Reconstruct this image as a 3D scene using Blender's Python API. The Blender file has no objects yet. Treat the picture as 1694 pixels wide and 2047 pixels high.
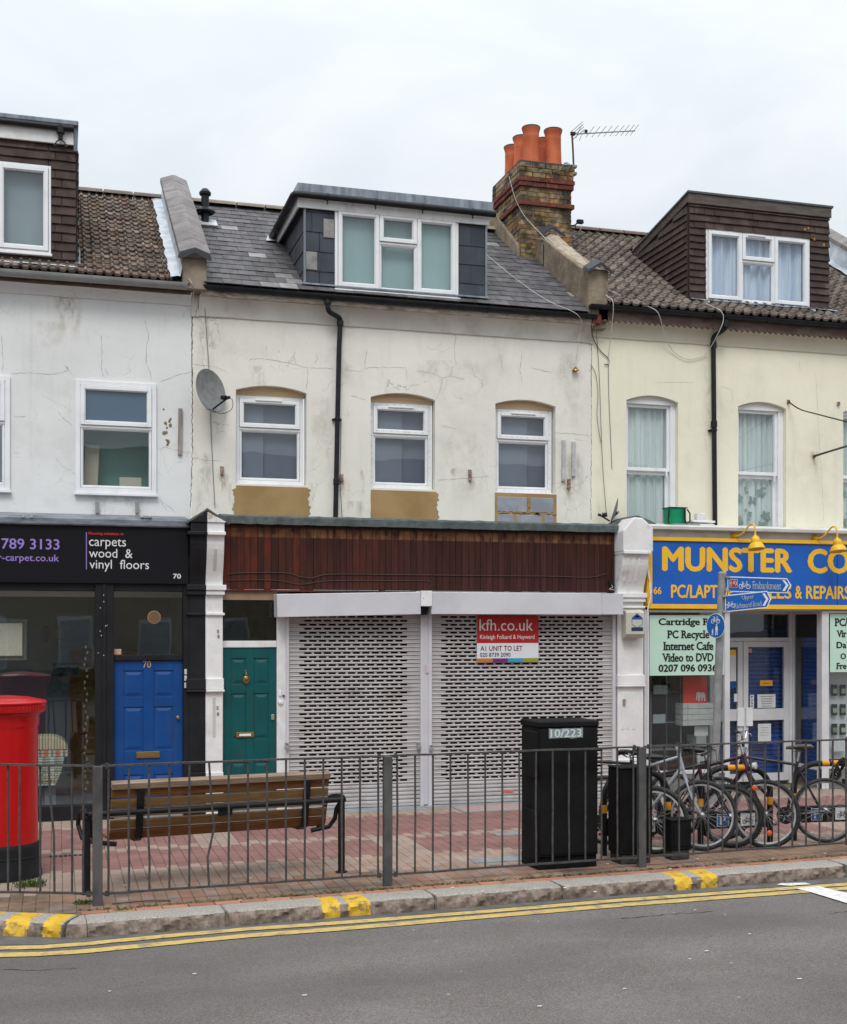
import bpy, bmesh, math, random
from mathutils import Vector, Matrix
random.seed(7)
S = bpy.context.scene
COL = S.collection
# ------------------------------------------------------------------ camera
TH = math.radians(16.3); CD = 16.2; CH = 2.38; FPX = 2500.0; CX = 847.0; HY = 1258.0
cam = bpy.data.objects.new('camera', bpy.data.cameras.new('camera')); COL.objects.link(cam)
cam.location = (0, -CD, CH); cam.rotation_euler = (math.radians(90), 0, -TH)
cam.data.sensor_fit = 'HORIZONTAL'; cam.data.sensor_width = 36; cam.data.lens = 36*FPX/1694
cam.data.shift_y = (HY-1023.5)/1694; cam.data.clip_start = .1; cam.data.clip_end = 6000
S.camera = cam
# ------------------------------------------------------------------ world, sun, exposure
SUN_EL, SUN_AZ = math.radians(52), math.radians(200)     # azimuth from +Y clockwise (sun behind, a bit left)
W = bpy.data.worlds.new('World'); S.world = W; W.use_nodes = True
nt = W.node_tree; nt.nodes.clear()
def N(nt, t, **k):
    n = nt.nodes.new(t)
    for a, b in k.items():
        if a.startswith('i_'):
            n.inputs[int(a[2:]) if a[2:].isdigit() else a[2:].replace('_', ' ')].default_value = b
        else: setattr(n, a, b)
    return n
def mixc(nt, fac, a, b, mode='MIX'):
    m = nt.nodes.new('ShaderNodeMix'); m.data_type = 'RGBA'; m.blend_type = mode
    for sock, val in ((m.inputs[0], fac), (m.inputs[6], a), (m.inputs[7], b)):
        if hasattr(val, 'is_output'): nt.links.new(val, sock)
        elif isinstance(val, (int, float)): sock.default_value = val if sock == m.inputs[0] else (val, val, val, 1)
        else: sock.default_value = (*val[:3], 1)
    return m.outputs[2]
def mth(nt, op, a, b=None, c=None, clamp=False):
    m = nt.nodes.new('ShaderNodeMath'); m.operation = op; m.use_clamp = clamp
    for i, val in enumerate((a, b, c)):
        if val is None: continue
        if hasattr(val, 'is_output'): nt.links.new(val, m.inputs[i])
        else: m.inputs[i].default_value = val
    return m.outputs[0]
def mrange(nt, v, a, b, c=0., d=1., smooth=False):
    m = nt.nodes.new('ShaderNodeMapRange'); m.clamp = True
    if smooth: m.interpolation_type = 'SMOOTHSTEP'
    nt.links.new(v, m.inputs[0])
    for i, x in enumerate((a, b, c, d)): m.inputs[i+1].default_value = x
    return m.outputs[0]
sky = N(nt, 'ShaderNodeTexSky', sky_type='NISHITA', sun_disc=False, sun_elevation=SUN_EL, sun_rotation=SUN_AZ)
sky.air_density = 1.0; sky.dust_density = 2.0
tc = N(nt, 'ShaderNodeTexCoord')
sep = N(nt, 'ShaderNodeSeparateXYZ'); nt.links.new(tc.outputs['Generated'], sep.inputs[0])
mp = N(nt, 'ShaderNodeMapping'); mp.inputs['Scale'].default_value = (1.6, 1.6, 3.6); mp.inputs['Location'].default_value = (3.1, .7, 1.3)
nt.links.new(tc.outputs['Generated'], mp.inputs[0])
no = N(nt, 'ShaderNodeTexNoise', i_Scale=2.6, i_Detail=7.0, i_Roughness=.55, i_Distortion=.5); nt.links.new(mp.outputs[0], no.inputs['Vector'])
f = mrange(nt, no.outputs[0], .34, .66, 0, 1, True)
cloud = mixc(nt, f, (7.2, 7.75, 8.25), (8.15, 8.5, 8.8))
grad = mth(nt, 'ADD', mth(nt, 'MULTIPLY', mth(nt, 'POWER', mth(nt, 'MAXIMUM', sep.outputs[2], 0.), 2.0), 1.75), .97)
cloud = mixc(nt, 1.0, cloud, grad, 'MULTIPLY')
allsky = mixc(nt, .93, sky.outputs[0], cloud)
bg = N(nt, 'ShaderNodeBackground', i_Strength=.1); nt.links.new(allsky, bg.inputs[0])
wo = N(nt, 'ShaderNodeOutputWorld'); nt.links.new(bg.outputs[0], wo.inputs[0])
sl = bpy.data.lights.new('sun', 'SUN'); sl.energy = 1.5; sl.angle = math.radians(20); sl.color = (1, .97, .93)
so = bpy.data.objects.new('sun', sl); COL.objects.link(so)
sd = Vector((math.sin(SUN_AZ)*math.cos(SUN_EL), math.cos(SUN_AZ)*math.cos(SUN_EL), math.sin(SUN_EL)))
so.rotation_euler = sd.to_track_quat('Z', 'Y').to_euler(); so.location = (0, -10, 30)
S.view_settings.view_transform = 'Standard'; S.view_settings.look = 'None'; S.view_settings.exposure = 0.0
S.view_settings.gamma = 1; S.view_settings.use_curve_mapping = False
S.render.engine = 'CYCLES'; S.cycles.max_bounces = 8; S.cycles.transparent_max_bounces = 12
# ------------------------------------------------------------------ projection helpers (photo pixel -> place)
def ray(u, v):
    a = (u-CX)/FPX; b = (HY-v)/FPX
    return Vector((math.sin(TH)+math.cos(TH)*a, math.cos(TH)-math.sin(TH)*a, b))
C0 = Vector((0, -CD, CH))
def P(u, v, y=0.):
    r = ray(u, v); return C0 + r*((y+CD)/r.y)
def G(u, v, z=0.):
    r = ray(u, v); return C0 + r*((z-CH)/r.z)
def X(u, y=0.): return P(u, HY, y).x
def Z(u, v, y=0.): return P(u, v, y).z
# ------------------------------------------------------------------ mesh builder
WM = {}
def wm(o): return WM.get(o.name, Matrix.Identity(4))
def link(o, parent=None, mat=None):
    COL.objects.link(o)
    if mat is not None: o.matrix_basis = mat; WM[o.name] = mat
    if parent is not None:
        o.parent = parent; o.matrix_parent_inverse = wm(parent).inverted()
    return o
def tag(o, label=None, cat=None, group=None, kind=None):
    if label: o['label'] = label
    if cat: o['category'] = cat
    if group: o['group'] = group
    if kind: o['kind'] = kind
    return o
def thing(name, label, cat, loc=(0, 0, 0), group=None, rz=0., mat=None):
    o = bpy.data.objects.new(name, None); o.empty_display_size = .2
    m = mat if mat is not None else Matrix.Translation(loc) @ Matrix.Rotation(rz, 4, 'Z')
    link(o, None, m); return tag(o, label, cat, group)
class MB:
    def __init__(s): s.v = []; s.f = []; s.mi = []; s.cur = 0
    def add(s, vs, fs):
        b = len(s.v); s.v += [tuple(p) for p in vs]; s.f += [tuple(b+i for i in q) for q in fs]; s.mi += [s.cur]*len(fs); return s
    def box(s, x0, x1, y0, y1, z0, z1):
        return s.add([(x, y, z) for z in (z0, z1) for y in (y0, y1) for x in (x0, x1)],
                     [(0, 2, 3, 1), (4, 5, 7, 6), (0, 1, 5, 4), (2, 6, 7, 3), (0, 4, 6, 2), (1, 3, 7, 5)])
    def obox(s, c, ax, ay, az, hx, hy, hz):
        c = Vector(c); ax = Vector(ax).normalized()*hx; ay = Vector(ay).normalized()*hy; az = Vector(az).normalized()*hz
        return s.add([c+ax*i+ay*j+az*k for k in (-1, 1) for j in (-1, 1) for i in (-1, 1)],
                     [(0, 2, 3, 1), (4, 5, 7, 6), (0, 1, 5, 4), (2, 6, 7, 3), (0, 4, 6, 2), (1, 3, 7, 5)])
    def bar(s, a, b, w, h, up=(0, 0, 1)):
        a = Vector(a); b = Vector(b); d = (b-a); n = d.cross(Vector(up)).normalized(); u = n.cross(d).normalized()
        return s.obox((a+b)/2, d, n, u, d.length/2, w/2, h/2)
    def poly(s, pts): return s.add(pts, [tuple(range(len(pts)))])
    def prism(s, pts, vec):
        n = len(pts); vec = Vector(vec); pts = [Vector(p) for p in pts]
        return s.add(pts+[p+vec for p in pts], [tuple(range(n))[::-1], tuple(range(n, 2*n))]+[(i, (i+1) % n, n+(i+1) % n, n+i) for i in range(n)])
    def tube(s, pts, r, n=8, closed=False, caps=True):
        pts = [Vector(p) for p in pts]; m = len(pts); rr = r if isinstance(r, (list, tuple)) else [r]*m
        vs = []; up = None
        for i in range(m):
            if closed: t = pts[(i+1) % m]-pts[i-1]
            else: t = pts[min(i+1, m-1)]-pts[max(i-1, 0)]
            t.normalize()
            if up is None:
                up = Vector((0, 0, 1)) if abs(t.z) < .9 else Vector((1, 0, 0))
            a = t.cross(up)
            if a.length < 1e-5: a = t.cross(Vector((1, .3, 0)))
            a.normalize(); b = a.cross(t).normalized(); up = b
            for k in range(n):
                q = 2*math.pi*k/n; vs.append(pts[i]+(a*math.cos(q)+b*math.sin(q))*rr[i])
        fs = []
        for i in range(m if closed else m-1):
            j = (i+1) % m
            for k in range(n): fs.append((i*n+k, i*n+(k+1) % n, j*n+(k+1) % n, j*n+k))
        if caps and not closed: fs += [tuple(range(n))[::-1], tuple(range((m-1)*n, m*n))]
        return s.add(vs, fs)
    def lathe(s, prof, c=(0, 0, 0), n=24, sx=1, sy=1, ax=None):
        """prof: (radius, height); ax: (ex, ey, ez) frame"""
        c = Vector(c); ex, ey, ez = ax or (Vector((1, 0, 0)), Vector((0, 1, 0)), Vector((0, 0, 1)))
        vs = []; m = len(prof)
        for r, z in prof:
            for k in range(n):
                q = 2*math.pi*k/n; vs.append(c+ex*(r*sx*math.cos(q))+ey*(r*sy*math.sin(q))+ez*z)
        fs = [(i*n+k, i*n+(k+1) % n, (i+1)*n+(k+1) % n, (i+1)*n+k) for i in range(m-1) for k in range(n)]
        if prof[0][0] > 1e-6: fs.append(tuple(range(n))[::-1])
        if prof[-1][0] > 1e-6: fs.append(tuple(range((m-1)*n, m*n)))
        return s.add(vs, fs)
    def mesh(s, name, mats, smooth=False):
        me = bpy.data.meshes.new(name); me.from_pydata(s.v, [], s.f)
        if not isinstance(mats, (list, tuple)): mats = [mats]
        for m in mats: me.materials.append(m)
        if len(mats) > 1: me.polygons.foreach_set('material_index', s.mi)
        bm = bmesh.new(); bm.from_mesh(me)
        bmesh.ops.recalc_face_normals(bm, faces=bm.faces); bm.to_mesh(me); bm.free()
        if smooth:
            me.shade_smooth(); me.set_sharp_from_angle(angle=math.radians(38))
        me.update(); return me
    def build(s, name, mats, parent=None, smooth=False, bevel=0, mat=None, seg=1):
        o = bpy.data.objects.new(name, s.mesh(name, mats, smooth)); link(o, parent, mat)
        if bevel:
            b = o.modifiers.new('bevel', 'BEVEL'); b.width = bevel; b.segments = seg; b.limit_method = 'ANGLE'; b.angle_limit = math.radians(40)
        return o
def inst(name, me, parent, mat):
    o = bpy.data.objects.new(name, me); link(o, parent, mat); return o
def box(name, m, parent, *a, bevel=0): return MB().box(*a).build(name, m, parent, bevel=bevel)
# ------------------------------------------------------------------ materials
def c255(r, g, b):
    f = lambda c: (c/255/12.92) if c/255 < .04045 else ((c/255+.055)/1.055)**2.4
    return (f(r), f(g), f(b))
def M(name, col, col2=None, scale=5, rough=.6, metal=0., bump=0., bscale=40, rnd=0., spec=.32, coat=0., stretch=(1, 1, 1), lo=.38, hi=.62,
      dirt=None, dirtamt=.5, dscale=1.5, dstretch=(1, 1, 1), dlo=.5, dhi=.75, detail=6, hue=0., bdist=.004):
    m = bpy.data.materials.new(name); m.use_nodes = True; t = m.node_tree; b = t.nodes['Principled BSDF']
    b.inputs['Roughness'].default_value = rough; b.inputs['Metallic'].default_value = metal
    b.inputs['Specular IOR Level'].default_value = spec; b.inputs['Coat Weight'].default_value = coat
    b.inputs['Coat Roughness'].default_value = .12
    g = N(t, 'ShaderNodeNewGeometry'); pos = g.outputs['Position']
    def noise(sc, st, det=detail, w=.55):
        mp = N(t, 'ShaderNodeMapping'); mp.inputs['Scale'].default_value = st; t.links.new(pos, mp.inputs[0])
        n = N(t, 'ShaderNodeTexNoise', i_Scale=float(sc), i_Detail=float(det), i_Roughness=w); t.links.new(mp.outputs[0], n.inputs['Vector']); return n.outputs[0]
    out = None
    if col2 is not None: out = mixc(t, mrange(t, noise(scale, stretch), lo, hi), col, col2)
    if dirt is not None:
        fac = mth(t, 'MULTIPLY', mrange(t, noise(dscale, dstretch, 8, .65), dlo, dhi, 0, 1, True), dirtamt)
        out = mixc(t, fac, out if out is not None else col, dirt)
    if rnd or hue:
        oi = N(t, 'ShaderNodeObjectInfo'); h = N(t, 'ShaderNodeHueSaturation')
        t.links.new(mrange(t, oi.outputs['Random'], 0, 1, 1-rnd, 1+rnd), h.inputs['Value'])
        if hue:
            r2 = mth(t, 'FRACT', mth(t, 'MULTIPLY', oi.outputs['Random'], 7.31))
            t.links.new(mrange(t, r2, 0, 1, .5-hue, .5+hue), h.inputs['Hue'])
            r3 = mth(t, 'FRACT', mth(t, 'MULTIPLY', oi.outputs['Random'], 13.7))
            t.links.new(mrange(t, r3, 0, 1, .7, 1.15), h.inputs['Saturation'])
        if out is not None: t.links.new(out, h.inputs['Color'])
        else: h.inputs['Color'].default_value = (*col, 1)
        out = h.outputs[0]
    if out is None: b.inputs['Base Color'].default_value = (*col, 1)
    else: t.links.new(out, b.inputs['Base Color'])
    if bump:
        bp = N(t, 'ShaderNodeBump', i_Strength=bump, i_Distance=bdist); t.links.new(noise(bscale, stretch, 5), bp.inputs['Height']); t.links.new(bp.outputs[0], b.inputs['Normal'])
    m['b'] = 1
    return m
def stucco(name, col, crack=.6, warm=(.55, .47, .33), smudge=(.42, .41, .38), lift=1.0):
    m = bpy.data.materials.new(name); m.use_nodes = True; t = m.node_tree; b = t.nodes['Principled BSDF']; b.inputs['Roughness'].default_value = .85
    b.inputs['Specular IOR Level'].default_value = .3
    g = N(t, 'ShaderNodeNewGeometry'); pos = g.outputs['Position']
    def noise(sc, st=(1, 1, 1), det=7, w=.6, dist=0.):
        mp = N(t, 'ShaderNodeMapping'); mp.inputs['Scale'].default_value = st; t.links.new(pos, mp.inputs[0])
        n = N(t, 'ShaderNodeTexNoise', i_Scale=float(sc), i_Detail=float(det), i_Roughness=w, i_Distortion=dist); t.links.new(mp.outputs[0], n.inputs['Vector']); return n
    c = mixc(t, mrange(t, noise(.9).outputs[0], .3, .7), tuple(x*.93 for x in col), tuple(min(.92, x*1.05) for x in col))
    c = mixc(t, mth(t, 'MULTIPLY', mrange(t, noise(1.6, (1, 1, .45), 9, .7).outputs[0], .54, .8, 0, 1, True), .42), c, smudge)
    c = mixc(t, mth(t, 'MULTIPLY', mrange(t, noise(3.0, (2.2, 1, .25), 8, .6).outputs[0], .58, .82, 0, 1, True), .45), c, warm)
    c = mixc(t, mth(t, 'MULTIPLY', mrange(t, noise(26, (1, 1, 1), 3, .6).outputs[0], .66, .76), .2), c, smudge)
    c = mixc(t, mth(t, 'MULTIPLY', mrange(t, noise(3.1, (2.0, 1, .16), 9, .72).outputs[0], .5, .78, 0, 1, True), .15), c, smudge)
    c = mixc(t, mth(t, 'MULTIPLY', mrange(t, noise(.55, (1, 1, 1.3), 10, .72).outputs[0], .47, .72, 0, 1, True), .26), c, tuple(q*.8 for q in smudge))
    # cracks: edges of two warped cell patterns, only here and there
    h = None
    for sc, seed, amt in ((1.15, 0., crack), (2.9, 5., crack*.75)):
        n = noise(3.3, (1, 1, 1), 5, .6); cmb = N(t, 'ShaderNodeVectorMath', operation='SCALE'); cmb.inputs['Scale'].default_value = .32
        t.links.new(n.outputs['Color'], cmb.inputs[0]); ad = N(t, 'ShaderNodeVectorMath', operation='ADD'); t.links.new(pos, ad.inputs[0]); t.links.new(cmb.outputs[0], ad.inputs[1])
        ad2 = N(t, 'ShaderNodeVectorMath', operation='ADD'); t.links.new(ad.outputs[0], ad2.inputs[0]); ad2.inputs[1].default_value = (seed, seed*2, seed*.7)
        vo = N(t, 'ShaderNodeTexVoronoi', feature='DISTANCE_TO_EDGE', i_Scale=sc); t.links.new(ad2.outputs[0], vo.inputs['Vector'])
        e = mrange(t, vo.outputs['Distance'], 0.0, .0042*sc, 1, 0)
        mask = mrange(t, noise(1.3+seed*.1, (1, 1, 1), 3).outputs[0], .54, .62)
        e = mth(t, 'MULTIPLY', mth(t, 'MULTIPLY', e, mask), amt)
        c = mixc(t, e, c, (.17, .16, .14)); h = e if h is None else mth(t, 'ADD', h, e)
    t.links.new(c, b.inputs['Base Color'])
    hh = mth(t, 'SUBTRACT', mth(t, 'ADD', mth(t, 'MULTIPLY', noise(60).outputs[0], .12), mth(t, 'MULTIPLY', noise(5).outputs[0], .8)), h)
    bp = N(t, 'ShaderNodeBump', i_Strength=.55, i_Distance=.012); t.links.new(hh, bp.inputs['Height']); t.links.new(bp.outputs[0], b.inputs['Normal'])
    return m
def glass(name, tint=(.82, .88, .87), refl=1.0, rough=.0):
    m = bpy.data.materials.new(name); m.use_nodes = True; t = m.node_tree; t.nodes.remove(t.nodes['Principled BSDF'])
    tr = N(t, 'ShaderNodeBsdfTransparent'); tr.inputs[0].default_value = (*tint, 1)
    gl = N(t, 'ShaderNodeBsdfGlossy'); gl.inputs['Roughness'].default_value = rough; gl.inputs[0].default_value = (.95, .97, 1, 1)
    lw = N(t, 'ShaderNodeLayerWeight', i_Blend=.5); mx = N(t, 'ShaderNodeMixShader')
    g = N(t, 'ShaderNodeNewGeometry'); n = N(t, 'ShaderNodeTexNoise', i_Scale=1.1, i_Detail=2.); t.links.new(g.outputs['Position'], n.inputs['Vector'])
    bp = N(t, 'ShaderNodeBump', i_Strength=.12, i_Distance=.02); t.links.new(n.outputs[0], bp.inputs['Height']); t.links.new(bp.outputs[0], gl.inputs['Normal'])
    t.links.new(mth(t, 'ADD', mth(t, 'MULTIPLY', mth(t, 'POWER', lw.outputs[1], 5.), .9), .045*refl, clamp=True), mx.inputs[0]); t.links.new(tr.outputs[0], mx.inputs[1]); t.links.new(gl.outputs[0], mx.inputs[2])
    t.links.new(mx.outputs[0], t.nodes['Material Output'].inputs[0]); return m
m_wall70 = stucco('render_white', (.73, .735, .73), .38)
m_wall68 = stucco('render_cream', (.745, .725, .655), .55)
m_wall66 = stucco('render_yellow', (.79, .76, .61), .13, smudge=(.5, .48, .38))
m_cove = M('cove_plaster', (.56, .54, .50), (.66, .64, .59), 2, .9, dirt=(.34, .28, .21), dirtamt=.7, dscale=1.8, dstretch=(1, 1, .5), dlo=.5, dhi=.72, bump=.3, bscale=30)
m_cove66 = M('cove_plaster_cream', (.60, .57, .45), (.66, .63, .51), 2, .9, dirt=(.42, .37, .27), dirtamt=.4, bump=.2, bscale=30)
m_upvc = M('upvc_white', (.74, .75, .77), (.80, .81, .82), 3, .35, dirt=(.5, .5, .48), dirtamt=.3, dscale=5)
m_oldwhite = M('painted_timber_white', (.66, .66, .65), (.74, .74, .74), 6, .55, dirt=(.36, .33, .28), dirtamt=.6, dscale=4, dstretch=(1, 1, .4), bump=.15)
m_grey = M('lead_grey', (.13, .15, .18), (.25, .285, .33), 3, .5, stretch=(3, 3, .6), dirt=(.10, .13, .18), dirtamt=.8, dscale=3, dstretch=(4, 1, .4))
m_flash = M('lead_flashing', (.38, .41, .45), (.56, .60, .64), 5, .4, metal=.2, bump=.5, bscale=14, bdist=.02)
m_gutterg = M('gutter_grey', (.24, .25, .24), (.30, .31, .30), 4, .45)
m_black = M('black_pipe', (.009, .010, .012), (.015, .016, .019), 8, .45, spec=.25)
m_blackp = M('black_paint', (.010, .010, .012), (.015, .015, .018), 3, .5, spec=.22, bump=.08, bscale=60)
m_signblk = M('sign_black', (.006, .006, .009), None, rough=.5, spec=.18)
m_slate = M('slate', (.060, .056, .062), (.105, .098, .102), 9, .62, rnd=.28, bump=.35, bscale=50, hue=.015, stretch=(1, .6, .6))
m_slatelight = M('slate_pale', (.19, .18, .18), (.27, .26, .25), 9, .6, rnd=.2, bump=.3)
m_slateclad = M('slate_cladding', (.033, .038, .050), (.050, .056, .072), 4, .4, rnd=.22, bump=.15)
m_tile70 = M('concrete_tile_brown', (.055, .040, .032), (.20, .145, .108), 8, .85, rnd=.35, bump=.4, bscale=60, hue=.01, dirt=(.05, .04, .03), dirtamt=.7, dscale=9)
m_tile66 = M('concrete_tile_grey', (.075, .058, .048), (.185, .152, .128), 7, .85, rnd=.28, bump=.4, bscale=60, dirt=(.06, .045, .035), dirtamt=.7, dscale=8)
m_tilehung = M('hung_tile_brown', (.040, .026, .022), (.060, .040, .034), 6, .75, rnd=.25, bump=.3, dirt=(.19, .16, .14), dirtamt=.5, dscale=3.0, dlo=.58, dhi=.75)
m_ridge = M('ridge_tile', (.13, .11, .095), (.19, .16, .14), 5, .85, rnd=.15, bump=.3)
m_render = M('cement_render', (.17, .135, .095), (.28, .225, .16), 5, .9, bump=.7, bscale=25, dirt=(.13, .105, .08), dirtamt=.7, dscale=3, bdist=.015)
m_renderg = M('pillar_render', (.22, .175, .135), (.29, .235, .185), 6, .9, bump=.4, bscale=40)
m_coping = M('stone_coping', (.16, .145, .145), (.23, .21, .205), 5, .75, rnd=.15, bump=.3)
m_copdark = M('slate_cap', (.035, .038, .045), None, rough=.5)
m_stock = M('stock_brick', (.155, .100, .045), (.33, .215, .095), 16, .9, rnd=.38, bump=.6, bscale=50, hue=.02, dirt=(.030, .024, .020), dirtamt=.9, dscale=3.0, dlo=.44, dhi=.60)
m_redbrick = M('red_brick', (.105, .028, .020), (.175, .046, .030), 14, .85, rnd=.3, bump=.5, bscale=50, dirt=(.05, .03, .025), dirtamt=.8, dscale=4)
m_mortar = M('mortar', (.24, .20, .15), (.36, .31, .24), 12, .95, bump=.4)
m_pot = M('terracotta', (.44, .095, .035), (.55, .14, .055), 4, .7, stretch=(1, 1, .6), dirt=(.30, .08, .04), dirtamt=.5, dscale=6, bump=.15, rnd=.08)
m_potrim = M('sooty_rim', (.06, .06, .06), None, rough=.8)
m_plaster = M('raw_plaster', (.29, .185, .080), (.36, .24, .11), 2.2, .85, bump=.3, bscale=18, dirt=(.30, .19, .07), dirtamt=.6, dscale=1.6)
m_block = M('concrete_block', (.24, .26, .30), (.31, .33, .37), 5, .9, rnd=.08, bump=.4)
m_pine = M('pine', (.52, .36, .21), (.62, .45, .28), 6, .6, stretch=(.3, 1, 6))
m_felt = M('roof_felt', (.075, .092, .092), (.115, .135, .135), 12, .9, bump=.6, bscale=60, dirt=(.04, .04, .04), dirtamt=.6)
m_teal = M('teal_paint', (.001, .070, .074), (.002, .082, .086), 3, .38, bump=.12, bscale=50, dirt=(.03, .05, .045), dirtamt=.55, dscale=3, dstretch=(2, 1, .5), spec=.4)
m_blue = M('blue_paint', (.002, .048, .200), (.003, .060, .235), 3, .38, bump=.14, bscale=50, dirt=(.04, .06, .12), dirtamt=.55, dscale=3, dstretch=(2, 1, .5), spec=.4)
m_brass = M('brass', (.42, .27, .09), (.34, .21, .07), 20, .35, metal=.8)
m_alu = M('shutter_metal', (.40, .38, .38), (.46, .44, .44), 3, .42, dirt=(.22, .19, .175), dirtamt=.6, dscale=2.2, dstretch=(1, 1, 1.6), rnd=.05)
m_alubox = M('shutter_box_paint', (.52, .515, .545), (.58, .575, .605), 1.5, .38, dirt=(.42, .41, .42), dirtamt=.35, dscale=2)
m_room = M('dark_interior', (.045, .042, .040), (.075, .065, .055), 2, .9)
m_roomb = M('room_wall_blue', (.17, .215, .25), None, rough=.9)
m_wpaint = M('masonry_paint_white', (.68, .67, .66), (.76, .75, .745), 4, .5, bump=.35, bscale=20, dirt=(.38, .33, .27), dirtamt=.55, dscale=3.2, dlo=.56, dhi=.74, bdist=.01)
m_steel = M('galvanised', (.27, .275, .28), (.34, .345, .35), 12, .5, metal=.35)
m_rail = M('rail_paint', (.050, .048, .047), (.080, .076, .074), 18, .5, metal=.1, dirt=(.11, .09, .075), dirtamt=.45, dscale=14, bump=.1)
m_asph = None
# ================================================================== GROUND, ROAD, KERB, PAVEMENT
K1 = G(163, 1829); K2 = G(1694, 1716); EK = (K2-K1).normalized(); NK = Vector((EK.y, -EK.x, 0))   # NK points to the road
if NK.y > 0: NK = -NK
RZ = -.125
def asphalt():
    m = M('asphalt', (.118, .104, .098), (.155, .138, .131), 1.2, .85, bump=.5, bscale=260, bdist=.004, dirt=(.065, .06, .058), dirtamt=.55, dscale=.9, dlo=.5, dhi=.8)
    t = m.node_tree; b = t.nodes['Principled BSDF']; src = b.inputs['Base Color'].links[0].from_socket
    g = N(t, 'ShaderNodeNewGeometry')
    v = N(t, 'ShaderNodeTexVoronoi', i_Scale=135.); t.links.new(g.outputs['Position'], v.inputs['Vector'])
    r = N(t, 'ShaderNodeSeparateColor'); t.links.new(v.outputs['Color'], r.inputs[0])
    c = mixc(t, mrange(t, r.outputs[0], .35, 1.0, 0, .6), src, (.27, .245, .23))
    c = mixc(t, mrange(t, r.outputs[1], .5, 1.0, 0, .7), c, (.045, .041, .040))
    n = N(t, 'ShaderNodeTexNoise', i_Scale=.55, i_Detail=6.); mp = N(t, 'ShaderNodeMapping'); mp.inputs['Rotation'].default_value = (0, 0, -math.atan2(EK.y, EK.x)); mp.inputs['Scale'].default_value = (.35, 1.6, 1)
    t.links.new(g.outputs['Position'], mp.inputs[0]); t.links.new(mp.outputs[0], n.inputs['Vector'])
    c = mixc(t, mrange(t, n.outputs[0], .40, .66, 0, .55), c, (.078, .071, .067))
    # sparse light specks trodden into the surface
    v2 = N(t, 'ShaderNodeTexVoronoi', i_Scale=2.6); t.links.new(g.outputs['Position'], v2.inputs['Vector'])
    c = mixc(t, mth(t, 'MULTIPLY', mth(t, 'LESS_THAN', v2.outputs['Distance'], .035), .6), c, (.40, .40, .40))
    t.links.new(c, b.inputs['Base Color']); return m
m_asph = asphalt()
m_gutt = M('gutter_asphalt', (.090, .084, .081), (.125, .117, .113), 6, .9, bump=.6, bscale=180)
m_granite = M('granite_kerb', (.235, .215, .19), (.36, .335, .30), 55, .8, bump=.8, bscale=45, bdist=.006, dirt=(.20, .17, .145), dirtamt=.6, dscale=3.6, dlo=.48, dhi=.72)
m_granface = M('granite_kerb_face', (.13, .095, .075), (.26, .205, .17), 14, .85, bump=.9, bscale=24, bdist=.012, dirt=(.065, .052, .044), dirtamt=.7, dscale=9, dlo=.46, dhi=.70)
m_yel = M('road_yellow', (.46, .33, .10), (.53, .39, .14), 20, .7, bump=.3, bscale=120, dirt=(.20, .17, .12), dirtamt=.8, dscale=7, dlo=.48, dhi=.68)
m_kyel = M('kerb_yellow', (.56, .345, .02), (.64, .40, .035), 8, .6, bump=.7, bscale=40, dirt=(.16, .12, .07), dirtamt=.9, dscale=9, dlo=.5, dhi=.66, bdist=.006)
m_wline = M('road_white', (.58, .58, .57), (.68, .68, .67), 20, .7, dirt=(.22, .21, .2), dirtamt=.7, dscale=8)
tag(MB().poly([(-3000, -3000, -.3), (3000, -3000, -.3), (3000, 3000, -.3), (-3000, 3000, -.3)]).build('ground', m_gutt), kind='structure')
road = MB()
a0 = K1+NK*.29-EK*60; a1 = K1+NK*.29+EK*90
road.poly([(a0.x, a0.y, RZ), (a1.x, a1.y, RZ), (a1.x, -60, RZ), (a0.x, -60, RZ)])
tag(road.build('road', m_asph), kind='structure')
# darker channel strip between kerb and yellow lines
gs = MB(); p0 = K1+NK*.28-EK*6; p1 = K1+NK*.28+EK*40
g2 = [G(u, v, RZ) for u, v in ((-300, 1893), (0, 1890), (83, 1889), (165, 1884), (331, 1868), (700, 1841), (994, 1817), (1242, 1796), (1694, 1764), (2200, 1728))]
gs.add([(p.x, p.y, RZ+.003) for p in g2]+[(p.x-NK.x*.75, p.y-NK.y*.75, RZ+.003) for p in g2], [(i, i+1, len(g2)+i+1, len(g2)+i) for i in range(len(g2)-1)])
tag(gs.build('road_channel', m_gutt), kind='structure')
def strip(pts, w, z, name, m, parent=None):
    c = [G(u, v, RZ) for u, v in pts]; mb = MB(); vs = []
    # resample for slightly uneven edges
    q = []
    for a, b in zip(c, c[1:]):
        n = max(2, int((b-a).length/.07))
        q += [a.lerp(b, i/n) for i in range(n)]
    q.append(c[-1]); n = len(q)
    for i, p in enumerate(q):
        d = (q[min(i+1, n-1)]-q[max(0, i-1)]).normalized(); s = Vector((-d.y, d.x, 0))
        for k in (-1, 1): vs.append((*(p+s*k*(w/2+random.uniform(-.004, .004)))[:2], z))
    mb.add(vs, [(2*i, 2*i+2, 2*i+3, 2*i+1) for i in range(n-1)])
    return mb.build(name, m, parent)
L1 = [(-300, 1900), (0, 1897), (83, 1895), (165, 1889), (331, 1873), (496, 1859), (700, 1845), (994, 1822), (1242, 1801), (1694, 1769), (2300, 1727)]
L2 = [(-300, 1915), (0, 1911), (83, 1909), (165, 1904), (331, 1888), (496, 1872), (700, 1857), (994, 1832), (1242, 1811), (1694, 1777), (2300, 1734)]
yl = thing('double_yellow_lines', 'pair of worn yellow no-parking lines painted along the road edge', 'road marking', G(700, 1850, RZ)); yl['kind'] = 'structure'
del yl['category']
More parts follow.
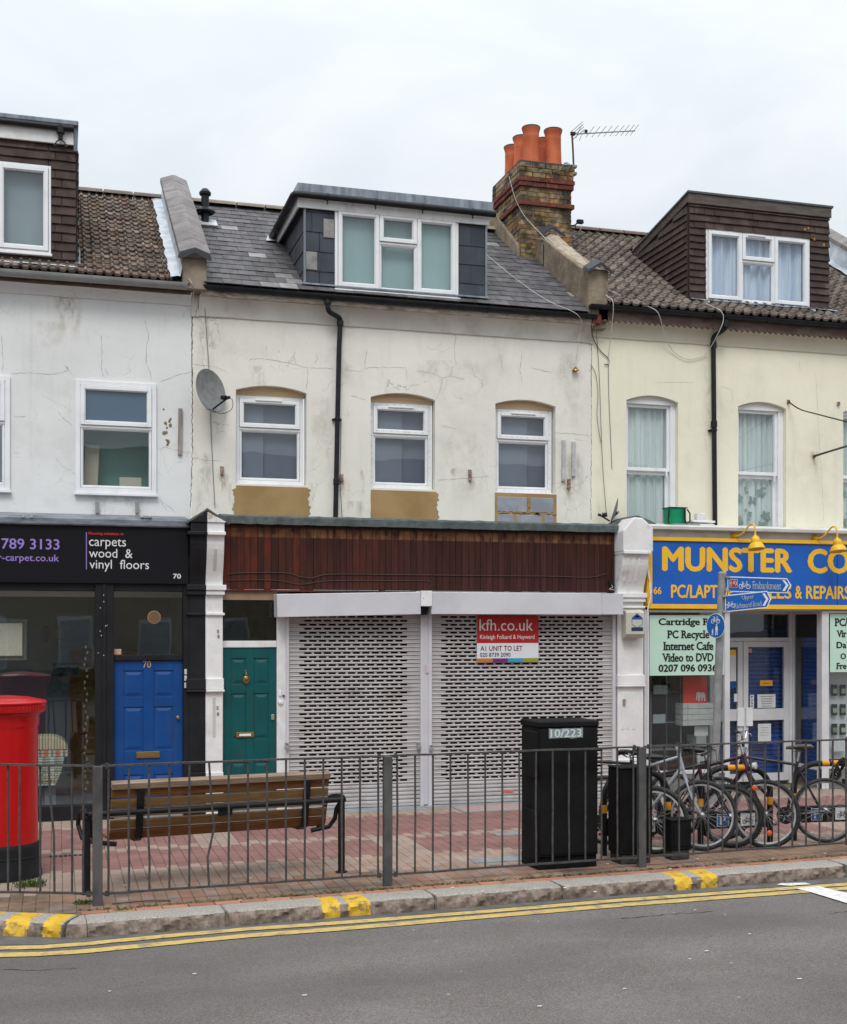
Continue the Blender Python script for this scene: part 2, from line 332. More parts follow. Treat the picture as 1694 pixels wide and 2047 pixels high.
strip(L1, .115, RZ+.007, 'yellow_line', m_yel, yl); strip(L2, .125, RZ+.007, 'yellow_line', m_yel, yl)
wl = MB()
wl.add([(*G(u, v, RZ)[:2], RZ+.011) for u, v in ((1590, 1778), (1638, 1774), (1668, 1782), (1760, 1800), (1860, 1822), (1900, 1870), (1780, 1836), (1694, 1808), (1622, 1786))], [(0, 1, 2, 8), (2, 3, 7, 8), (3, 4, 5, 6), (3, 6, 7)])
wl.add([(*G(u, v, RZ)[:2], RZ+.011) for u, v in ((1553, 1771), (1562, 1768), (1610, 1767), (1622, 1770), (1580, 1773))], [(0, 1, 2, 3, 4)])
tag(wl.build('white_line', m_wline), kind='structure')

# ---- kerb
kerb = thing('kerb', 'rounded granite kerb with yellow loading marks', None, K1, None); kerb['kind'] = 'structure'
cornerB = K1.copy()
L0 = G(-260, 1812); LD = (L0-cornerB); LD.normalize()
def kerb_stone(p, d, L, nrm, yel=(), nend=None):
    """granite stone from p along d; nrm = outward; yel = list of painted intervals (m from p)"""
    prof = [(0, 0), (.06, .001), (.19, 0), (.235, -.004), (.265, -.016), (.285, -.038), (.296, -.068), (.302, -.10), (.304, RZ-.03)]
    n = max(4, int(L/(.014 if p.x < 9 else .05))); mb = MB(); rj = [random.uniform(-.012, .012) for _ in range(12)]; vs = []
    sd = random.random()*50
    for i in range(n+1):
        s = L*i/n; e = min(s, L-s); pinch = .010*math.exp(-e/.018)
        s2 = min(max(s, .006), L-.006)
        for j, (a, z) in enumerate(prof):
            w = 0
            if j >= 4: w = .010*math.sin((s+sd)*9+j)+.008*math.sin((s+sd)*31+j*2.1)+random.uniform(-.006, .006)
            q = p+d*s2+nrm*(a+w-(pinch if j > 2 else 0)); vs.append((q.x, q.y, z-(pinch*.7 if j < 7 else 0)+(random.uniform(-.002, .002) if 0 < j < 7 else 0)))
    m = len(prof); mb.add(vs, [(i*m+j, (i+1)*m+j, (i+1)*m+j+1, i*m+j+1) for i in range(n) for j in range(m-1)])
    for k in range(len(mb.f)):
        i = k//(m-1); j = k % (m-1); s = (i+.5)*L/n
        y = any(a <= s+rj[j]+.5*rj[(i*7+j) % 12]*.6 <= b for a, b in yel)
        mb.mi[k] = 2 if y else (1 if j >= 4 else 0)
    mb.add([mb.v[j] for j in range(m)]+[mb.v[n*m+j] for j in range(m)], [tuple(range(m)), tuple(range(m, 2*m))])
    o = mb.build('kerb_stone', [m_granite, m_granface, m_kyel], kerb, smooth=True)
def pos_on_kerb(u, v, z=0): return (G(u, v, z)-K1).dot(EK)
joints = [0.02, pos_on_kerb(455, 1824), pos_on_kerb(862, 1790, -.02), pos_on_kerb(1118, 1772, -.02), pos_on_kerb(1690, 1732, -.02)]
ys = [(pos_on_kerb(625, 1790), pos_on_kerb(660, 1790)), (pos_on_kerb(674, 1787), pos_on_kerb(718, 1785)), (pos_on_kerb(1315, 1742), pos_on_kerb(1352, 1742)), (pos_on_kerb(1374, 1741), pos_on_kerb(1410, 1740))]
s = joints[-1]
while s < 30: s += random.choice((.9, 1.2, 1.5)); joints.append(s)
for a, b in zip(joints, joints[1:]):
    kerb_stone(K1+EK*a, EK, b-a, NK, [(y0-a, y1-a) for y0, y1 in ys])
# corner stones turning away on the left
NL = Vector((LD.y, -LD.x, 0));
if NL.y > 0: NL = -NL
def lpos(u, v): return (G(u, v)-cornerB).dot(LD)
kerb_stone(cornerB+LD*.03, LD, .80, NL, [(.02, .17), (.30, .50), (.64, .78)])
kerb_stone(cornerB+LD*.84, LD, .9, NL, [(.05, .2)]); kerb_stone(cornerB+LD*1.75, LD, 1.0, NL); kerb_stone(cornerB+LD*2.76, LD, 1.0, NL)
# wedge filling the corner
mb = MB(); A = cornerB; n0 = 7; ring = []
prof = [(0.01, -.001), (.19, -.001), (.262, -.018), (.296, -.07), (.304, RZ-.03)]
for i in range(n0+1):
    nn = NL.lerp(NK, i/n0).normalized(); ring.append([(A.x+nn.x*a+EK.x*.02*(i/n0), A.y+nn.y*a, z) for a, z in prof])
m5 = len(prof); mb.add([p for r in ring for p in r], [(i*m5+j, (i+1)*m5+j, (i+1)*m5+j+1, i*m5+j+1) for i in range(n0) for j in range(m5-1)])
mb.mi = [1 if k % (m5-1) >= 2 else 0 for k in range(len(mb.f))]
mb.build('kerb_stone', [m_granite, m_granface, m_kyel], kerb, smooth=True)
mb = MB()
for a in joints[1:6]:
    q = K1+EK*a+NK*.15
    mb.obox(q+Vector((0, 0, -.012)), EK, NK, (0, 0, 1), .007, .148, .012); mb.obox(q+NK*.13+Vector((0, 0, -.07)), EK, NK, (0, 0, 1), .007, .014, .06)
mb.build('joint_mortar', M('joint_mortar', (.13, .12, .11), (.2, .19, .17), 20, .95, bump=.5), kerb)

# ---- pavement
m_pbed = M('paver_joints', (.13, .105, .075), (.19, .145, .11), 9, .95, bump=.5, dirt=(.05, .07, .02), dirtamt=.6, dscale=5)
pave = thing('pavement', 'brick paved footway with dark red panels between buff bands', None, (3, -3, 0)); pave['kind'] = 'structure'
bed = MB(); bl = cornerB+LD*12; b2 = K1+EK*30
bed.prism([(bl.x, bl.y, -.012), (K1.x, K1.y, -.012), (b2.x, b2.y, -.012), (b2.x, 2.0, -.012), (bl.x, 2.0, -.012)], (0, 0, -.2)); bed.build('paver_bed', m_pbed, pave)
D_ = dict(bump=.45, bscale=45, bdist=.004)
MP = {'red': M('paver_red', (.215, .100, .082), (.27, .130, .105), 3, .85, rnd=.10, hue=.010, dirt=(.13, .085, .075), dirtamt=.75, dscale=2.6, **D_),
      'buff': M('paver_buff', (.285, .192, .148), (.34, .24, .188), 3, .85, rnd=.06, hue=.006, dirt=(.22, .155, .12), dirtamt=.75, dscale=2.2, **D_),
      'brown': M('paver_brown', (.23, .14, .10), (.285, .18, .13), 3, .85, rnd=.08, hue=.008, dirt=(.12, .085, .062), dirtamt=.9, dscale=1.3, dlo=.45, dhi=.65, **D_),
      'orange': M('paver_orange', (.33, .14, .085), (.40, .18, .11), 3, .85, rnd=.18, dirt=(.12, .08, .05), dirtamt=.9, dscale=3, **D_)}
def paver_mesh(lx, ly, nm, m):
    mb = MB(); h = .02; c = .0025; hx, hy = lx/2, ly/2
    vs = [(-hx, -hy, -h), (hx, -hy, -h), (hx, hy, -h), (-hx, hy, -h), (-hx, -hy, -c), (hx, -hy, -c), (hx, hy, -c), (-hx, hy, -c), (-hx+c, -hy+c, 0), (hx-c, -hy+c, 0), (hx-c, hy-c, 0), (-hx+c, hy-c, 0)]
    mb.add(vs, [(0, 1, 5, 4), (1, 2, 6, 5), (2, 3, 7, 6), (3, 0, 4, 7), (4, 5, 9, 8), (5, 6, 10, 9), (6, 7, 11, 10), (7, 4, 8, 11), (8, 9, 10, 11)])
    return mb.mesh(nm, m), vs, mb.f
BX, BY = .112, .225
meshes = {k: paver_mesh(BX-.0045, BY-.0045, 'brick', m) for k, m in MP.items()}
def kd(p): return (p-K1).dot(NK)      # >0 beyond back of kerb
def ld(p): return (p-cornerB).dot(NL)
cells = []
for i in range(-30, 135):
    x = -.8+i*BX
    for j in range(-28, 3):
        y = -.2+j*BY+(BY/2 if i % 2 else 0)
        if y > .2: continue
        ps = [Vector((x+a, y+b, 0)) for a in (-BX/2, BX/2) for b in (-BY/2, BY/2)]
        lim = -.112
        if any(kd(p) > lim for p in ps) or any(ld(p) > -.02 for p in ps): 
            if all(kd(p) > lim for p in ps) or all(ld(p) > -.02 for p in ps): continue
            clip = True
        else: clip = False
        if x < -3.2: continue
        if y < -3.42: k = 'buff'
        elif y < -2.40: k = 'buff' if (3.42 < x < 3.9 or 8.9 < x < 9.4) else 'red'
        elif y < -2.12: k = 'buff'
        elif y < -.72: k = 'buff' if (1.52 < x < 1.98 or 6.6 < x < 7.1) else 'red'
        elif y < -.45: k = 'buff'
        else: k = 'buff'
        dk = kd(Vector((x, y, 0)))
        if k == 'buff' and dk > -.95+.12*math.sin(x*1.7): k = 'brown'
        cells.append((x, y, k, clip))
def clip_poly(poly, f):
    out = []
    for a, b in zip(poly, poly[1:]+poly[:1]):
        fa, fb = f(a), f(b)
        if fa <= 0: out.append(a)
        if fa*fb < 0: out.append(a.lerp(b, fa/(fa-fb)))
    return out
cells.sort(key=lambda c: (Vector((c[0], c[1], 0))-Vector((3.2, -8.5, 0))).length)
rest = {k: MB() for k in MP}; nobj = 0
for x, y, k, clip in cells:
    dz = random.uniform(-.0025, .001); tl = random.uniform(-.006, .006)
    inview = -1.3 < x < 12
    if clip:
        h = [Vector((x+a*(BX/2-.0035), y+b*(BY/2-.0035), -.003+dz)) for a, b in ((-1, -1), (1, -1), (1, 1), (-1, 1))]
        h = clip_poly(h, lambda p: kd(p)+.114)
        if len(h) > 2: h = clip_poly(h, lambda p: ld(p)+.02)
        if len(h) > 2: rest[k].prism(h, (0, 0, -.02))
    elif nobj < 296 and inview and kd(Vector((x, y, 0))) < -.15 and y > -6:
        mt = Matrix.Translation((x, y, dz-.002)) @ Matrix.Rotation(tl, 4, 'Z') @ Matrix.Rotation(random.uniform(-.01, .01), 4, 'X')
        inst('brick', meshes[k][0], pave, mt); nobj += 1
    else:
        rest[k].add([(vx+x, vy+y, vz+dz-.002) for vx, vy, vz in meshes[k][1]], meshes[k][2])
for k, mb in rest.items():
    if mb.f: tag(mb.build('brickwork', MP[k], pave), kind='stuff')
# edging course of stretchers along the kerb
em = paver_mesh(.215, .1, 'edging_brick', MP['orange'])
s = 0; 
while s < 13.0:
    c = K1+EK*(s+.11)-NK*.058
    mt = Matrix.Translation((c.x, c.y, .002+random.uniform(-.003, .003))) @ Matrix.Rotation(math.atan2(EK.y, EK.x)+random.uniform(-.008, .008), 4, 'Z')
    inst('edging_brick', em[0], pave, mt); s += .225
# grey sill slabs and inspection covers
m_conc = M('concrete_slab', (.21, .235, .25), (.28, .30, .31), 5, .85, bump=.4, dirt=(.13, .13, .13), dirtamt=.6, dscale=4)
MB().box(2.85, 4.7, -.33, .02, -.03, .006).build('sill_slab', m_conc, pave, bevel=.004)
MB().box(4.72, 7.5, -.17, .02, -.03, .006).build('sill_slab', m_conc, pave, bevel=.004)
m_pink = M('pink_granite_slab', (.30, .20, .185), (.40, .30, .28), 60, .85, bump=.4)
cx = [G(u, v) for u, v in ((900, 1622), (1000, 1611), (1110, 1616), (925, 1628))]
MB().box(5.1, 6.35, -.74, -.2, -.03, .007).build('inspection_cover', m_pink, pave, bevel=.003)
mb = MB()
for a in ((5.06, 5.1, -.78, -.16), (6.35, 6.39, -.78, -.16), (5.1, 6.35, -.78, -.74), (5.1, 6.35, -.2, -.16)): mb.box(*a, -.03, .009)
mb.build('cover_frame', m_conc, pave)
p = G(1015, 1667); MB().box(p.x-.16, p.x+.2, p.y-.08, p.y+.08, -.03, .006).build('drain_cover', m_steel, pave, bevel=.003)
p = G(1008, 1718); MB().box(p.x-.35, p.x+.4, p.y-.12, p.y+.12, -.03, .006).build('patch_slab', m_conc, pave, bevel=.003)
p = G(130, 1711)
mb = MB()
for k in range(7): mb.box(p.x-.16+k*.05, p.x-.16+k*.05+.03, p.y-.03, p.y+.03, -.03, .006)
mb.build('drain_grate', m_copdark, pave)
# moss, weeds and litter
m_moss = M('weed_green', (.045, .10, .015), (.08, .15, .03), 20, .8)
def weed(u, v, n=70, r=.09, h=.06, z=0):
    c = G(u, v, z); mb = MB()
    for _ in range(n):
        a = random.uniform(0, 6.28); q = random.random()**.7*r; b = c+Vector((math.cos(a)*q, math.sin(a)*q*.5, 0)); l = random.uniform(.4, 1)*h; t = Vector((random.uniform(-1, 1), random.uniform(-1, 1), random.uniform(.6, 1.6))).normalized()*l
        s = t.cross(Vector((random.random(), random.random(), 0))).normalized()*.007
        mb.add([b, b+t*.6+s, b+t, b+t*.6-s], [(0, 1, 2, 3)])
    return mb
tag(weed(62, 1773, 170, .14, .09).build('weed', m_moss), 'low green weed at the foot of the red pillar box', 'weed')
tag(weed(167, 1807, 80, .09, .05).build('weed', m_moss), 'small green weed in the paving left of the railing post', 'weed')
tag(weed(247, 1820, 60, .08, .025).build('weed', m_moss), 'tiny tuft of moss on the back edge of the kerb', 'weed')
mb = MB()
for _ in range(2400):
    s = random.uniform(0, 9.5); q = K1+EK*s-NK*(.12+abs(random.gauss(0, .05))); a = random.uniform(0, 3.1); l = random.uniform(.002, .007)*random.choice((1, 1, 2))
    mb.add([q+Vector((math.cos(a)*l*2.2, math.sin(a)*l*1.6, .004)), q+Vector((-math.sin(a)*l, math.cos(a)*l, .004+l*.5)), q-Vector((math.cos(a)*l*2, math.sin(a)*l*2, -.004)), q+Vector((math.sin(a)*l, -math.cos(a)*l, .006))], [(0, 1, 2, 3)])
tag(mb.build('dirt_crumbs', M('grime', (.06, .055, .03), (.09, .10, .03), 30, .95)), 'line of moss and dirt along the kerb edging bricks', None, None, 'stuff')
m_litter = M('litter_white', (.6, .6, .58), None, rough=.8)
mb = MB()
for u, v in [(500, 1756), (610, 1755), (870, 1787), (947, 1790), (700, 1750), (1090, 1744), (1340, 1737), (1190, 1783), (1130, 1775), (250, 1770), (725, 1806), (1215, 1727), (1395, 1717), (1546, 1717), (1650, 1706), (965, 1782), (330, 1752), (480, 1800), (905, 1775)]:
    c = G(u, v, .004); l = random.uniform(.007, .017); mb.box(c.x-l, c.x+l, c.y-l*.6, c.y+l*.6, .003, .007)
for u, v in [(455, 1864), (718, 1810), (1055, 1802), (1414, 1904), (1380, 1920), (610, 1993), (1080, 2015), (1250, 1980), (390, 1950), (1600, 1960), (220, 1985), (1390, 1822), (1500, 1870)]:
    c = G(u, v, RZ); l = random.uniform(.007, .014); mb.box(c.x-l*1.6, c.x+l, c.y-l*.5, c.y+l*.5, RZ+.011, RZ+.014)
tag(mb.build('litter', m_litter), 'scattered pale bits of litter and gum on road and paving', None, None, 'stuff')
c = G(519, 1843, RZ); tag(MB().tube([c+Vector((-.035, 0, .012)), c+Vector((.0, .004, .012))], .006).tube([c+Vector((.0, .004, .012)), c+Vector((.03, .008, .012))], .005).build('cigarette_end', M('orange_tip', (.55, .2, .08), None)), 'orange cigarette end lying in the channel by the kerb', 'litter')
c = G(290, 1805); tag(MB().tube([c+Vector((-.28, 0, .008)), c+Vector((.0, .01, .014)), c+Vector((.22, -.01, .008))], .006, 5).build('twig', m_room), 'thin dark twig lying on the paving behind the kerb', 'twig')
# ================================================================== HOUSES
YW = .5                                  # upper wall plane; shopfronts stand at y = 0
def house(name, label, x): return thing(name, label, 'house', (x, YW, 0), 'terraced shop houses')
h70 = house('terraced_house', 'white rendered house with brown tiled roof above the black carpet shop', -1.5)
h68 = house('terraced_house', 'cream rendered house with slate dormer above the closed grey shutters', 4.5)
h66 = house('terraced_house', 'pale yellow house with brown tiled dormer above the blue computer shop', 10)
XL, XA, XB, XR = -6.0, 1.695, 7.42, 13.3
def wall(parent, m, x0, x1, z0, z1, y, th, ops, name='wall'):
    """ops: (xa, xb, za, zb, rise); front faces at y with true reveals"""
    mb = MB(); xs = x0
    def f(pts): mb.poly([(a, y, b) for a, b in pts])
    for xa, xb, za, zb, rise in sorted(ops):
        f([(xs, z0), (xa, z0), (xa, z1), (xs, z1)]); xs = xb
        if za > z0: f([(xa, z0), (xb, z0), (xb, za), (xa, za)])
        n = 10; arc = [(xa+(xb-xa)*i/n, zb+rise*(1-(2*i/n-1)**2)) for i in range(n+1)] if rise else [(xa, zb), (xb, zb)]
        for p, q in zip(arc, arc[1:]): f([p, q, (q[0], z1), (p[0], z1)])
        rim = [(xa, za)]+[(xb, za)]+arc[::-1]
        rim = [(xa, za), (xb, za)]+arc[::-1]
        for p, q in zip(rim, rim[1:]+rim[:1]): mb.poly([(p[0], y, p[1]), (q[0], y, q[1]), (q[0], y+th, q[1]), (p[0], y+th, p[1])])
    f([(xs, z0), (x1, z0), (x1, z1), (xs, z1)])
    mb.box(x0, x1, y+th+.001, y+th+.01, z0-.5, z0)      # closes the foot
    o = mb.build(name, m, parent)
    return o
def room(parent, m, x0, x1, y0, y1, z0, z1):
    mb = MB(); mb.add([(x, y, z) for z in (z0, z1) for y in (y0, y1) for x in (x0, x1)], [(0, 2, 3, 1), (4, 5, 7, 6), (2, 6, 7, 3), (0, 4, 6, 2), (1, 3, 7, 5)])
    return mb.build('room', m, parent)
g_clear = glass('window_glass', (.95, .97, .97)); g_shop = glass('shop_glass', (.93, .95, .95), 1.3); g_dark = glass('tinted_glass', (.6, .64, .66), 1.4)
def panemat(name, col, rough=.04, spec=.9, col2=None):
    m = M(name, col, col2, .8, rough, spec=spec, detail=2); return m
p_grey = panemat('pane_grey', (.075, .083, .108), col2=(.105, .115, .145)); p_teal = panemat('pane_teal', (.17, .255, .262), .06, .7, (.205, .295, .295))
p_blue = panemat('pane_blue', (.06, .11, .16), .05, .8, (.075, .125, .17)); p_gw = panemat('pane_greyblue', (.145, .18, .20), .06, .7, (.18, .215, .235))
def ring(mb, x0, x1, z0, z1, y0, y1, w, wb=None):
    wb = wb or w
    mb.box(x0, x0+w, y0, y1, z0, z1).box(x1-w, x1, y0, y1, z0, z1).box(x0+w, x1-w, y0, y1, z1-w, z1).box(x0+w, x1-w, y0, y1, z0, z0+wb)
def win(parent, x0, x1, z0, z1, y, cells, pane, fw=.045, mat=None, vent=None, sill=.0, name='window'):
    """cells in fractions: (fx0, fx1, fz0, fz1, opening, pane material or None)"""
    mb = MB(); ring(mb, x0, x1, z0, z1, y, y+.07, fw)
    ix0, ix1, iz0, iz1 = x0+fw, x1-fw, z0+fw, z1-fw; panes = []
    for c in cells:
        a, b, d, e, op = c[:5]; pm = c[5] if len(c) > 5 and c[5] else pane
        xa, xb, za, zb = ix0+(ix1-ix0)*a, ix0+(ix1-ix0)*b, iz0+(iz1-iz0)*d, iz0+(iz1-iz0)*e
        m = .012; r = .05 if op else .022
        if a > 0: mb.box(xa-m, xa+m, y+.004, y+.068, za, zb)
        if d > 0: mb.box(xa+.0005, xb-.0005, y+.002, y+.066, za-m-.008, za+m)
        s = .004
        ring(mb, xa+s, xb-s, za+s+(m if d > 0 else 0), zb-s-(m*.7 if e < 1 else 0), y-.018 if op else y+.012, y+.05, r)
        ring(mb, xa+s+r-.001, xb-s-r+.001, za+s+r-.001+(m if d > 0 else 0), zb-s-r+.001-(m*.7 if e < 1 else 0), (y-.006 if op else y+.022), y+.048, .012)
        panes.append((xa+s+r, xb-s-r, za+s+r, zb-s-r, y+.032, pm))
    if sill: mb.box(x0-.015, x1+.015, y-sill, y+.05, z0-.035, z0-.002)
    if vent: mb.box(vent[0], vent[1], y-.035, y-.01, vent[2]-.012, vent[2]+.012)
    w = mb.build(name, mat or m_upvc, parent, bevel=.004)
    for xa, xb, za, zb, yy, pm in panes: MB().box(xa-.01, xb+.01, yy, yy+.006, za-.01, zb+.01).build('pane', pm, w)
    return w
# ---------------- measurements
zt68 = (Z(410, 625, YW)+Z(1185, 690, YW))/2; zt70 = Z(200, 597, YW); zt66 = (Z(1190, 672, YW)+Z(1694, 708, YW))/2
zg68 = (Z(410, 585, .3)+Z(1190, 638, .3))/2+.02; zg70 = (Z(0, 553, .3)+Z(370, 572, .3))/2; zg66 = (Z(1190, 620, .3)+Z(1694, 655, .3))/2
# windows of the centre house
wl_ = []
for (u0, u1, v0, v1) in ((472, 606, 787, 965), (740, 862, 806, 978), (988, 1102, 818, 985)): wl_.append((X(u0, .6), X(u1, .6)))
WZ0 = (Z(540, 965, .6)+Z(800, 978, .6)+Z(1045, 984, .6))/3; WZ1 = (Z(540, 790, .6)+Z(800, 808, .6)+Z(1045, 821, .6))/3
ops = [(a-.015, b+.03, WZ0-.02, WZ1+.055, .075) for a, b in wl_]
# mullion strip below windows: raw plaster infill and blockwork in the old sill openings
low = 3.7
for i, (a, b) in enumerate(wl_):
    xa, xb = ops[i][0], ops[i][1]
    if i < 2:
        mb = MB(); n = 44; zf = lambda k: low+(WZ0-.045-low)*k/n; L = [(xa+.005-(.028+.012*math.sin(k*.37+i)+.008*math.sin(k*1.3)+random.uniform(0, .016))*(1 if k < 41 and i == 0 else .12), zf(k)) for k in range(n+1)]; R = [(xb-.005+(.034+.014*math.sin(k*.31+1+i)+.008*math.sin(k*1.1)+random.uniform(0, .018))*(1 if 6 < k < 43 else .4), zf(k)) for k in range(n+1)][::-1]
        mb.prism([(p, YW-.003, q) for p, q in L+R], (0, .02, 0)); mb.build('plaster_patch', m_plaster, h68)
    else:
        rows = [(WZ0-.30, WZ0-.08, (xa+.01, xa+.5, xb-.01)), (WZ0-.56, WZ0-.33, (xa+.01, xa+.30, xa+.73, xb-.01)), (WZ0-.8, WZ0-.59, (xa+.01, xa+.5, xb-.01))]
        MB().box(xa-.01, xb+.015, YW-.002, YW+.05, low-.1, WZ0-.03).build('block_mortar', m_plaster, h68)
        for z0, z1, xs in rows:
            for p, q in zip(xs, xs[1:]): MB().box(p+.012, q-.02, YW-.008, YW+.04, z0, z1).build('block', m_block, h68, bevel=.01)
        mb = MB()
        for _ in range(26):
            z0, z1, xs = random.choice(rows[:2]); p = random.uniform(xs[0], xs[-1]); mb.obox((p, YW-.008, z0-.01+random.uniform(-.006, .012)), (1, 0, random.uniform(-.3, .3)), (0, 1, 0), (0, 0, 1), random.uniform(.02, .06), .006, random.uniform(.008, .018))
        for z in (WZ0-.12, WZ0-.2, WZ0-.27): mb.obox((xa+.505+random.uniform(-.01, .01), YW-.008, z), (1, 0, .2), (0, 1, 0), (0, 0, 1), .022, .006, .045)
        mb.build('mortar_smears', m_plaster, h68, bevel=.004)
wall(h68, m_wall68, XA, XB, low-.1, zt68+.02, YW, .16, ops)
bl1 = M('blind_grey', (.165, .18, .225), (.20, .22, .27), 1.1, .9, stretch=(1, 1, .5)); bl2 = M('blind_grey_shade', (.125, .14, .185), (.165, .18, .23), 1.1, .9, stretch=(1, 1, .5))  # second blind tone is darker to paint the vertical split shadow behind the glass
for i, (a, b) in enumerate(wl_):
    H_ = WZ1-WZ0
    w = win(h68, a, b, WZ0, WZ1, .60, [(0, 1, .635, 1, True), (0, 1, 0, .635, False)], g_clear, fw=.042, vent=(a+.26, a+.62, WZ1-.055), sill=.03)
    bc = a+(b-a)*(.42, .55, .62)[i]; MB().box(a+.0, bc, .70, .705, WZ0, WZ1).build('blind', bl1, w); MB().box(bc+.002, b, .73, .735, WZ0, WZ1).build('blind', bl2, w)
    MB().box(a-.01, b+.02, .605, .66, WZ1+.002, WZ1+.2).build('timber_packer', m_pine, h68)
    MB().box(a-.01, b+.02, .59, .66, WZ0-.05, WZ0-.004).build('timber_packer', m_pine, h68)
    if i:      # protective film printed with little marks
        mb = MB()
        def marks(xs0, xs1, z, yy, ver=False):
            s = xs0
            while s < xs1:
                l = random.uniform(.006, .016)
                for q in range(random.choice((1, 2, 3))):
                    t = s+q*.012; e = random.uniform(.003, .008)
                    if ver: mb.box(z-e, z+e, yy-.0012, yy-.0002, t, t+.006)
                    else: mb.box(t, t+.006, yy-.0012, yy-.0002, z-e, z+e)
                s += random.uniform(.06, .11)
        marks(a+.03, b-.03, WZ1-.02, .60); marks(a+.03, b-.03, WZ0+.02, .60); marks(WZ0+.05, WZ1-.05, b-.02, .60, True); marks(WZ0+.05, WZ1-.05, a+.018, .60, True)
        marks(a+.08, b-.08, WZ0+.042+(H_-.084)*.635+.045, .582); marks(a+.08, b-.08, WZ1-.075, .582)
        mb.build('film_marks', M('film_print', (.42, .44, .52), None), w)
# ---------------- left house upper floor
wa0, wa1 = X(151, .47), X(313, .47); wz0, wz1 = Z(230, 986, .47), Z(230, 763, .47)
wb1 = X(20, .47); wbs = [(wa0, wa1), (wb1-(wa1-wa0), wb1)]
wall(h70, m_wall70, XL, XA-.004, 3.3, zt70+.02, YW, .16, [(a+.05, b-.05, wz0+.05, wz1-.05, 0) for a, b in wbs])
for i, (a, b) in enumerate(wbs):
    win(h70, a, b, wz0, wz1, .462, [(0, 1, .60, 1, True, p_blue if i == 0 else None), (0, 1, 0, .60, False, g_clear if i == 0 else None)], p_gw, fw=.06, sill=.03)
mb = MB(); a, b = wbs[0]
room(h70, M('green_room', (.20, .33, .29), None, rough=.8), a+.05, b-.05, .66, .96, wz0-.1, wz0+(wz1-wz0)*.60)
bd = MB().obox((a+.20, .74, wz0+.30), (1, 0, -.05), (0, 1, 0), (.05, .1, 1), .09, .01, .36).build('leaning_board', M('cardboard', (.38, .33, .26), None)); tag(bd, 'pale board leaning inside the lower pane of the first-floor window', 'board')
fr = MB(); fr.obox((b-.32, .70, wz0+.13), (1, 0, 0), (0, 1, -.1), (0, .1, 1), .14, .006, .11); f_ = fr.build('picture_frame', M('card_frame', (.42, .40, .33), None)); tag(f_, 'small framed card standing on the sill inside the green-tinted window', 'picture frame')
# cracked-off render specks and timber batten on the left wall
mb = MB()
for u, v in ((327, 818), (331, 846), (339, 842), (341, 850), (334, 855), (333, 865), (341, 838), (328, 866), (333, 880), (336, 883), (335, 889)):
    c = P(u, v, YW-.002); r = random.uniform(.010, .024); k = 7
    mb.prism([(c.x+r*random.uniform(.6, 1.2)*math.cos(6.283*i/k), c.y, c.z+r*1.2*random.uniform(.6, 1.3)*math.sin(6.283*i/k)) for i in range(k)], (0, .004, 0))
mb.build('chipped_render', m_render, h70)
m_batten = M('weathered_batten', (.20, .17, .155), (.33, .30, .28), 8, .85, stretch=(8, 1, .6), bump=.4)
def batten(par, u, v0, v1, m=m_batten, w=.026): c = P(u, (v0+v1)/2, YW); return MB().obox((c.x, YW-.02, c.z), (1, 0, 0), (0, 1, 0), (.01, 0, 1), w, .018, abs(Z(u, v0, YW)-Z(u, v1, YW))/2).build('batten', m, par, bevel=.003)
batten(h70, 360, 817, 910)
m_gal = M('galv_batten', (.40, .40, .40), (.5, .5, .5), 12, .6, dirt=(.25, .15, .1), dirtamt=.5, dscale=20)
batten(h68, 1126, 880, 962, m_gal); batten(h68, 1146, 883, 953, m_gal)
m_rust = M('rusty_iron', (.20, .085, .04), (.33, .30, .28), 30, .8)
for par, u, v0, v1 in ((h68, 444, 932, 950), (h68, 940, 938, 962), (h68, 1138, 956, 978), (h68, 683, 948, 962), (h70, 194, 1003, 1026), (h70, 274, 1003, 1026)):
    c = P(u, (v0+v1)/2, YW-.02); MB().obox(c, (1, 0, random.uniform(-.2, .2)), (0, 1, 0), (0, 0, 1), .022, .02, abs(v1-v0)*.0033).build('bracket', m_rust if par is h68 else m_steel, par, bevel=.003)
# small stains round fixings
for u, v, r in ((723, 945, .05), (908, 946, .03), (545, 736, .03)):
    pass
# ---------------- right house upper floor: sash windows
sw = [(X(1246, .62), X(1345, .62)), (X(1468, .62), X(1560, .62)), (X(1677, .62), X(1768, .62))]
sz1 = Z(1300, 805, .62); sz0 = 3.80
wall(h66, m_wall66, XB+.004, XR, low-.1, zt66+.02, YW, .22, [(a-.0, b+.03, sz0, sz1, .085) for a, b in sw])
m_net = M('net_curtain', (.55, .60, .60), (.66, .70, .695), 2.2, .9, stretch=(5, 1, .3)); m_lil = M('lilac_curtain', (.46, .54, .68), (.64, .70, .80), 2.5, .9, stretch=(5, 1, .3))
def curtain(x0, x1, z0, z1, y, m, label, amp=.018, n=34, per=9., shape=None, cat='curtain', group=None):
    mb = MB(); vs = []
    for i in range(n*3+1):
        t = i/(n*3); yy = y+amp*math.sin(t*per*6.283+1.3*math.sin(t*9))+amp*.5*math.sin(t*per*15)
        zt = z1; zb = z0
        vs += [(x0+(x1-x0)*t, yy, zt), (x0+(x1-x0)*t+.01*math.sin(t*40), yy*1.0+.01, zb)]
    mb.add(vs, [(2*i, 2*i+2, 2*i+3, 2*i+1) for i in range(n*3)])
    return tag(mb.build('curtain', m, smooth=True), label, cat, group)
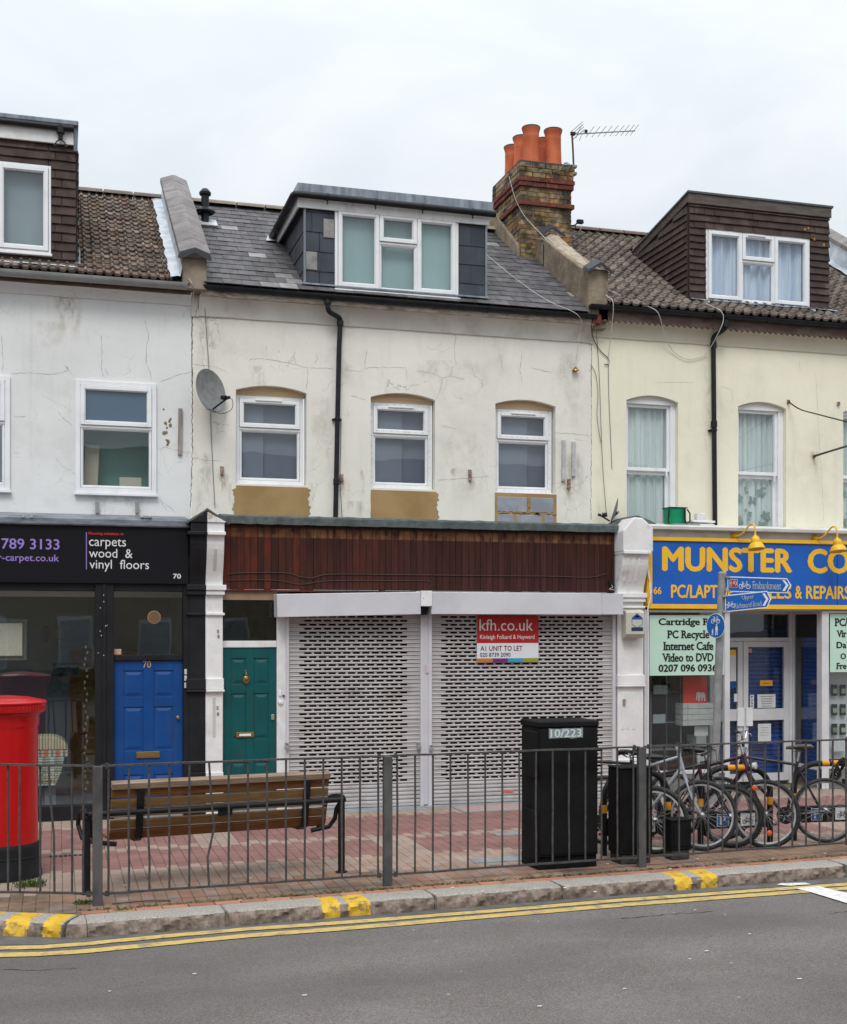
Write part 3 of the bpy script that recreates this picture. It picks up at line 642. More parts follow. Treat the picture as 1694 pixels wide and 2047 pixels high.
for i, (a, b) in enumerate(sw):
    y = .62; zt = sz1+.085; zm = Z(1300, 942, y); W_ = b-a
    mb = MB(); fw = .06
    n = 10; arc = [(a+(b+.03-a)*k/n, sz1+.085*(1-(2*k/n-1)**2)+.01) for k in range(n+1)]
    hz = sz1-.035
    mb.prism([(p, y-.04, q) for p, q in arc]+[(b+.03, y-.04, hz), (a, y-.04, hz)], (0, .09, 0))
    mb.prism([(a+(b-a)*k/n, y-.055, sz1+.04*(1-(2*k/n-1)**2)-.005) for k in range(n+1)]+[(b, y-.055, hz-.0), (a, y-.055, hz-.0)], (0, .014, 0))
    mb.box(a, a+.03, y-.04, y+.05, sz0, hz).box(b-.055, b+.03, y-.04, y+.05, sz0, hz)
    ring(mb, a+.03, b-.055, zm, hz, y-.012, y+.03, .045, .05)          # upper sash in front
    mb.box(b-.12, b-.10, y-.04, y, zm-.09, zm)                          # horn
    ring(mb, a+.03, b-.055, sz0, zm, y+.032, y+.07, .05, .09)
    w = mb.build('window', m_upvc, h66, bevel=.004)
    MB().box(a+.07, b-.1, y+.008, y+.013, zm+.04, hz-.04).build('pane', g_clear, w)
    MB().box(a+.075, b-.1, y+.05, y+.055, sz0+.08, zm-.04).build('pane', g_clear, w)
    curtain(a+.03, b-.05, sz0, hz, y+.10, m_net, ['white net curtain behind the tall sash window nearest the satellite dish', 'white net curtain behind the sash window right of the black downpipe', 'white net curtain behind the sash window at the right edge'][i], .02, 34, 5.+i, group='net curtains in the yellow house')
    room(h66, m_room, a-.05, b+.05, .9, 1.6, sz0-.1, zt)
# leafy stickers/print on lower panes of second and third sash windows
m_leaf = M('leaf_print', (.16, .24, .20), (.25, .32, .28), 5, .8)
for (a, b), seed in ((sw[1], 3), (sw[2], 5)):
    rnd = random.Random(seed); mb = MB()
    for _ in range(26):
        cx_ = rnd.choice((a+.12, a+.3, b-.2)); c = (cx_+rnd.gauss(0, .10), .70, sz0+.05+abs(rnd.gauss(.25, .25))); r = rnd.uniform(.02, .065); an = rnd.uniform(0, 6.28)
        if not (a+.08 < c[0] < b-.1) or c[2] > zm-.15: continue
        mb.poly([(c[0]+r*math.cos(an+t)*(1.6 if k % 2 else .8), c[1]+rnd.random()*.004, c[2]+r*math.sin(an+t)*(1.5 if k % 2 else .7)) for k, t in enumerate([i*.785 for i in range(8)])])
    if mb.f: tag(mb.build('plant', m_leaf), ['leafy green plant shape inside the lower pane of the middle sash window', 'leafy green plant shape inside the lower pane of the sash window at the right edge'][seed == 5], 'plant')
# ---------------- coves below the gutters
def cove(par, m, x0, x1, zb, zt, name='cornice'):
    prof = [(YW+.02, zb-.012), (YW-.020, zb-.012), (YW-.026, zb)] + [(YW-.026-.15*(1-math.cos(t*math.pi/2)), zb+(zt-zb)*math.sin(t*math.pi/2)*.98) for t in (0.15, .35, .55, .75, .9, 1)]+[(YW-.176, zt+.01), (YW+.02, zt+.01)]
    n = 40; mb = MB(); rnd = random.Random(4); off = [(rnd.uniform(-.003, .003), rnd.uniform(-.003, .003)) for _ in range(n+1)]; k = len(prof)
    vs = [(x0+(x1-x0)*i/n, y+off[i][0], z+off[i][1]) for i in range(n+1) for y, z in prof]
    mb.add(vs, [(i*k+j, (i+1)*k+j, (i+1)*k+(j+1) % k, i*k+(j+1) % k) for i in range(n) for j in range(k)]+[tuple(range(k)), tuple(range(n*k, n*k+k))])
    return mb.build(name, m, par, smooth=True)
cove(h70, stucco('cove_white', (.68, .685, .68), .5, warm=(.48, .38, .24)), XL, XA-.01, zt70, zg70-.05); cove(h68, m_cove, XA+.09, XB-.03, zt68, zg68-.06); cove(h66, m_cove66, XB+.012, XR, zt66, zg66-.10)
m_fasc = M('old_fascia_board', (.075, .045, .032), (.12, .08, .06), 6, .85, stretch=(1, 1, 3), bump=.3)
m_fasc68 = M('peeling_fascia', (.30, .25, .20), (.48, .45, .40), 7, .85, stretch=(1, 1, 4), dirt=(.10, .065, .05), dirtamt=.9, dscale=5, dstretch=(1, 1, 3))
MB().box(XL, XA-.03, .31, .40, zg70-.06, zg70+.06).build('fascia_board', m_fasc, h70); MB().box(XA+.1, XB-.02, .305, .40, zg68-.075, zg68+.06).build('fascia_board', m_fasc68, h68)
for par_, a_, b_, zt_, m_ in ((h68, XA-.012, XA+.095, zg68+.02, m_cove), (h68, XB-.035, XB+.014, zg68+.02, m_cove)): MB().box(a_, b_, YW-.03, YW+.1, zt68-.03, zt_).build('wall_end', m_, par_, bevel=.01)
MB().box(XB-.03, XB+.16, .345, YW+.1, zg68-.12, zg66+.04).build('wall_end', m_render, h68, bevel=.01)
# scalloped board on the right house
mb = MB(); x = XB+.03; zb = zg66-.13; pts = []
while x < XR: pts += [(x, zb+.0), (x+.0475, zb-.038)]; x += .095
mb.prism([(p, .30, q) for p, q in pts]+[(pts[-1][0], .30, zg66+.04), (XB+.03, .30, zg66+.04)], (0, .03, 0)); mb.build('fascia_board', M('scalloped_board', (.085, .055, .045), (.14, .10, .085), 5, .85, stretch=(1, 1, 3)), h66)
# ---------------- gutters and pipes
def gutter(par, x0, x1, y, z, m, r=.058, sag=.0, name='gutter', clips=1.0):
    mb = MB(); n = 10; vs = []; xs = [x0+(x1-x0)*i/12 for i in range(13)]
    for i, x in enumerate(xs):
        zz = z-sag*math.sin(math.pi*i/12)
        for rr in (r, r-.006):
            for k in range(n+1): q = math.pi+math.pi*k/n; vs.append((x, y+rr*math.cos(q), zz+rr*math.sin(q)))
    k2 = 2*(n+1); fs = []
    for i in range(12):
        for k in range(n):
            fs += [(i*k2+k, (i+1)*k2+k, (i+1)*k2+k+1, i*k2+k+1), (i*k2+n+1+k, (i+1)*k2+n+1+k, (i+1)*k2+n+2+k, i*k2+n+2+k)]
        for k in (0, n): fs.append((i*k2+k, (i+1)*k2+k, (i+1)*k2+n+1+k, i*k2+n+1+k))
    fs += [tuple(range(n+1)), tuple(range(12*k2, 12*k2+n+1))]
    mb.add(vs, fs); s = x0+.15
    while s < x1:
        zz = z-sag*math.sin(math.pi*(s-x0)/(x1-x0))
        mb.tube([(s, y+(r+.004)*math.cos(math.pi+math.pi*k/8), zz+(r+.004)*math.sin(math.pi+math.pi*k/8)) for k in range(9)], .006, 5); 
        mb.lathe([(r+.005, 0), (r+.005, .03)], (s+.4, y, zz-.0), 16, ax=(Vector((0, 1, 0)), Vector((0, 0, 1)), Vector((1, 0, 0)))) if False else None
        s += clips
    return mb.build(name, m, par, smooth=True)
gutter(h70, XL, X(374, .27), .25, zg70+.045, m_gutterg, .078, clips=1.25)
gutter(h68, X(409, .27), X(1193, .27), .27, zg68+.05, m_black, .058, sag=.015, clips=.75)
gutter(h66, X(1180, .24), XR, .24, zg66+.045, m_black, .058, clips=.9)
def pipe(par, pts, r, collars, name='downpipe', ):
    q = [P(u, v, y) for u, v, y in pts]; fine = []
    for i, p in enumerate(q):      # round the bends
        if 0 < i < len(q)-1:
            a = p+(q[i-1]-p).normalized()*min(.06, (q[i-1]-p).length/2); b = p+(q[i+1]-p).normalized()*min(.06, (q[i+1]-p).length/2)
            for t in (0, .25, .5, .75, 1): fine.append(a*(1-t)**2+p*2*t*(1-t)+b*t*t)
        else: fine.append(p)
    mb = MB().tube(fine, r, 12)
    for u, v, y, h in collars:
        c = P(u, v, y); mb.lathe([(r+.002, -h), (r+.012, -h+.004), (r+.012, h-.004), (r+.002, h)], c, 14)
        mb.box(c.x-r-.03, c.x+r+.03, c.y+r*.6, YW, c.z-.012, c.z+.012) if h < .03 else None
    return mb.build(name, m_black, par, smooth=True)
pipe(h68, [(655, 597, .27), (656, 622, .27), (681, 636, .43), (678, 700, .43), (671, 1034, .43)], .034, [(655.5, 604, .27, .03), (680.5, 646, .43, .035), (675, 838, .43, .02), (673, 963, .43, .045)])
pipe(h66, [(1452, 640, .24), (1451, 657, .24), (1427, 672, .43), (1427, 720, .43), (1430, 1050, .43)], .036, [(1451, 650, .24, .03), (1427, 690, .43, .045), (1428, 848, .43, .05), (1428, 860, .43, .02)])
# ---------------- roofs
SL = .645; YE = .22; YR = 3.5
def roofz(y, z0): return z0+(y-YE)*SL
R70, R68, R66 = zg70+.075, zg68+.07, zg66+.075
sdir = Vector((0, 1, SL)).normalized(); ndir = Vector((0, -SL, 1)).normalized(); SLEN = (YR-YE)*math.sqrt(1+SL*SL)
m_under = M('roof_under', (.035, .03, .028), None, rough=.9)
def roofbase(par, x0, x1, z0):
    o = MB().prism([(x0, YE, z0-.03), (x0, YR, roofz(YR, z0)-.03), (x0, YR+3.3, z0-.03)], (x1-x0, 0, 0)).build('roof', m_under, par); return o
rf70 = roofbase(h70, XL, XA-.05, R70); rf68 = roofbase(h68, XA+.12, XB-.14, R68); rf66 = roofbase(h66, XB+.14, XR-.1, R66)
def lay(parent, protos, x0, x1, z0, px, ps, lift, tilt, skip, stag=True, s0=0.0, s1=None, name='slate', jit=.002, pick=None, limit=296):
    """tiles laid row on row up the slope; protos = list of (mesh, verts, faces, material)"""
    cells = []; j = 0; s = s0; s1 = s1 or SLEN
    while s < s1:
        x = x0+(px/2 if (stag and j % 2) else 0)
        while x < x1-.02:
            w = min(px, x1-x)
            y = YE+s*sdir.y; z = z0+s*sdir.z
            if not skip(x+px/2, y): cells.append((y, x, s, w/px))
            x += px
        if stag and j % 2: cells.append((YE+s*sdir.y, x0, s, .5)) if not skip(x0+px*.25, YE+s*sdir.y) else None
        s += ps; j += 1
    cells.sort(key=lambda c: (c[0]+16.2)**2+(c[1]-1)**2)
    rest = {}
    for n, (y, x, s, fw) in enumerate(cells):
        pr = pick(x, y) if pick else random.choice(protos)
        c = Vector((x, YE, z0))+sdir*s+ndir*(lift+random.uniform(-jit, jit))
        yy = sdir; zz = ndir
        R = Matrix(((1, 0, 0), (yy.x, yy.y, yy.z), (zz.x, zz.y, zz.z))).transposed().to_4x4()
        mt = Matrix.Translation(c) @ R @ Matrix.Rotation(-tilt+random.uniform(-.006, .006), 4, 'X') @ Matrix.Rotation(random.uniform(-.006, .006), 4, 'Z') @ Matrix.Diagonal((fw, 1, 1, 1))
        if n < limit: inst(name, pr[0], parent, mt)
        else:
            mb = rest.setdefault(id(pr), (MB(), pr[3])); mb[0].add([mt @ Vector(v) for v in pr[1]], pr[2])
    for mb, m in rest.values(): tag(mb.build(name+'_rows', m, parent), kind='stuff')
def proto(mb, nm, m): me = mb.mesh(nm, m); return (me, list(mb.v), list(mb.f), m)
def slate_proto(w, l, m, nm='slate'): return proto(MB().box(.0025, w-.0025, 0, l, -.008, 0), nm, m)
SX, SP = .25, .215
pr_s = [slate_proto(SX, SP+.09, m_slate)]; pr_l = slate_proto(SX, SP+.09, m_slatelight)
D68x0, D68x1, D68y = X(609, .38), X(972, .38), .38
D68top = (Z(609, 398, .38)+Z(972, 437, .38))/2
D68yb = YE+(D68top-.05-R68)/SL
def skip68(x, y): return D68x0+.10 < x < D68x1-.10 and D68y+.12 < y < D68yb-.15
def pick68(x, y):
    if (2.55 < x < 3.25 and y < .75 and random.random() < .55) or random.random() < .02: return pr_l
    return pr_s[0]
lay(rf68, pr_s, XA+.13, XB-.15, R68, SX, SP, .018, .035, skip68, pick=pick68)
def tile_proto(w, l, m, rolls, nm, h=.016):
    mb = MB(); n = 6*rolls; vs = []
    for j, y in enumerate((0, l)):
        for i in range(n+1):
            t = i/n; z = h*max(0, math.sin(t*rolls*2*math.pi))**.7; vs.append((.002+(w-.004)*t, y, z))
    for i in range(n+1): vs.append((vs[i][0], 0, vs[i][2]-.034))
    mb.add(vs, [(i, i+1, n+2+i, n+1+i) for i in range(n)]+[(2*(n+1)+i, 2*(n+1)+i+1, i+1, i) for i in range(n)])
    return proto(mb, nm, m)
t70 = tile_proto(.225, .25, m_tile70, 2, 'roof_tile', .028); t66 = tile_proto(.30, .25, m_tile66, 2, 'roof_tile', .036)
D70x1, D70y = X(152, .45), .45; D70top = Z(150, 293, .45)
D66x0, D66x1, D66y = X(1378, .6), X(1658, .6), .6; D66top = (Z(1378, 392, .6)+Z(1656, 412, .6))/2
D66yb = YE+(D66top-.25-R66)/SL; D70yb = YR
lay(rf70, [t70], D70x1-1.6, XA-.28, R70, .225, .212, .03, .11, lambda x, y: x < D70x1-.05 and y > D70y+.05, stag=False, name='roof_tile')
lay(rf66, [t66], XB+.15, XR-.18, R66, .30, .212, .03, .11, lambda x, y: D66x0+.1 < x < D66x1-.1 and D66y+.12 < y < D66yb-.15, stag=False, name='roof_tile')
# flat infill under the far left part
def ridge(par, x0, x1, z0, m=m_ridge):
    x = x0
    while x < x1-.05:
        w = min(.44, x1-x); c = Vector((x, YR, roofz(YR, z0)+.0)); n = 8; vs = []
        for xx in (0, w-.012):
            for k in range(n+1): q = math.pi*(.08+.84*k/n); vs.append((c.x+xx, c.y+.13*math.cos(q), c.z-.02+.11*math.sin(q)))
        MB().add(vs, [(k, k+1, n+2+k, n+1+k) for k in range(n)]+[tuple(range(n+1)), tuple(range(n+1, 2*n+2))]).build('ridge_tile', m, par); x += .45
ridge(rf70, D70x1, XA-.1, R70); ridge(rf68, XA+.1, XB, R68, M('ridge_clay', (.20, .165, .13), (.27, .23, .18), 5, .85, rnd=.1)); ridge(rf66, XB+.1, 10.6, R66, M('ridge_brown', (.13, .085, .07), (.17, .12, .10), 5, .85, rnd=.1))
# ---------------- party parapets
def parapet(par, xc, hw, y0, y1, z0, up, m, mcap, capmode, front=.0, name='party_wall'):
    zt = lambda y: roofz(y, z0)+up
    mb = MB(); mb.prism([(xc-hw, y0, zg68-.02), (xc-hw, y0, zt(y0)), (xc-hw, y1, zt(y1)), (xc-hw, y1, z0-.3)], (2*hw, 0, 0))
    o = mb.build(name, m, par, bevel=.01); return o, zt
pw = XA+.01
par1, zt1 = parapet(h68, pw, .160, .24, 3.45, R68, .34, m_renderg, m_coping, 0)
s = 0; L_ = (3.45-.24)*math.sqrt(1+SL*SL)
zc0 = zt1(.24)
while s < L_-.05:      # saddleback coping stones
    l = min(.42, L_-s); c = Vector((pw, .24-.05, zc0-.03))+sdir*s; hw = .20
    prof = [(-hw, -.02), (-hw, .05), (-.02, .115), (.02, .115), (hw, .05), (hw, -.02)]
    MB().prism([c+Vector((a, 0, 0))+ndir*b for a, b in prof], sdir*(l-.008)).build('coping_stone', m_coping, par1, bevel=.006); s += .42
hw = .215; prof = [(-hw, -.03), (-hw+.02, .035), (0, .125), (hw-.02, .035), (hw, -.03), (hw-.035, -.035), (0, .06), (-hw+.035, -.035)]
c = Vector((pw, .13, zc0-.055)); MB().prism([c+Vector((a, 0, b)) for a, b in prof], (0, .12, .05)).build('cap_tile', m_copdark, par1)
# lead flashing down the left of the parapet
fl = MB(); n = 26; vs = []; rnd = random.Random(2)
for i in range(n+1):
    c = Vector((pw-.165, YE+.02, R70))+sdir*(SLEN*i/n)
    for a, b in ((-.0, .16), (-.02, .05), (-.07, .045), (-.15, .03)): vs.append(c+Vector((a+rnd.uniform(-.022, .022)*(a < -.05), 0, 0))+ndir*(b+rnd.uniform(-.008, .008)+.02))
fl.add(vs, [(i*4+j, (i+1)*4+j, (i+1)*4+j+1, i*4+j+1) for i in range(n) for j in range(3)]); fl.build('lead_flashing', m_flash, rf70, smooth=True)
# right party wall, lower half (rendered, broken cap) and rear part up to the chimney
p2 = XB+.02
zz2 = lambda y: roofz(y, R66)
mb = MB(); mb.prism([(p2-.16, .30, zg68-.02), (p2-.16, .30, zz2(.30)+.44), (p2-.16, .62, zz2(.62)+.36), (p2-.16, 2.05, zz2(2.05)+.28), (p2-.16, 2.05, R66-.2)], (.32, 0, 0)); par2 = mb.build('party_wall', m_render, h68, bevel=.015)
mb = MB(); n = 16; rnd = random.Random(8); top = []
for i in range(n+1):
    y = .5+1.55*i/n; z = zz2(y)+.30+(.05 if i < 2 else 0); top.append([(p2-.14+rnd.uniform(0, .03), y, z+.0), (p2-.05, y, z+.06+rnd.uniform(-.01, .02)), (p2+.08, y, z+.05+rnd.uniform(-.012, .015)), (p2+.17, y, z-.02)])
mb.add([q for r in top for q in r], [(i*4+j, (i+1)*4+j, (i+1)*4+j+1, i*4+j+1) for i in range(n) for j in range(3)]); mb.build('flaunching', M('mortar_cap', (.30, .25, .19), (.42, .36, .28), 8, .9, bump=.8, bscale=20, dirt=(.14, .11, .08), dirtamt=.8, dscale=7), par2)
for yy, zc in ((.20, zz2(.30)+.47), (1.98, zz2(2.05)+.40)):
    hw = .20; c = Vector((p2, yy, zc)); MB().prism([c+Vector((a, 0, b)) for a, b in [(-hw, -.10), (-hw+.01, -.06), (0, .06), (hw-.01, -.06), (hw, -.10), (0, .02)]], (0, .20, .10)).build('cap_tile', m_copdark, par2)
MB().box(p2+.17, p2+.19, .32, .34, 6.9, 7.2)
MB().prism([(p2-.16, 2.0, R68-.1), (p2-.16, 2.0, zz2(2.0)+.2), (p2-.16, 3.9, zz2(3.5)+.35), (p2-.16, 3.9, R68)], (.32, 0, 0)).build('party_wall', m_render, h68)
MB().add([(p2+.16, .34, R66+.03), (p2+.36, .34, R66+.03), (p2+.3, 1.0, roofz(1.0, R66)+.06), (p2+.16, 1.0, roofz(1.0, R66)+.1)], [(0, 1, 2, 3)]).build('lead_flashing', m_flash, rf66)
MB().box(p2-.1, p2+.03, .27, .37, zg68-.06, zg68+.06).build('brick', m_redbrick, par2)
# far right party wall beyond the dormer
p3 = XR-.02
MB().prism([(p3-.14, .24, zg66), (p3-.14, .24, roofz(.24, R66)+.42), (p3-.14, 3.6, roofz(3.6, R66)+.40), (p3-.14, 3.6, zg66)], (.28, 0, 0)).build('party_wall', m_renderg, h66)
s = 0
while s < L_:
    c = Vector((p3, .20, roofz(.24, R66)+.40))+sdir*s; hw = .18
    MB().prism([c+Vector((a, 0, 0))+ndir*b for a, b in [(-hw, -.02), (-hw, .05), (-.02, .115), (.02, .115), (hw, .05), (hw, -.02)]], sdir*.41).build('coping_stone', m_coping, h66, bevel=.006); s += .42
fl = MB(); vs = []
for i in range(n+1):
    c = Vector((p3-.145, YE+.02, R66))+sdir*(SLEN*i/n)
    for a, b in ((0, .34), (-.02, .20), (-.03, .06), (-.2, .05)): vs.append(c+Vector((a, 0, 0))+ndir*(b+.02+rnd.uniform(-.01, .01)))
fl.add(vs, [(i*4+j, (i+1)*4+j, (i+1)*4+j+1, i*4+j+1) for i in range(n) for j in range(3)]); fl.build('lead_flashing', m_flash, rf66, smooth=True)
# ---------------- chimney
cx0, cx1, cy0, cy1 = X(1041, 2.35), X(1143, 2.35), 2.35, 3.62
CT = Z(1092, 327, 2.35); CB = 7.6
ch = MB().box(cx0+.012, cx1-.012, cy0+.012, cy1-.012, CB, CT-.02).build('chimney', m_mortar, h68)
CHH = .0755; zc = CT-.02; row = 0; bw = .222
bm_cache = {}
def brickm(w, d, h, m):
    k = (round(w, 3), round(d, 3), m.name)
    if k not in bm_cache:
        mb = MB(); c = .004; x, y, z = w/2, d/2, h/2; rr = random.Random(len(bm_cache))
        mb.add([(x*a+rr.uniform(-.003, .003), y*b+rr.uniform(-.003, .003), z*e+rr.uniform(-.003, .003)) for e in (-1, 1) for b in (-1, 1) for a in (-1, 1)], [(0, 2, 3, 1), (4, 5, 7, 6), (0, 1, 5, 4), (2, 6, 7, 3), (0, 4, 6, 2), (1, 3, 7, 5)])
        bm_cache[k] = mb.mesh('brick', m)
    return bm_cache[k]
nb = 0
while zc > CB+.3:
    off = 0.; m = m_stock
    if row in (3, 4): off = .045 if row == 3 else .03; m = m_redbrick
    elif row == 8: off = .04; m = m_redbrick
    elif row < 3: off = .028
    x0, x1, y0 = cx0-off, cx1+off, cy0-off; h = CHH-.011
    # front face
    x = x0; first = True
    while x < x1-.02:
        w = min(bw, x1-x)
        if first and row % 2: w = bw/2
        if x1-(x+w) < .05: w = x1-x
        me = brickm(w-.010, .10, h, m); inst('brick', me, ch, Matrix.Translation((x+w/2, y0+.05+random.uniform(-.003, .003), zc-h/2))); nb += 1
        x += w; first = False
    y = y0+.105; first = True
    while y < cy1-.02:
        w = min(bw, cy1-y)
        if first and not row % 2: w = bw/2
        if nb < 298: inst('brick', brickm(.10, w-.010, h, m), ch, Matrix.Translation((x0+.05+random.uniform(-.003, .003), y+w/2, zc-h/2))); nb += 1
        y += w; first = False
    if off > .035: MB().box(x0+.01, x1-.01, y0+.01, cy1, zc-h+.002, zc-.004).build('course_core', m_mortar, ch)
    zc -= CHH; row += 1
print('chimney bricks', nb)
MB().box(cx0-.02, cx1+.02, cy0-.02, cy1, CT-.019, CT+.02).build('flaunching', m_potrim, ch, bevel=.008)
MB().prism([(cx0-.05, cy0-.0, roofz(cy0, R68)-.1), (cx0-.05, cy0+.05, roofz(cy0, R68)+.22), (cx0-.05, cy0+.45, roofz(cy0, R68)+.52), (cx0-.05, cy1-.05, roofz(cy1, R68)+.34), (cx0-.05, cy1+.3, roofz(cy1, R68)+.2), (cx0-.05, cy1+.3, roofz(YR, R68)-.3)], (.06, 0, 0)).build('cement_fillet', m_render, ch, bevel=.012)
prof = [(.148, 0), (.146, .05), (.137, .12), (.130, .32), (.128, .44), (.131, .455), (.128, .47), (.130, .53), (.145, .57), (.150, .585), (.150, .60), (.128, .60), (.118, .3)]
potm = MB().lathe(prof, (0, 0, 0), 28)
pots = []
for u, v, y in ((1062, 252, 2.58), (1106, 257, 2.58), (1048, 0, 3.0), (1095, 0, 3.0), (1032, 0, 3.42)):
    xx = X(1062, 2.58) if u in (1062, 1048, 1032) else X(1106, 2.58)
    hh = 1.06
    o = MB().lathe([(r, z*hh) for r, z in prof], (xx, y, CT), 28).build('chimney_pot', m_pot, ch, smooth=True)
    MB().lathe([(.119, 0), (.151, 0), (.153, .012), (.147, .022), (.126, .022)], (xx, y, CT+.6*hh-.012), 28).build('pot_rim', m_potrim, ch, smooth=True)

# hairline cracks in the render
m_crack = M('crack', (.16, .15, .13), (.34, .33, .30), 9, .95)
def crack(par, pts, w=.0035, y=YW-.0015, m=None):
    rr = random.Random(int(pts[0][0]*7+pts[0][1])); q = [P(u, v, y) for u, v in pts]; f_ = []
    for a, b in zip(q, q[1:]):
        n = max(2, int((b-a).length/.03))
        for i in range(n): p = a.lerp(b, i/n); f_.append(p+Vector((rr.uniform(-.007, .007), 0, rr.uniform(-.007, .007))))
    f_.append(q[-1]); vs = []; n = len(f_)
    for i, p in enumerate(f_):
        d = (f_[min(i+1, n-1)]-f_[max(0, i-1)]).normalized(); s = Vector((-d.z, 0, d.x))*w*rr.uniform(.25, 1.)*(1 if 0 < i < n-1 else .2)
        vs += [p+s, p-s]
    return MB().add(vs, [(2*i, 2*i+1, 2*i+3, 2*i+2) for i in range(n-1)]).build('crack', m or m_crack, par)
for c in ([(203, 668), (204, 700), (202, 730), (205, 745), (208, 753)], [(290, 640), (297, 668), (293, 700), (292, 725), (300, 745), (304, 762)], [(22, 747), (60, 745), (100, 748), (125, 745), (138, 740), (132, 732)], [(128, 728), (138, 740), (150, 753)], [(318, 763), (340, 756), (360, 748), (383, 743)], [(115, 822), (130, 838), (147, 852)], [(315, 990), (325, 1005), (345, 1017), (352, 1028)], [(320, 1000), (335, 1022)], [(2, 670), (5, 690), (6, 730), (4, 745)], [(318, 898), (330, 894), (355, 900), (380, 907)], [(26, 830), (40, 834), (52, 831)], [(26, 904), (38, 906)], [(210, 735), (217, 752)]): crack(h70, c, .0028)
for c in ([(385, 660), (400, 666), (402, 690), (408, 708), (405, 725), (410, 738)], [(385, 728), (408, 730), (430, 734), (455, 744)], [(385, 915), (410, 920), (445, 922)], [(497, 720), (520, 716), (560, 722), (590, 728), (615, 735), (616, 760), (612, 780)], [(615, 735), (640, 736), (668, 737)], [(533, 690), (533, 712)], [(632, 706), (635, 718), (630, 728)], [(588, 700), (592, 728)], [(690, 740), (725, 742), (730, 735), (770, 734), (812, 735)], [(812, 735), (815, 760)], [(830, 740), (860, 745), (885, 755), (880, 780), (872, 800)], [(885, 755), (900, 752), (905, 735), (912, 728), (909, 700), (910, 680)], [(945, 735), (948, 750), (965, 762)], [(900, 752), (930, 758)], [(735, 700), (728, 735)], [(700, 790), (735, 800)], [(880, 850), (915, 858)], [(1000, 705), (1006, 745)], [(1060, 735), (1105, 745)], [(1110, 865), (1180, 870)], [(875, 960), (980, 952)], [(1045, 700), (1040, 740), (1046, 770)]): crack(h68, c, .0026)
for c in ([(1310, 765), (1390, 764)], [(1440, 772), (1462, 778), (1468, 808)], [(1632, 745), (1634, 800), (1640, 900), (1648, 1045)], [(1600, 720), (1600, 745)]): crack(h66, c, .0018)
crack(h68, [(388, 606), (385, 640), (384, 700), (385, 760), (384, 830), (385, 900), (383, 960), (381, 1015)], .009, YW-.002, M('joint_dark', (.10, .085, .07), (.25, .23, .2), 12, .95))
crack(h68, [(400, 590), (397, 610), (393, 622), (390, 632)], .007, YW-.034); crack(h68, [(1183, 690), (1182, 760), (1183, 850), (1182, 950), (1182, 1040)], .006, YW-.002)
crack(h68, [(905, 660), (912, 672), (908, 690)], .004)
m_stain = M('rust_stain', (.42, .33, .20), (.55, .46, .32), 20, .95)

def stainmat(name, col, sc=9., st=(1, 1, .35), amt=.7):
    m = bpy.data.materials.new(name); m.use_nodes = True; t = m.node_tree; b = t.nodes['Principled BSDF']; b.inputs['Base Color'].default_value = (*col, 1); b.inputs['Roughness'].default_value = .95; b.inputs['Specular IOR Level'].default_value = .1
    tc = N(t, 'ShaderNodeTexCoord'); s = N(t, 'ShaderNodeSeparateXYZ'); t.links.new(tc.outputs['Generated'], s.inputs[0])
    ex = mth(t, 'MULTIPLY', mrange(t, s.outputs[0], 0, .35, 0, 1, True), mrange(t, s.outputs[0], 1, .65, 0, 1, True))
    ez = mth(t, 'MULTIPLY', mrange(t, s.outputs[2], 0, .7, 0, 1, True), mrange(t, s.outputs[2], 1, .88, 0, 1, True))
    g = N(t, 'ShaderNodeNewGeometry'); mp = N(t, 'ShaderNodeMapping'); mp.inputs['Scale'].default_value = st; t.links.new(g.outputs['Position'], mp.inputs[0])
    n = N(t, 'ShaderNodeTexNoise', i_Scale=sc, i_Detail=8., i_Roughness=.65); t.links.new(mp.outputs[0], n.inputs['Vector'])
    f = mth(t, 'MULTIPLY', mth(t, 'MULTIPLY', ex, ez), mth(t, 'MULTIPLY', mrange(t, n.outputs[0], .40, .70, .0, 1., True), amt))
    t.links.new(f, b.inputs['Alpha']); return m
st_rust = stainmat('stain_rust', (.42, .29, .16), 12, amt=.55); st_grime = stainmat('stain_grime', (.42, .395, .34), 9, (1, 1, .4), .4); st_soft = stainmat('stain_soft', (.60, .58, .51), 5, (1, 1, .7), .38); st_ochre = stainmat('stain_ochre', (.50, .40, .24), 10, amt=.6)
def stain(par, u0, v0, u1, v1, m, y=YW-.0012): MB().poly([P(u0, v0, y), P(u1, v0, y), P(u1, v1, y), P(u0, v1, y)]).build('stain', m, par)
for a in ((432, 945, 460, 1000, st_rust), (676, 955, 694, 1015, st_rust), (930, 955, 952, 990, st_rust), (1128, 972, 1150, 1008, st_rust), (718, 935, 735, 1010, st_ochre), (898, 935, 918, 955, st_rust), (385, 600, 440, 760, st_grime), (500, 730, 545, 790, st_grime), (385, 900, 430, 1040, st_grime), (640, 690, 720, 790, st_soft), (800, 720, 990, 810, st_soft), (1100, 700, 1182, 900, st_soft), (616, 780, 668, 1030, st_soft), (870, 860, 985, 1040, st_soft), (690, 1000, 735, 1040, st_grime), (1112, 900, 1175, 1045, st_grime), (455, 962, 470, 1030, st_ochre), (612, 962, 628, 1030, st_ochre), (1085, 1000, 1112, 1046, st_ochre)): stain(h68, *a)
for a in ((180, 1018, 205, 1034, st_rust), (262, 1018, 287, 1034, st_rust), (60, 640, 135, 720, st_soft), (160, 988, 310, 1030, st_grime), (100, 560, 170, 700, st_ochre)): stain(h70, *a)
for a in ((1615, 900, 1640, 945, st_grime), (1405, 690, 1425, 1040, st_soft)): stain(h66, *a)
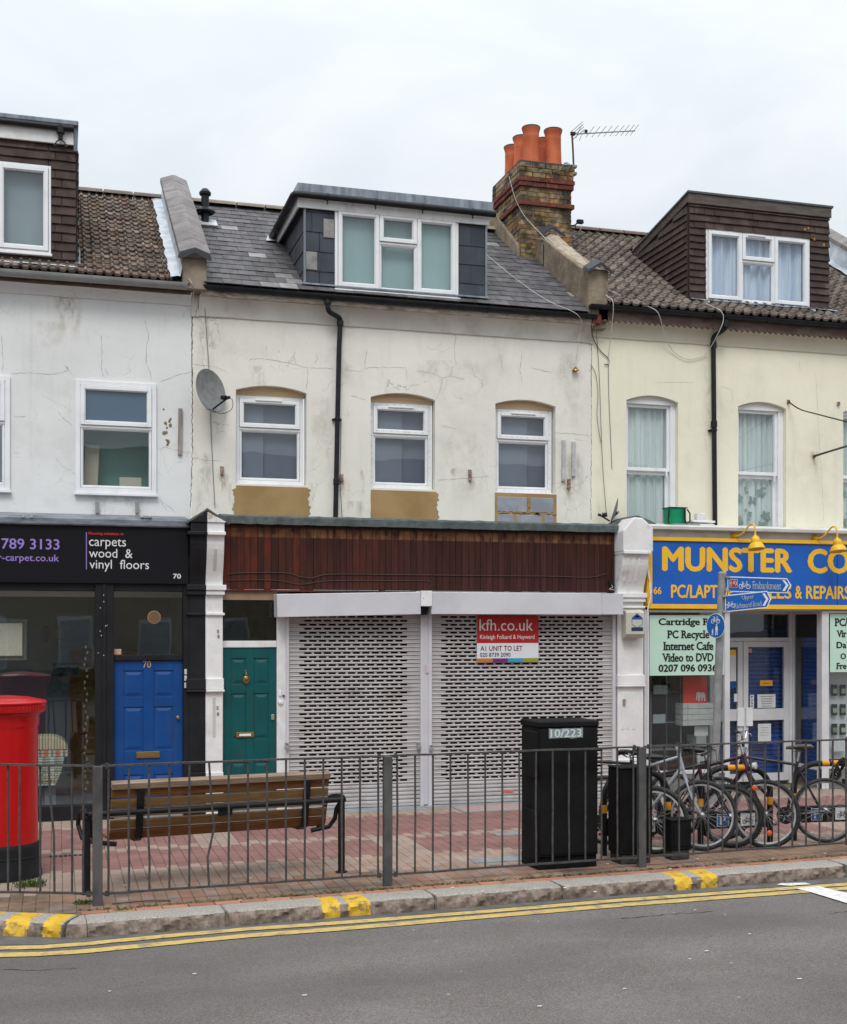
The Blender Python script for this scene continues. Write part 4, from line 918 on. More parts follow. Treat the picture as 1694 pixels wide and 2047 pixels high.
# ================================================================== DORMERS
def hang(parent, m, p0, ex, W_, ez, H_, nrm, tw, th, hole=None, name='tile', clipf=None, th_=.02, stag=True, jit=.006, pale=None):
    """vertical tile hanging: p0 = lower-left corner, ex/ez axes; hole = list of (a0,a1,b0,b1) left free; clipf(a,b)->bool keep"""
    ex = Vector(ex); ez = Vector(ez); nrm = Vector(nrm); cache = {}; j = 0; b = 0; cnt = 0
    while b < H_-.01:
        h = min(th, H_-b); a = -(tw/2 if (stag and j % 2) else 0)
        while a < W_-.01:
            a0 = max(0, a); a1 = min(W_, a+tw); segs = [(a0, a1)]
            for q in (hole or []):
                if b+h*.5 > q[2] and b+h*.5 < q[3]:
                    segs = [s for x0, x1 in segs for s in ((x0, min(x1, q[0])), (max(x0, q[1]), x1)) if s[1]-s[0] > .012]
            for x0, x1 in segs:
                if x1-x0 < .015: continue
                if clipf and not clipf((x0+x1)/2, b+h/2): continue
                w = round(x1-x0, 2); hh = round(h+.02, 3); k = (w, hh)
                if k not in cache:
                    cache[k] = MB().add([(0.002, 0, 0), (w-.002, 0, 0), (w-.002, 0, hh), (0.002, 0, hh), (0.002, th_, 0), (w-.002, th_, 0), (w-.002, th_*.2, hh), (0.002, th_*.2, hh)], [(0, 1, 2, 3), (4, 5, 6, 7), (0, 1, 5, 4), (1, 2, 6, 5), (3, 0, 4, 7)]).mesh(name, m)
                R = Matrix((ex, nrm, ez)).transposed().to_4x4()
                inst(name, cache[k], parent, Matrix.Translation(p0+ex*x0+ez*(b+random.uniform(-.003, .003))+nrm*(.002+random.uniform(0, .003))) @ R @ Matrix.Rotation(random.uniform(-jit, jit), 4, 'Y')); cnt += 1
            a += tw
        b += th; j += 1
    return cnt
EXP, EYP, EZP = Vector((1, 0, 0)), Vector((0, 1, 0)), Vector((0, 0, 1))
def dormer_core(par, x0, x1, y, ztop, z0roof, m, back=None, win=None, cheeks=True):
    zb = roofz(y, z0roof)-.06; yb = back or YE+(ztop-z0roof)/SL
    mb = MB()
    if win:
        a, b, c, d = win
        for q in ((x0, a, zb, ztop), (b, x1, zb, ztop), (a, b, zb, c), (a, b, d, ztop)): mb.box(q[0], q[1], y, y+.06, q[2], q[3])
    else: mb.box(x0, x1, y, y+.06, zb, ztop)
    for xx in (x0, x1-.06): mb.prism([(xx, y+.061, zb), (xx, y+.061, ztop), (xx, yb, ztop), (xx, yb, ztop-.03)], (.06, 0, 0))
    mb.box(x0+.06, x1-.06, y+.061, yb, ztop-.06, ztop-.002)
    mb.box(x0+.06, x1-.06, y+1.1, y+1.12, zb+.3, ztop-.06)
    return mb.build('dormer', m, par), zb, yb
# ---- centre dormer
zs = D68top
wx0, wx1 = X(670, .36), X(917, .36); wz0_, wz1_ = (Z(670, 577, .36)+Z(918, 597, .36))/2, (Z(670, 412, .36)+Z(916, 438, .36))/2
d68, zb, yb = dormer_core(h68, D68x0, D68x1, D68y+.012, zs, R68, m_under, win=(wx0, wx1, wz0_, wz1_))
m_clad = m_slateclad
FH = zs-.115-zb
hang(d68, m_clad, Vector((D68x0, D68y+.012, zb)), EXP, D68x1-D68x0, EZP, FH, -EYP, .205, .265, hole=[(wx0-D68x0, wx1-D68x0, -1, 9)], name='slate', th_=.014)
cl = yb-D68y
hang(d68, m_clad, Vector((D68x0-.0, D68y+.02+cl, zb)), -EYP, cl, EZP, FH+.02, -EXP, .30, .265, name='slate', clipf=lambda a, b: zb+b+.16 > roofz(D68y+.02+cl-a, R68), th_=.014)
hang(d68, m_clad, Vector((D68x1, D68y+.02, zb)), EYP, cl, EZP, FH+.02, EXP, .30, .265, name='slate', clipf=lambda a, b: zb+b+.16 > roofz(D68y+.02+a, R68), th_=.014)
MB().box(D68x0-.012, D68x0+.014, D68y-.018, D68y+.02, zb, zb+FH).box(D68x1-.014, D68x1+.012, D68y-.018, D68y+.02, zb, zb+FH).build('corner_strip', m_grey, d68)
MB().box(wx0+.05, wx0-.2, D68y-.03, D68y-.015, wz1_-.42, wz1_-.12)
MB().box(wx0-.155, wx0-.01, D68y-.012, D68y-.006, wz1_-.42, wz1_-.17).build('slate_patch', m_slatelight, d68)
MB().box(D68x0+.02, D68x0+.17, D68y-.012, D68y-.006, zb+.28, zb+.52).build('slate_patch', m_slatelight, d68)
# white fascia, roof slab with lead edge, black gutter
MB().box(D68x0-.10, D68x1+.03, D68y-.045, D68y-.02, zs-.115, zs+.03).box(D68x0-.10, D68x0-.075, D68y-.02, yb-.05, zs-.115, zs+.03).build('dormer_fascia', m_oldwhite, d68, bevel=.003)
MB().box(D68x0-.075, D68x1+.02, D68y-.02, yb+.3, zs-.10, zs+.0).build('soffit', m_under, d68)
MB().prism([(D68x0-.13, D68y-.055, zs+.03), (D68x0-.10, D68y-.04, zs+.215), (D68x0-.10, yb+.5, zs+.215), (D68x0-.13, yb+.5, zs+.03)], (D68x1-D68x0+.20, 0, 0)).build('dormer_roof', m_grey, d68)
gy = D68y-.115
def halfgutter(mb, a, b, r, up=(0, 0, 1)):
    a = Vector(a); b = Vector(b); mb.tube([a, b], r, 12)
mb = MB(); zz = zs+.035
pl = [(D68x1+.10, gy, zz-.012), (D68x0-.10, gy, zz), (D68x0-.145, gy+.02, zz), (D68x0-.16, gy+.07, zz), (D68x0-.16, yb-.0, zz-.03)]
mb.tube(pl, .046, 12)
for t in (.12, .38, .62, .86): c = Vector(pl[0]).lerp(Vector(pl[1]), t); mb.lathe([(.05, -.02), (.052, 0), (.05, .02)], c, 12, ax=(EYP, EZP, EXP)); mb.box(c.x-.006, c.x+.006, gy+.0, gy+.02, zz-.10, zz)
for t in (.3, .7): c = Vector(pl[3]).lerp(Vector(pl[4]), t); mb.lathe([(.05, -.02), (.052, 0), (.05, .02)], c, 12, ax=(EXP, EZP, EYP))
mb.build('dormer_gutter', m_black, d68, smooth=True)
cells3 = [(0, .345, 0, 1, True), (.345, .665, .625, 1, True), (.345, .665, 0, .625, False), (.665, 1, 0, 1, True)]
win(d68, wx0, wx1, wz0_, wz1_, D68y-.02, cells3, g_clear, fw=.04, sill=.05)
bt = M('blind_teal', (.27, .385, .39), (.33, .45, .45), 1.2, .9, stretch=(2, 1, .4))
for a_, b_, dy in ((0, .345, .10), (.345, .665, .13), (.665, 1, .09)): MB().box(wx0+(wx1-wx0)*a_, wx0+(wx1-wx0)*b_-.004, D68y+dy, D68y+dy+.006, wz0_, wz1_).build('blind', bt, d68)
# lead skirt below
fl = MB().prism([(D68x0-.03, D68y-.05, zb+.065), (D68x1+.03, D68y-.05, zb+.065), (D68x1+.03, D68y+.02, zb+.10), (D68x0-.03, D68y+.02, zb+.10)], (0, 0, .012)); fl.build('lead_apron', m_grey, d68)
c = Vector((D68x0-.27, yb-.1, roofz(yb-.1, R68))); MB().add([c+Vector((.0, -.12, -.03)), c+Vector((.2, -.14, -.03)), c+Vector((.22, .1, .12)), c+Vector((.06, .1, .11))], [(0, 1, 2, 3)]).build('lead_apron', m_flash, rf68)
# ---- left dormer
wx1l = X(102, .43); ww = 1.27; wz0l, wz1l = Z(100, 508, .43), Z(100, 332, .43)
zs70 = D70top
d70, zb7, yb7 = dormer_core(h70, D70x1-3.4, D70x1, D70y+.012, zs70+.06, R70, m_under, back=YR+.4, win=(wx1l-ww, wx1l, wz0l, wz1l))
hang(d70, m_tilehung, Vector((D70x1-2.4, D70y+.012, zb7)), EXP, 2.4, EZP, zs70-zb7, -EYP, .165, .115, hole=[(2.4+(wx1l-ww-D70x1), 2.4+(wx1l-D70x1), wz0l-zb7-.03, wz1l-zb7)], name='tile', th_=.034)
hang(d70, m_tilehung, Vector((D70x1, D70y+.02, zb7)), EYP, YR-D70y, EZP, zs70-zb7, EXP, .33, .115, name='tile', clipf=lambda a, b: zb7+b+.09 > roofz(D70y+.02+a, R70), th_=.034)
MB().box(D70x1-3.4, D70x1-.02, D70y-.06, D70y-.02, zs70, Z(150, 256, .45)).build('dormer_fascia', m_oldwhite, d70)
MB().box(D70x1-3.4, D70x1+.03, D70y-.11, YR+.5, Z(150, 257, .45), Z(150, 247, .45)).build('dormer_roof', m_grey, d70, bevel=.01)
mb = MB().tube([(D70x1-3.4, D70y-.1, Z(150, 262, .45)), (D70x1-.03, D70y-.1, Z(150, 262, .45)-.01)], .04, 10); mb.build('dormer_gutter', m_black, d70, smooth=True)
MB().box(D70x1-.03, D70x1+.02, D70y-.065, D70y+.02, zs70-.08, Z(150, 258, .45)).build('corner_strip', m_grey, d70)
fl = MB(); vs = []
for i in range(15):
    y = D70y-.04+(YR-D70y)*i/14; z = roofz(y, R70)
    vs += [(D70x1+.012, y, z+.08), (D70x1+.02, y, z+.05), (D70x1+.055+random.uniform(-.012, .012), y, z+.045)]
fl.add(vs, [(i*3+j, i*3+3+j, i*3+4+j, i*3+1+j) for i in range(14) for j in range(2)]); fl.build('lead_flashing', m_grey, rf70)
win(d70, wx1l-ww, wx1l, wz0l, wz1l, D70y-.03, [(0, .5, 0, 1, True), (.5, 1, 0, 1, True)], g_clear, fw=.03, sill=.03)
MB().box(wx1l-ww, wx1l, D70y+.10, D70y+.106, wz0l, wz1l-.16).build('blind', M('blind_pale', (.22, .27, .29), (.27, .32, .34), 1.2, .9), d70); MB().box(wx1l-ww, wx1l, D70y+.12, D70y+.126, wz1l-.16, wz1l).build('blind', M('blind_paler', (.32, .38, .42), None), d70)
fl = MB(); vs = []
for i in range(40):
    x = D70x1-2.4+2.4*i/39; vs += [(x, D70y-.02, R70+.16), (x, D70y-.12, R70+.10+random.uniform(-.006, .006))]
fl.add(vs, [(2*i, 2*i+2, 2*i+3, 2*i+1) for i in range(39)]); fl.build('lead_apron', m_flash, d70)
# small security lamp on the dormer fascia
c = P(121, 268, D70y-.1); mb = MB().lathe([(.025, -.07), (.028, 0), (.05, .01), (.05, .1), (.035, .11)], c, 14).box(c.x-.02, c.x+.02, c.y, c.y+.06, c.z+.02, c.z+.06)
mb.tube([c+Vector((0, 0, -.06)), c+Vector((-.05, 0, -.10)), c+Vector((-.075, -.01, -.15))], .009, 6).tube([c+Vector((0, 0, -.06)), c+Vector((.05, 0, -.10)), c+Vector((.075, -.01, -.15))], .009, 6)
mb.tube([c+Vector((-.09, -.01, -.15)), c+Vector((-.05, -.01, -.16))], .012, 6).tube([c+Vector((.09, -.01, -.15)), c+Vector((.05, -.01, -.16))], .012, 6)
tag(mb.build('outlet_bracket', m_black, smooth=True), 'small black two-armed fitting under the flat roof edge of the left dormer', 'lamp')
# ---- right dormer
zs66 = D66top
rx0, rx1 = X(1413, .57), X(1621, .57); rz0, rz1 = (Z(1413, 603, .57)+Z(1622, 614, .57))/2, (Z(1413, 457, .57)+Z(1620, 472, .57))/2
zb6 = roofz(D66y, R66)-.06
yq = 2.6; pq = P(1240, 512, yq); zq = pq.z
d66 = MB()
for q in ((D66x0, rx0, zb6, zs66), (rx1, D66x1, zb6, zs66), (rx0, rx1, zb6, rz0), (rx0, rx1, rz1, zs66)): d66.box(q[0], q[1], D66y+.012, D66y+.08, q[2], q[3])
yb6 = yq; slp = (zs66-zq)/(yq-D66y)
for xx in (D66x0, D66x1-.06): d66.prism([(xx, D66y+.081, zb6), (xx, D66y+.081, zs66), (xx, yb6+.3, zs66-slp*(yb6+.3-D66y)), (xx, yb6+.3, zq-.4)], (.06, 0, 0))
d66.box(D66x0+.06, D66x1-.06, D66y+1.0, D66y+1.02, zb6+.3, zs66-.4)
d66 = d66.build('dormer', m_under, h66)
FH6 = zs66-zb6-.14
hang(d66, m_tilehung, Vector((D66x0, D66y+.012, zb6)), EXP, D66x1-D66x0, EZP, FH6, -EYP, .165, .105, hole=[(rx0-D66x0, rx1-D66x0, rz0-zb6-.12, rz1-zb6)], name='tile', th_=.036)
cl6 = yb6-D66y+.25
MBt = hang(d66, m_tilehung, Vector((D66x0, D66y+.02+cl6, zb6)), -EYP, cl6, EZP, FH6+.02, -EXP, .33, .105, name='tile', clipf=lambda a, b: zb6+b+.09 > roofz(D66y+.02+cl6-a, R66) and zb6+b < zs66-.14-slp*(cl6-a), th_=.036, stag=True)
m_dfas = M('weathered_timber', (.075, .06, .052), (.12, .10, .09), 6, .85, stretch=(.6, 1, 5), dirt=(.30, .27, .24), dirtamt=.8, dscale=7, dlo=.62, dhi=.75, bump=.3)
MB().box(D66x0-.03, D66x1+.02, D66y-.04, D66y-.012, zs66-.15, zs66).prism([(D66x0-.03, D66y-.011, zs66), (D66x0-.03, D66y-.011, zs66-.13), (D66x0-.03, yb6+.1, zq-.13), (D66x0-.03, yb6+.1, zq)], (.025, 0, 0)).build('dormer_fascia', m_dfas, d66, bevel=.004)
MB().prism([(D66x0-.05, D66y-.06, zs66+.002), (D66x0-.05, D66y-.06, zs66+.03), (D66x0-.05, yb6+.3, zq-slp*.3+.03), (D66x0-.05, yb6+.3, zq-slp*.3+.002)], (D66x1-D66x0+.09, 0, 0)).build('dormer_roof', m_felt, d66)
win(d66, rx0, rx1, rz0, rz1, D66y-.01, [(0, .335, 0, 1, True), (.335, .66, .60, 1, True), (.335, .66, 0, .60, False), (.66, 1, 0, 1, True)], g_clear, fw=.035, sill=.05, vent=(rx0+.70, rx0+1.0, rz1-.055))
MB().box(rx0-.04, rx0+.02, D66y-.09, D66y-.02, rz0-.065, rz0-.02).build('sill_end', m_upvc, d66); MB().box(rx1-.02, rx1+.05, D66y-.09, D66y-.02, rz0-.085, rz0-.02).build('sill_end', m_upvc, d66)
curtain(rx0+.03, rx1-.03, rz0-.05, rz1, D66y+.12, m_lil, 'lilac curtains behind the three-light window of the brown tiled dormer', .03, 50, 9)
fl = MB(); vs = []
for i in range(40): x = D66x0+(D66x1-D66x0+.1)*i/39; vs += [(x, D66y-.02, zb6+.10), (x, D66y-.10, zb6+.06+random.uniform(-.008, .008))]
fl.add(vs, [(2*i, 2*i+2, 2*i+3, 2*i+1) for i in range(39)]); fl.build('lead_apron', m_grey, d66)
mb = MB(); 
m_lich = M('lichen_orange', (.50, .20, .02), (.42, .22, .04), 30, .95)
for u, v in ((1617, 456), (1610, 458), (1648, 489), (1629, 478)):
    c = P(u, v, D66y-.026); r = random.uniform(.012, .022); mb.lathe([(0, -.002), (r, 0), (0, .002)], c, 9, ax=(EXP, EZP, EYP))
mb.build('lichen', m_lich, d66)
# vent pipe on the centre roof
vx = X(408, 2.7); vy = 2.55; vz = roofz(vy, R68)
vp = thing('vent_pipe', 'black soil vent pipe with cowl standing on the slate roof', 'vent pipe', (vx, vy, vz))
MB().lathe([(.058, -.1), (.058, .46)], (vx, vy, vz), 16).build('pipe', m_grey if False else m_black, vp, smooth=True)
MB().lathe([(.05, .20), (.13, .17), (.15, .19), (.13, .215), (.06, .26)], (vx, vy, vz), 20).build('skirt', m_black, vp, smooth=True)
MB().lathe([(.05, .44), (.085, .44), (.09, .475), (.07, .50), (.045, .53), (0, .54)], (vx, vy, vz), 18).build('cowl', m_black, vp, smooth=True)
MB().obox(Vector((vx, vy-.02, vz))+ndir*.03, EXP, sdir, ndir, .17, .15, .008).build('flashing_slate', m_flash, vp)
# ================================================================== SHOPFRONTS
# ---- party pilasters
def pilaster(parent, m, x0, x1, spec, name='pilaster'):
    """spec: side profile (y, z) list from top to bottom, plus wider mouldings"""
    mb = MB(); prof = spec['prof']; back = .30
    mb.prism([(x0, y, z) for y, z in prof]+[(x0, back, prof[-1][1]), (x0, back, prof[0][1])], (x1-x0, 0, 0))
    for (ya, za, zb_, wx0, wx1) in spec['mould']: mb.box(x0-wx0, x1+wx1, ya, back-.02, za, zb_)
    return mb.build(name, m, parent, bevel=.008, seg=2)
pxa, pxm, pxb = X(379, -.1), X(411.5, -.1), X(446, -.1)
def zz_(v, u=412, y=-.15): return Z(u, v, y)
def pspec(u, vs, lw, rw):
    zt, zs_, zcb, zc1, zcap, zn0, zn1, zd0, zd1 = [Z(u, v, -.12) for v in vs]
    prof = [(-.26, zt), (-.26, zs_), (-.245, zs_-.01), (-.235, zs_-.06)]
    n = 9
    for i in range(n+1):
        t = i/n; y = -.235+.165*(t*t*(3-2*t)); z = zs_-.06+(zcap-zs_+.06)*t; prof.append((y-.012*math.sin(t*math.pi), z))
    prof += [(-.07, zcap), (-.07, 0.0)]
    mould = [(-.30, zs_-.02, zs_+.025, lw*.3, rw*.3), (-.135, zcap-.05, zcap+.02, lw, rw), (-.115, zcap-.11, zcap-.051, lw*.55, rw*.55), (-.10, zn1-.015, zn1+.02, lw*.6, rw*.6), (-.10, zd1-.02, zd0-.03, lw*.3, rw*.3), (-.12, zd1-.05, zd1-.021, lw*.5, rw*.5), (-.095, 0, .55, lw*.15, rw*.15)]
    return dict(prof=prof, mould=mould)
vs1 = (1046, 1068, 1100, 1140, 1172, 1200, 1228, 1352, 1376)
sp = pspec(412, vs1, .0, .04); spL = dict(prof=sp['prof'], mould=[(a, b, c, .04, -.002) for a, b, c, d, e in sp['mould']]); spR = dict(prof=sp['prof'], mould=[(a, b, c, -.002, e) for a, b, c, d, e in sp['mould']])
pL = pilaster(h70, m_blackp, pxa, pxm, spL); pR = pilaster(h68, m_wpaint, pxm+.001, pxb, spR)
# gabled caps
ztp, zsh = Z(411, 1019, -.2), Z(411, 1048, -.2)
zt0 = Z(411, 1046, -.12)
MB().prism([(pxa-.01, -.28, zt0-.001), (pxm, -.28, zt0-.001), (pxm, -.28, ztp-.03), (pxa-.01, -.28, zsh+.03)], (0, .55, 0)).build('pilaster_cap', m_blackp, h70, bevel=.006)
MB().prism([(pxm+.001, -.28, zt0-.001), (pxb+.012, -.28, zt0-.001), (pxb+.012, -.28, zsh+.03), (pxm+.001, -.28, ztp-.03)], (0, .55, 0)).build('pilaster_cap', M('flaking_paint', (.66, .65, .63), (.74, .73, .71), 4, .6, dirt=(.36, .29, .22), dirtamt=.9, dscale=5, dlo=.52, dhi=.6, bump=.5), h68, bevel=.006)
mb = MB(); 
for xa_, za_, xb_, zb_ in ((pxa-.05, zsh+.0, pxm, ztp-.012), (pxm, ztp-.012, pxb+.06, zsh-.0)): mb.prism([(xa_, -.27, za_), (xb_, -.27, zb_), (xb_, -.27, zb_+.022), (xa_, -.27, za_+.03)], (0, .57, 0))
mb.build('felt_cap', m_felt, h68)
# flutes: thin proud strips, the shade of a sunk groove painted as darker colour
def flute(par, m, xc, z0, z1, y, w=.016):
    mb = MB(); mb.box(xc-w, xc+w, y-.004, y+.004, z0, z1)
    return mb.build('flute', m, par, bevel=.003)
m_blk2 = M('black_flute_shade', (.006, .006, .008), None, rough=.6); m_wshade = M('white_flute_shade', (.50, .49, .47), None, rough=.6)  # darker copies of the pilaster paints, groove shade put into the colour
for par, m, xx in ((h70, m_blk2, (pxa+pxm)/2), (h68, m_wshade, (pxm+pxb)/2)):
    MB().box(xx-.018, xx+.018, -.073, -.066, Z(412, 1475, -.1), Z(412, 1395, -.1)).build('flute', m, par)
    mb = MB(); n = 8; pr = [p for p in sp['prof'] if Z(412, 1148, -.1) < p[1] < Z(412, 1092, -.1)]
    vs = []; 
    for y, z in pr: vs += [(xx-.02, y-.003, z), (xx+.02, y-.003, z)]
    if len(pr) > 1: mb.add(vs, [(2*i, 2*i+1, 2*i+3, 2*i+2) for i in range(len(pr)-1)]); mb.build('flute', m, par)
for u, v in ((436, 1262), (437, 1272), (436, 1427), (435, 1415)): c = P(u, v, -.075); MB().box(c.x-.012, c.x+.012, c.y-.004, c.y+.002, c.z-.02, c.z+.02).build('fixing_plate', m_rust, h68)
# pilaster 2
qx0, qx1 = X(1246, -.2), X(1301, -.2)
vs2 = (1062, 1106, 1140, 1170, 1188, 1210, 1214, 1345, 1366)
sp2 = pspec(1270, vs2, .03, .03); pil2 = pilaster(h68, m_wpaint, qx0-.02, qx1-.045, sp2)
zt2 = Z(1270, 1062, -.12)
MB().prism([(qx0-.035, -.29, Z(1270, 1104, -.2)), (qx1, -.29, Z(1270, 1104, -.2)), (qx1, -.29, Z(1270, 1055, -.2)), (qx1-.16, -.29, Z(1270, 1036, -.2)), (qx0+.13, -.29, Z(1270, 1035, -.2)), (qx0-.035, -.29, Z(1270, 1062, -.2))], (0, .5, 0)).build('pilaster_cap', m_wpaint, h68, bevel=.02, seg=3)
for k in range(3):
    mb = MB(); xx = qx0+.055+k*.085; pr = [p for p in sp2['prof'] if Z(1270, 1165, -.1) < p[1] < Z(1270, 1112, -.1)]
    for (ya, za_), (yb_, zb_) in zip(pr, pr[1:]): mb.prism([(xx-.018, ya-.012, za_), (xx+.018, ya-.012, za_), (xx+.018, yb_-.012, zb_), (xx-.018, yb_-.012, zb_)], (0, .02, 0))
    mb.build('flute', m_wpaint, h68, bevel=.004); MB().box(xx-.018, xx+.018, -.078, -.06, Z(1270, 1458, -.1), Z(1270, 1385, -.1)).build('flute', m_wpaint, h68, bevel=.004)
c = P(1248, 1404, -.08); MB().box(c.x-.02, c.x+.02, c.y-.01, c.y+.02, c.z-.045, c.z+.045).build('fixing_plate', m_rust, h68)
mb = MB().tube([P(1296, 1128, -.15), P(1299, 1160, -.1), P(1301, 1195, -.14), P(1296, 1215, -.12), P(1297, 1300, -.12), P(1296, 1530, -.12)], .009, 6).tube([P(1293, 1128, -.15), P(1303, 1180, -.1), P(1295, 1222, -.14)], .007, 6)
tag(mb.build('cable', m_wpaint, smooth=True), 'white cables running down the right side of the white pilaster', 'cable')
# dark tar line and felt behind pilaster 2
MB().prism([P(1222, 1050, .1), P(1250, 1034, .1), P(1275, 1030, .1), P(1300, 1040, .1), P(1318, 1050, .1), P(1318, 1056, .1), P(1222, 1058, .1)], (0, .3, 0)).build('felt_cap', m_felt, h68)
# ---- centre fascia
FZ0, FZ1 = 2.90, 3.79
fx0, fx1 = pxb+.012, qx0-.04
m_bd = M('stained_board', (.034, .010, .0075), (.055, .017, .011), 3, .6, spec=.2, stretch=(9, 1, .5), rnd=.25, bump=.25, bscale=20)
t = m_bd.node_tree; b_ = t.nodes['Principled BSDF']; src = b_.inputs['Base Color'].links[0].from_socket
g = N(t, 'ShaderNodeNewGeometry'); sp_ = N(t, 'ShaderNodeSeparateXYZ'); t.links.new(g.outputs['Position'], sp_.inputs[0])
nz = N(t, 'ShaderNodeTexNoise', i_Scale=7., i_Detail=6.); mp_ = N(t, 'ShaderNodeMapping'); mp_.inputs['Scale'].default_value = (1.6, 1, .6); t.links.new(g.outputs['Position'], mp_.inputs[0]); t.links.new(mp_.outputs[0], nz.inputs['Vector'])
oi = N(t, 'ShaderNodeObjectInfo')
# worn bare band where an old sign box sat
z_ = mth(t, 'ADD', sp_.outputs[2], mth(t, 'MULTIPLY', mth(t, 'SUBTRACT', nz.outputs[0], .5), .05))
band = mth(t, 'MULTIPLY', mrange(t, sp_.outputs[2], FZ1-.215, FZ1-.205), mrange(t, z_, FZ1-.10, FZ1-.04, 1, 0))
band = mth(t, 'MULTIPLY', band, mrange(t, nz.outputs[0], .38, .62, .05, .95))
c_ = mixc(t, mth(t, 'MULTIPLY', band, .8), src, (.26, .12, .055))
dk = mrange(t, z_, FZ1-.11, FZ1-.07)
c_ = mixc(t, mth(t, 'MULTIPLY', dk, .8), c_, (.028, .018, .016))
red = mth(t, 'MULTIPLY', mrange(t, sp_.outputs[0], 4.6, 2.4), mth(t, 'MULTIPLY', mrange(t, oi.outputs['Random'], .35, .9), mrange(t, nz.outputs[0], .35, .6)))
c_ = mixc(t, mth(t, 'MULTIPLY', red, .8), c_, (.13, .020, .008)); t.links.new(c_, b_.inputs['Base Color'])
x = fx0; fb = MB().box(fx0, fx1, .03, .06, FZ0, FZ1).build('fascia', m_under, h68)
while x < fx1-.02:
    w = min(random.uniform(.080, .098), fx1-x); y = -.002+random.uniform(-.002, .002)
    MB().box(x+.0018, x+w-.0018, y, y+.025, FZ0+random.uniform(-.004, .004), FZ1).build('board', m_bd, fb, bevel=.002); x += w
mb = MB(); n = 60; rr = random.Random(3)
pr = [(-.10, FZ1-.05), (-.105, FZ1+.04), (-.09, FZ1+.06), (-.0, FZ1+.075), (.5, FZ1+.10), (.5, FZ1), (.0, FZ1-.0), (-.07, FZ1-.05)]
vs = [(fx0-.04+(fx1-fx0+.06)*i/n, y+rr.uniform(-.004, .004), z+rr.uniform(-.005, .005)) for i in range(n+1) for y, z in pr]; k = len(pr)
mb.add(vs, [(i*k+j, (i+1)*k+j, (i+1)*k+(j+1) % k, i*k+(j+1) % k) for i in range(n) for j in range(k)]+[tuple(range(k)), tuple(range(n*k, n*k+k))]); mb.build('felt_capping', m_felt, h68)
MB().box(fx0, fx1, -.012, .05, FZ0-.03, FZ0-.006).build('fascia_trim', m_bd, h68)
# cables sagging across the fascia
def cable(name, label, pts, r, m, cat='cable', group=None, n=10, sub=5):
    q = []
    for i in range(len(pts)-1):
        p0, p1, p2_, p3_ = pts[max(i-1, 0)], pts[i], pts[i+1], pts[min(i+2, len(pts)-1)]
        for j in range(sub):
            t = j/sub; q.append(.5*((2*p1)+(p2_-p0)*t+(2*p0-5*p1+4*p2_-p3_)*t*t+(3*p1-p0-3*p2_+p3_)*t**3))
    q.append(pts[-1]); return tag(MB().tube(q, r, 6).build(name, m, smooth=True), label, cat, group)
m_cbr = M('cable_brown', (.06, .035, .03), None); m_cw = M('cable_white', (.55, .54, .52), None); m_cg = M('cable_grey', (.16, .16, .16), None)
cable('cable', 'thin brown cable clipped in waves along the lower part of the dark timber fascia', [P(u, v, -.012) for u, v in ((457, 1149), (470, 1146), (565, 1145), (600, 1153), (625, 1155), (665, 1148), (800, 1149), (900, 1150), (1000, 1151), (1100, 1152), (1180, 1154), (1215, 1146))], .006, m_cbr)
cable('cable', 'thin brown cable on the fascia just above the left shutter box', [P(u, v, -.012) for u, v in ((453, 1160), (550, 1160), (600, 1168), (660, 1161), (780, 1161), (857, 1162), (859, 1176))], .005, m_cbr)
# ---- centre door, transom, frame
gx0, gx1 = X(447, .03), X(553, .03)
DZ = 2.145
m_frame = m_oldwhite
mb = MB()
mb.box(gx1, X(575, .0), -.005, .10, 0, FZ0-.22)
mb.box(gx0-.02, gx1-.001, .015, .10, DZ+.0, DZ+.085)
mb.build('door_frame', m_frame, h68, bevel=.004)
MB().box(gx0-.02, X(553, .03), .02, .09, FZ0-.14, FZ0-.03).build('transom_head', M('tan_rail', (.24, .16, .10), (.30, .21, .14), 4, .6), h68)
tl = MB().box(gx0-.02, gx1, .05, .056, DZ+.085, FZ0-.14).build('transom_light', g_dark, h68)
ring(mb := MB(), gx0-.02, gx1, DZ+.086, FZ0-.14, .03, .07, .022); mb.build('transom_frame', m_blackp, tl)
m_mid = m_room
room(h68, m_room, gx0-.03, gx1+.02, .12, 1.2, DZ, FZ0)
def door(par, m, x0, x1, z0, z1, y, rows, name='door'):
    """rows: list of (za, zb) fractions, two panels each"""
    mb = MB(); W_, H_ = x1-x0, z1-z0; mb.box(x0, x1, y+.014, y+.045, z0, z1)
    st = W_*.14; mid = W_*.075; cols = [(x0+st, x0+W_/2-mid), (x0+W_/2+mid, x1-st)]
    mb.box(x0, x0+st, y, y+.014, z0, z1).box(x1-st, x1, y, y+.014, z0, z1).box(cols[0][1], cols[1][0], y, y+.014, z0, z1)
    zs_ = [0]+[q for r in rows for q in r]+[1]
    for a, b in zip(zs_[::2], zs_[1::2]):
        for c in cols: mb.box(c[0], c[1], y, y+.014, z0+H_*a, z0+H_*b)
    for a, b in rows:
        for c in cols:
            g_ = .018; e = .035; q = [(c[0]+g_, z0+H_*a+g_), (c[1]-g_, z0+H_*a+g_), (c[1]-g_, z0+H_*b-g_), (c[0]+g_, z0+H_*b-g_)]; r = [(c[0]+g_+e, z0+H_*a+g_+e), (c[1]-g_-e, z0+H_*a+g_+e), (c[1]-g_-e, z0+H_*b-g_-e), (c[0]+g_+e, z0+H_*b-g_-e)]
            mb.add([(p, y+.0135, s) for p, s in q]+[(p, y+.003, s) for p, s in r], [(0, 1, 5, 4), (1, 2, 6, 5), (2, 3, 7, 6), (3, 0, 4, 7), (4, 5, 6, 7)])
    return mb.build(name, m, par, bevel=.003)
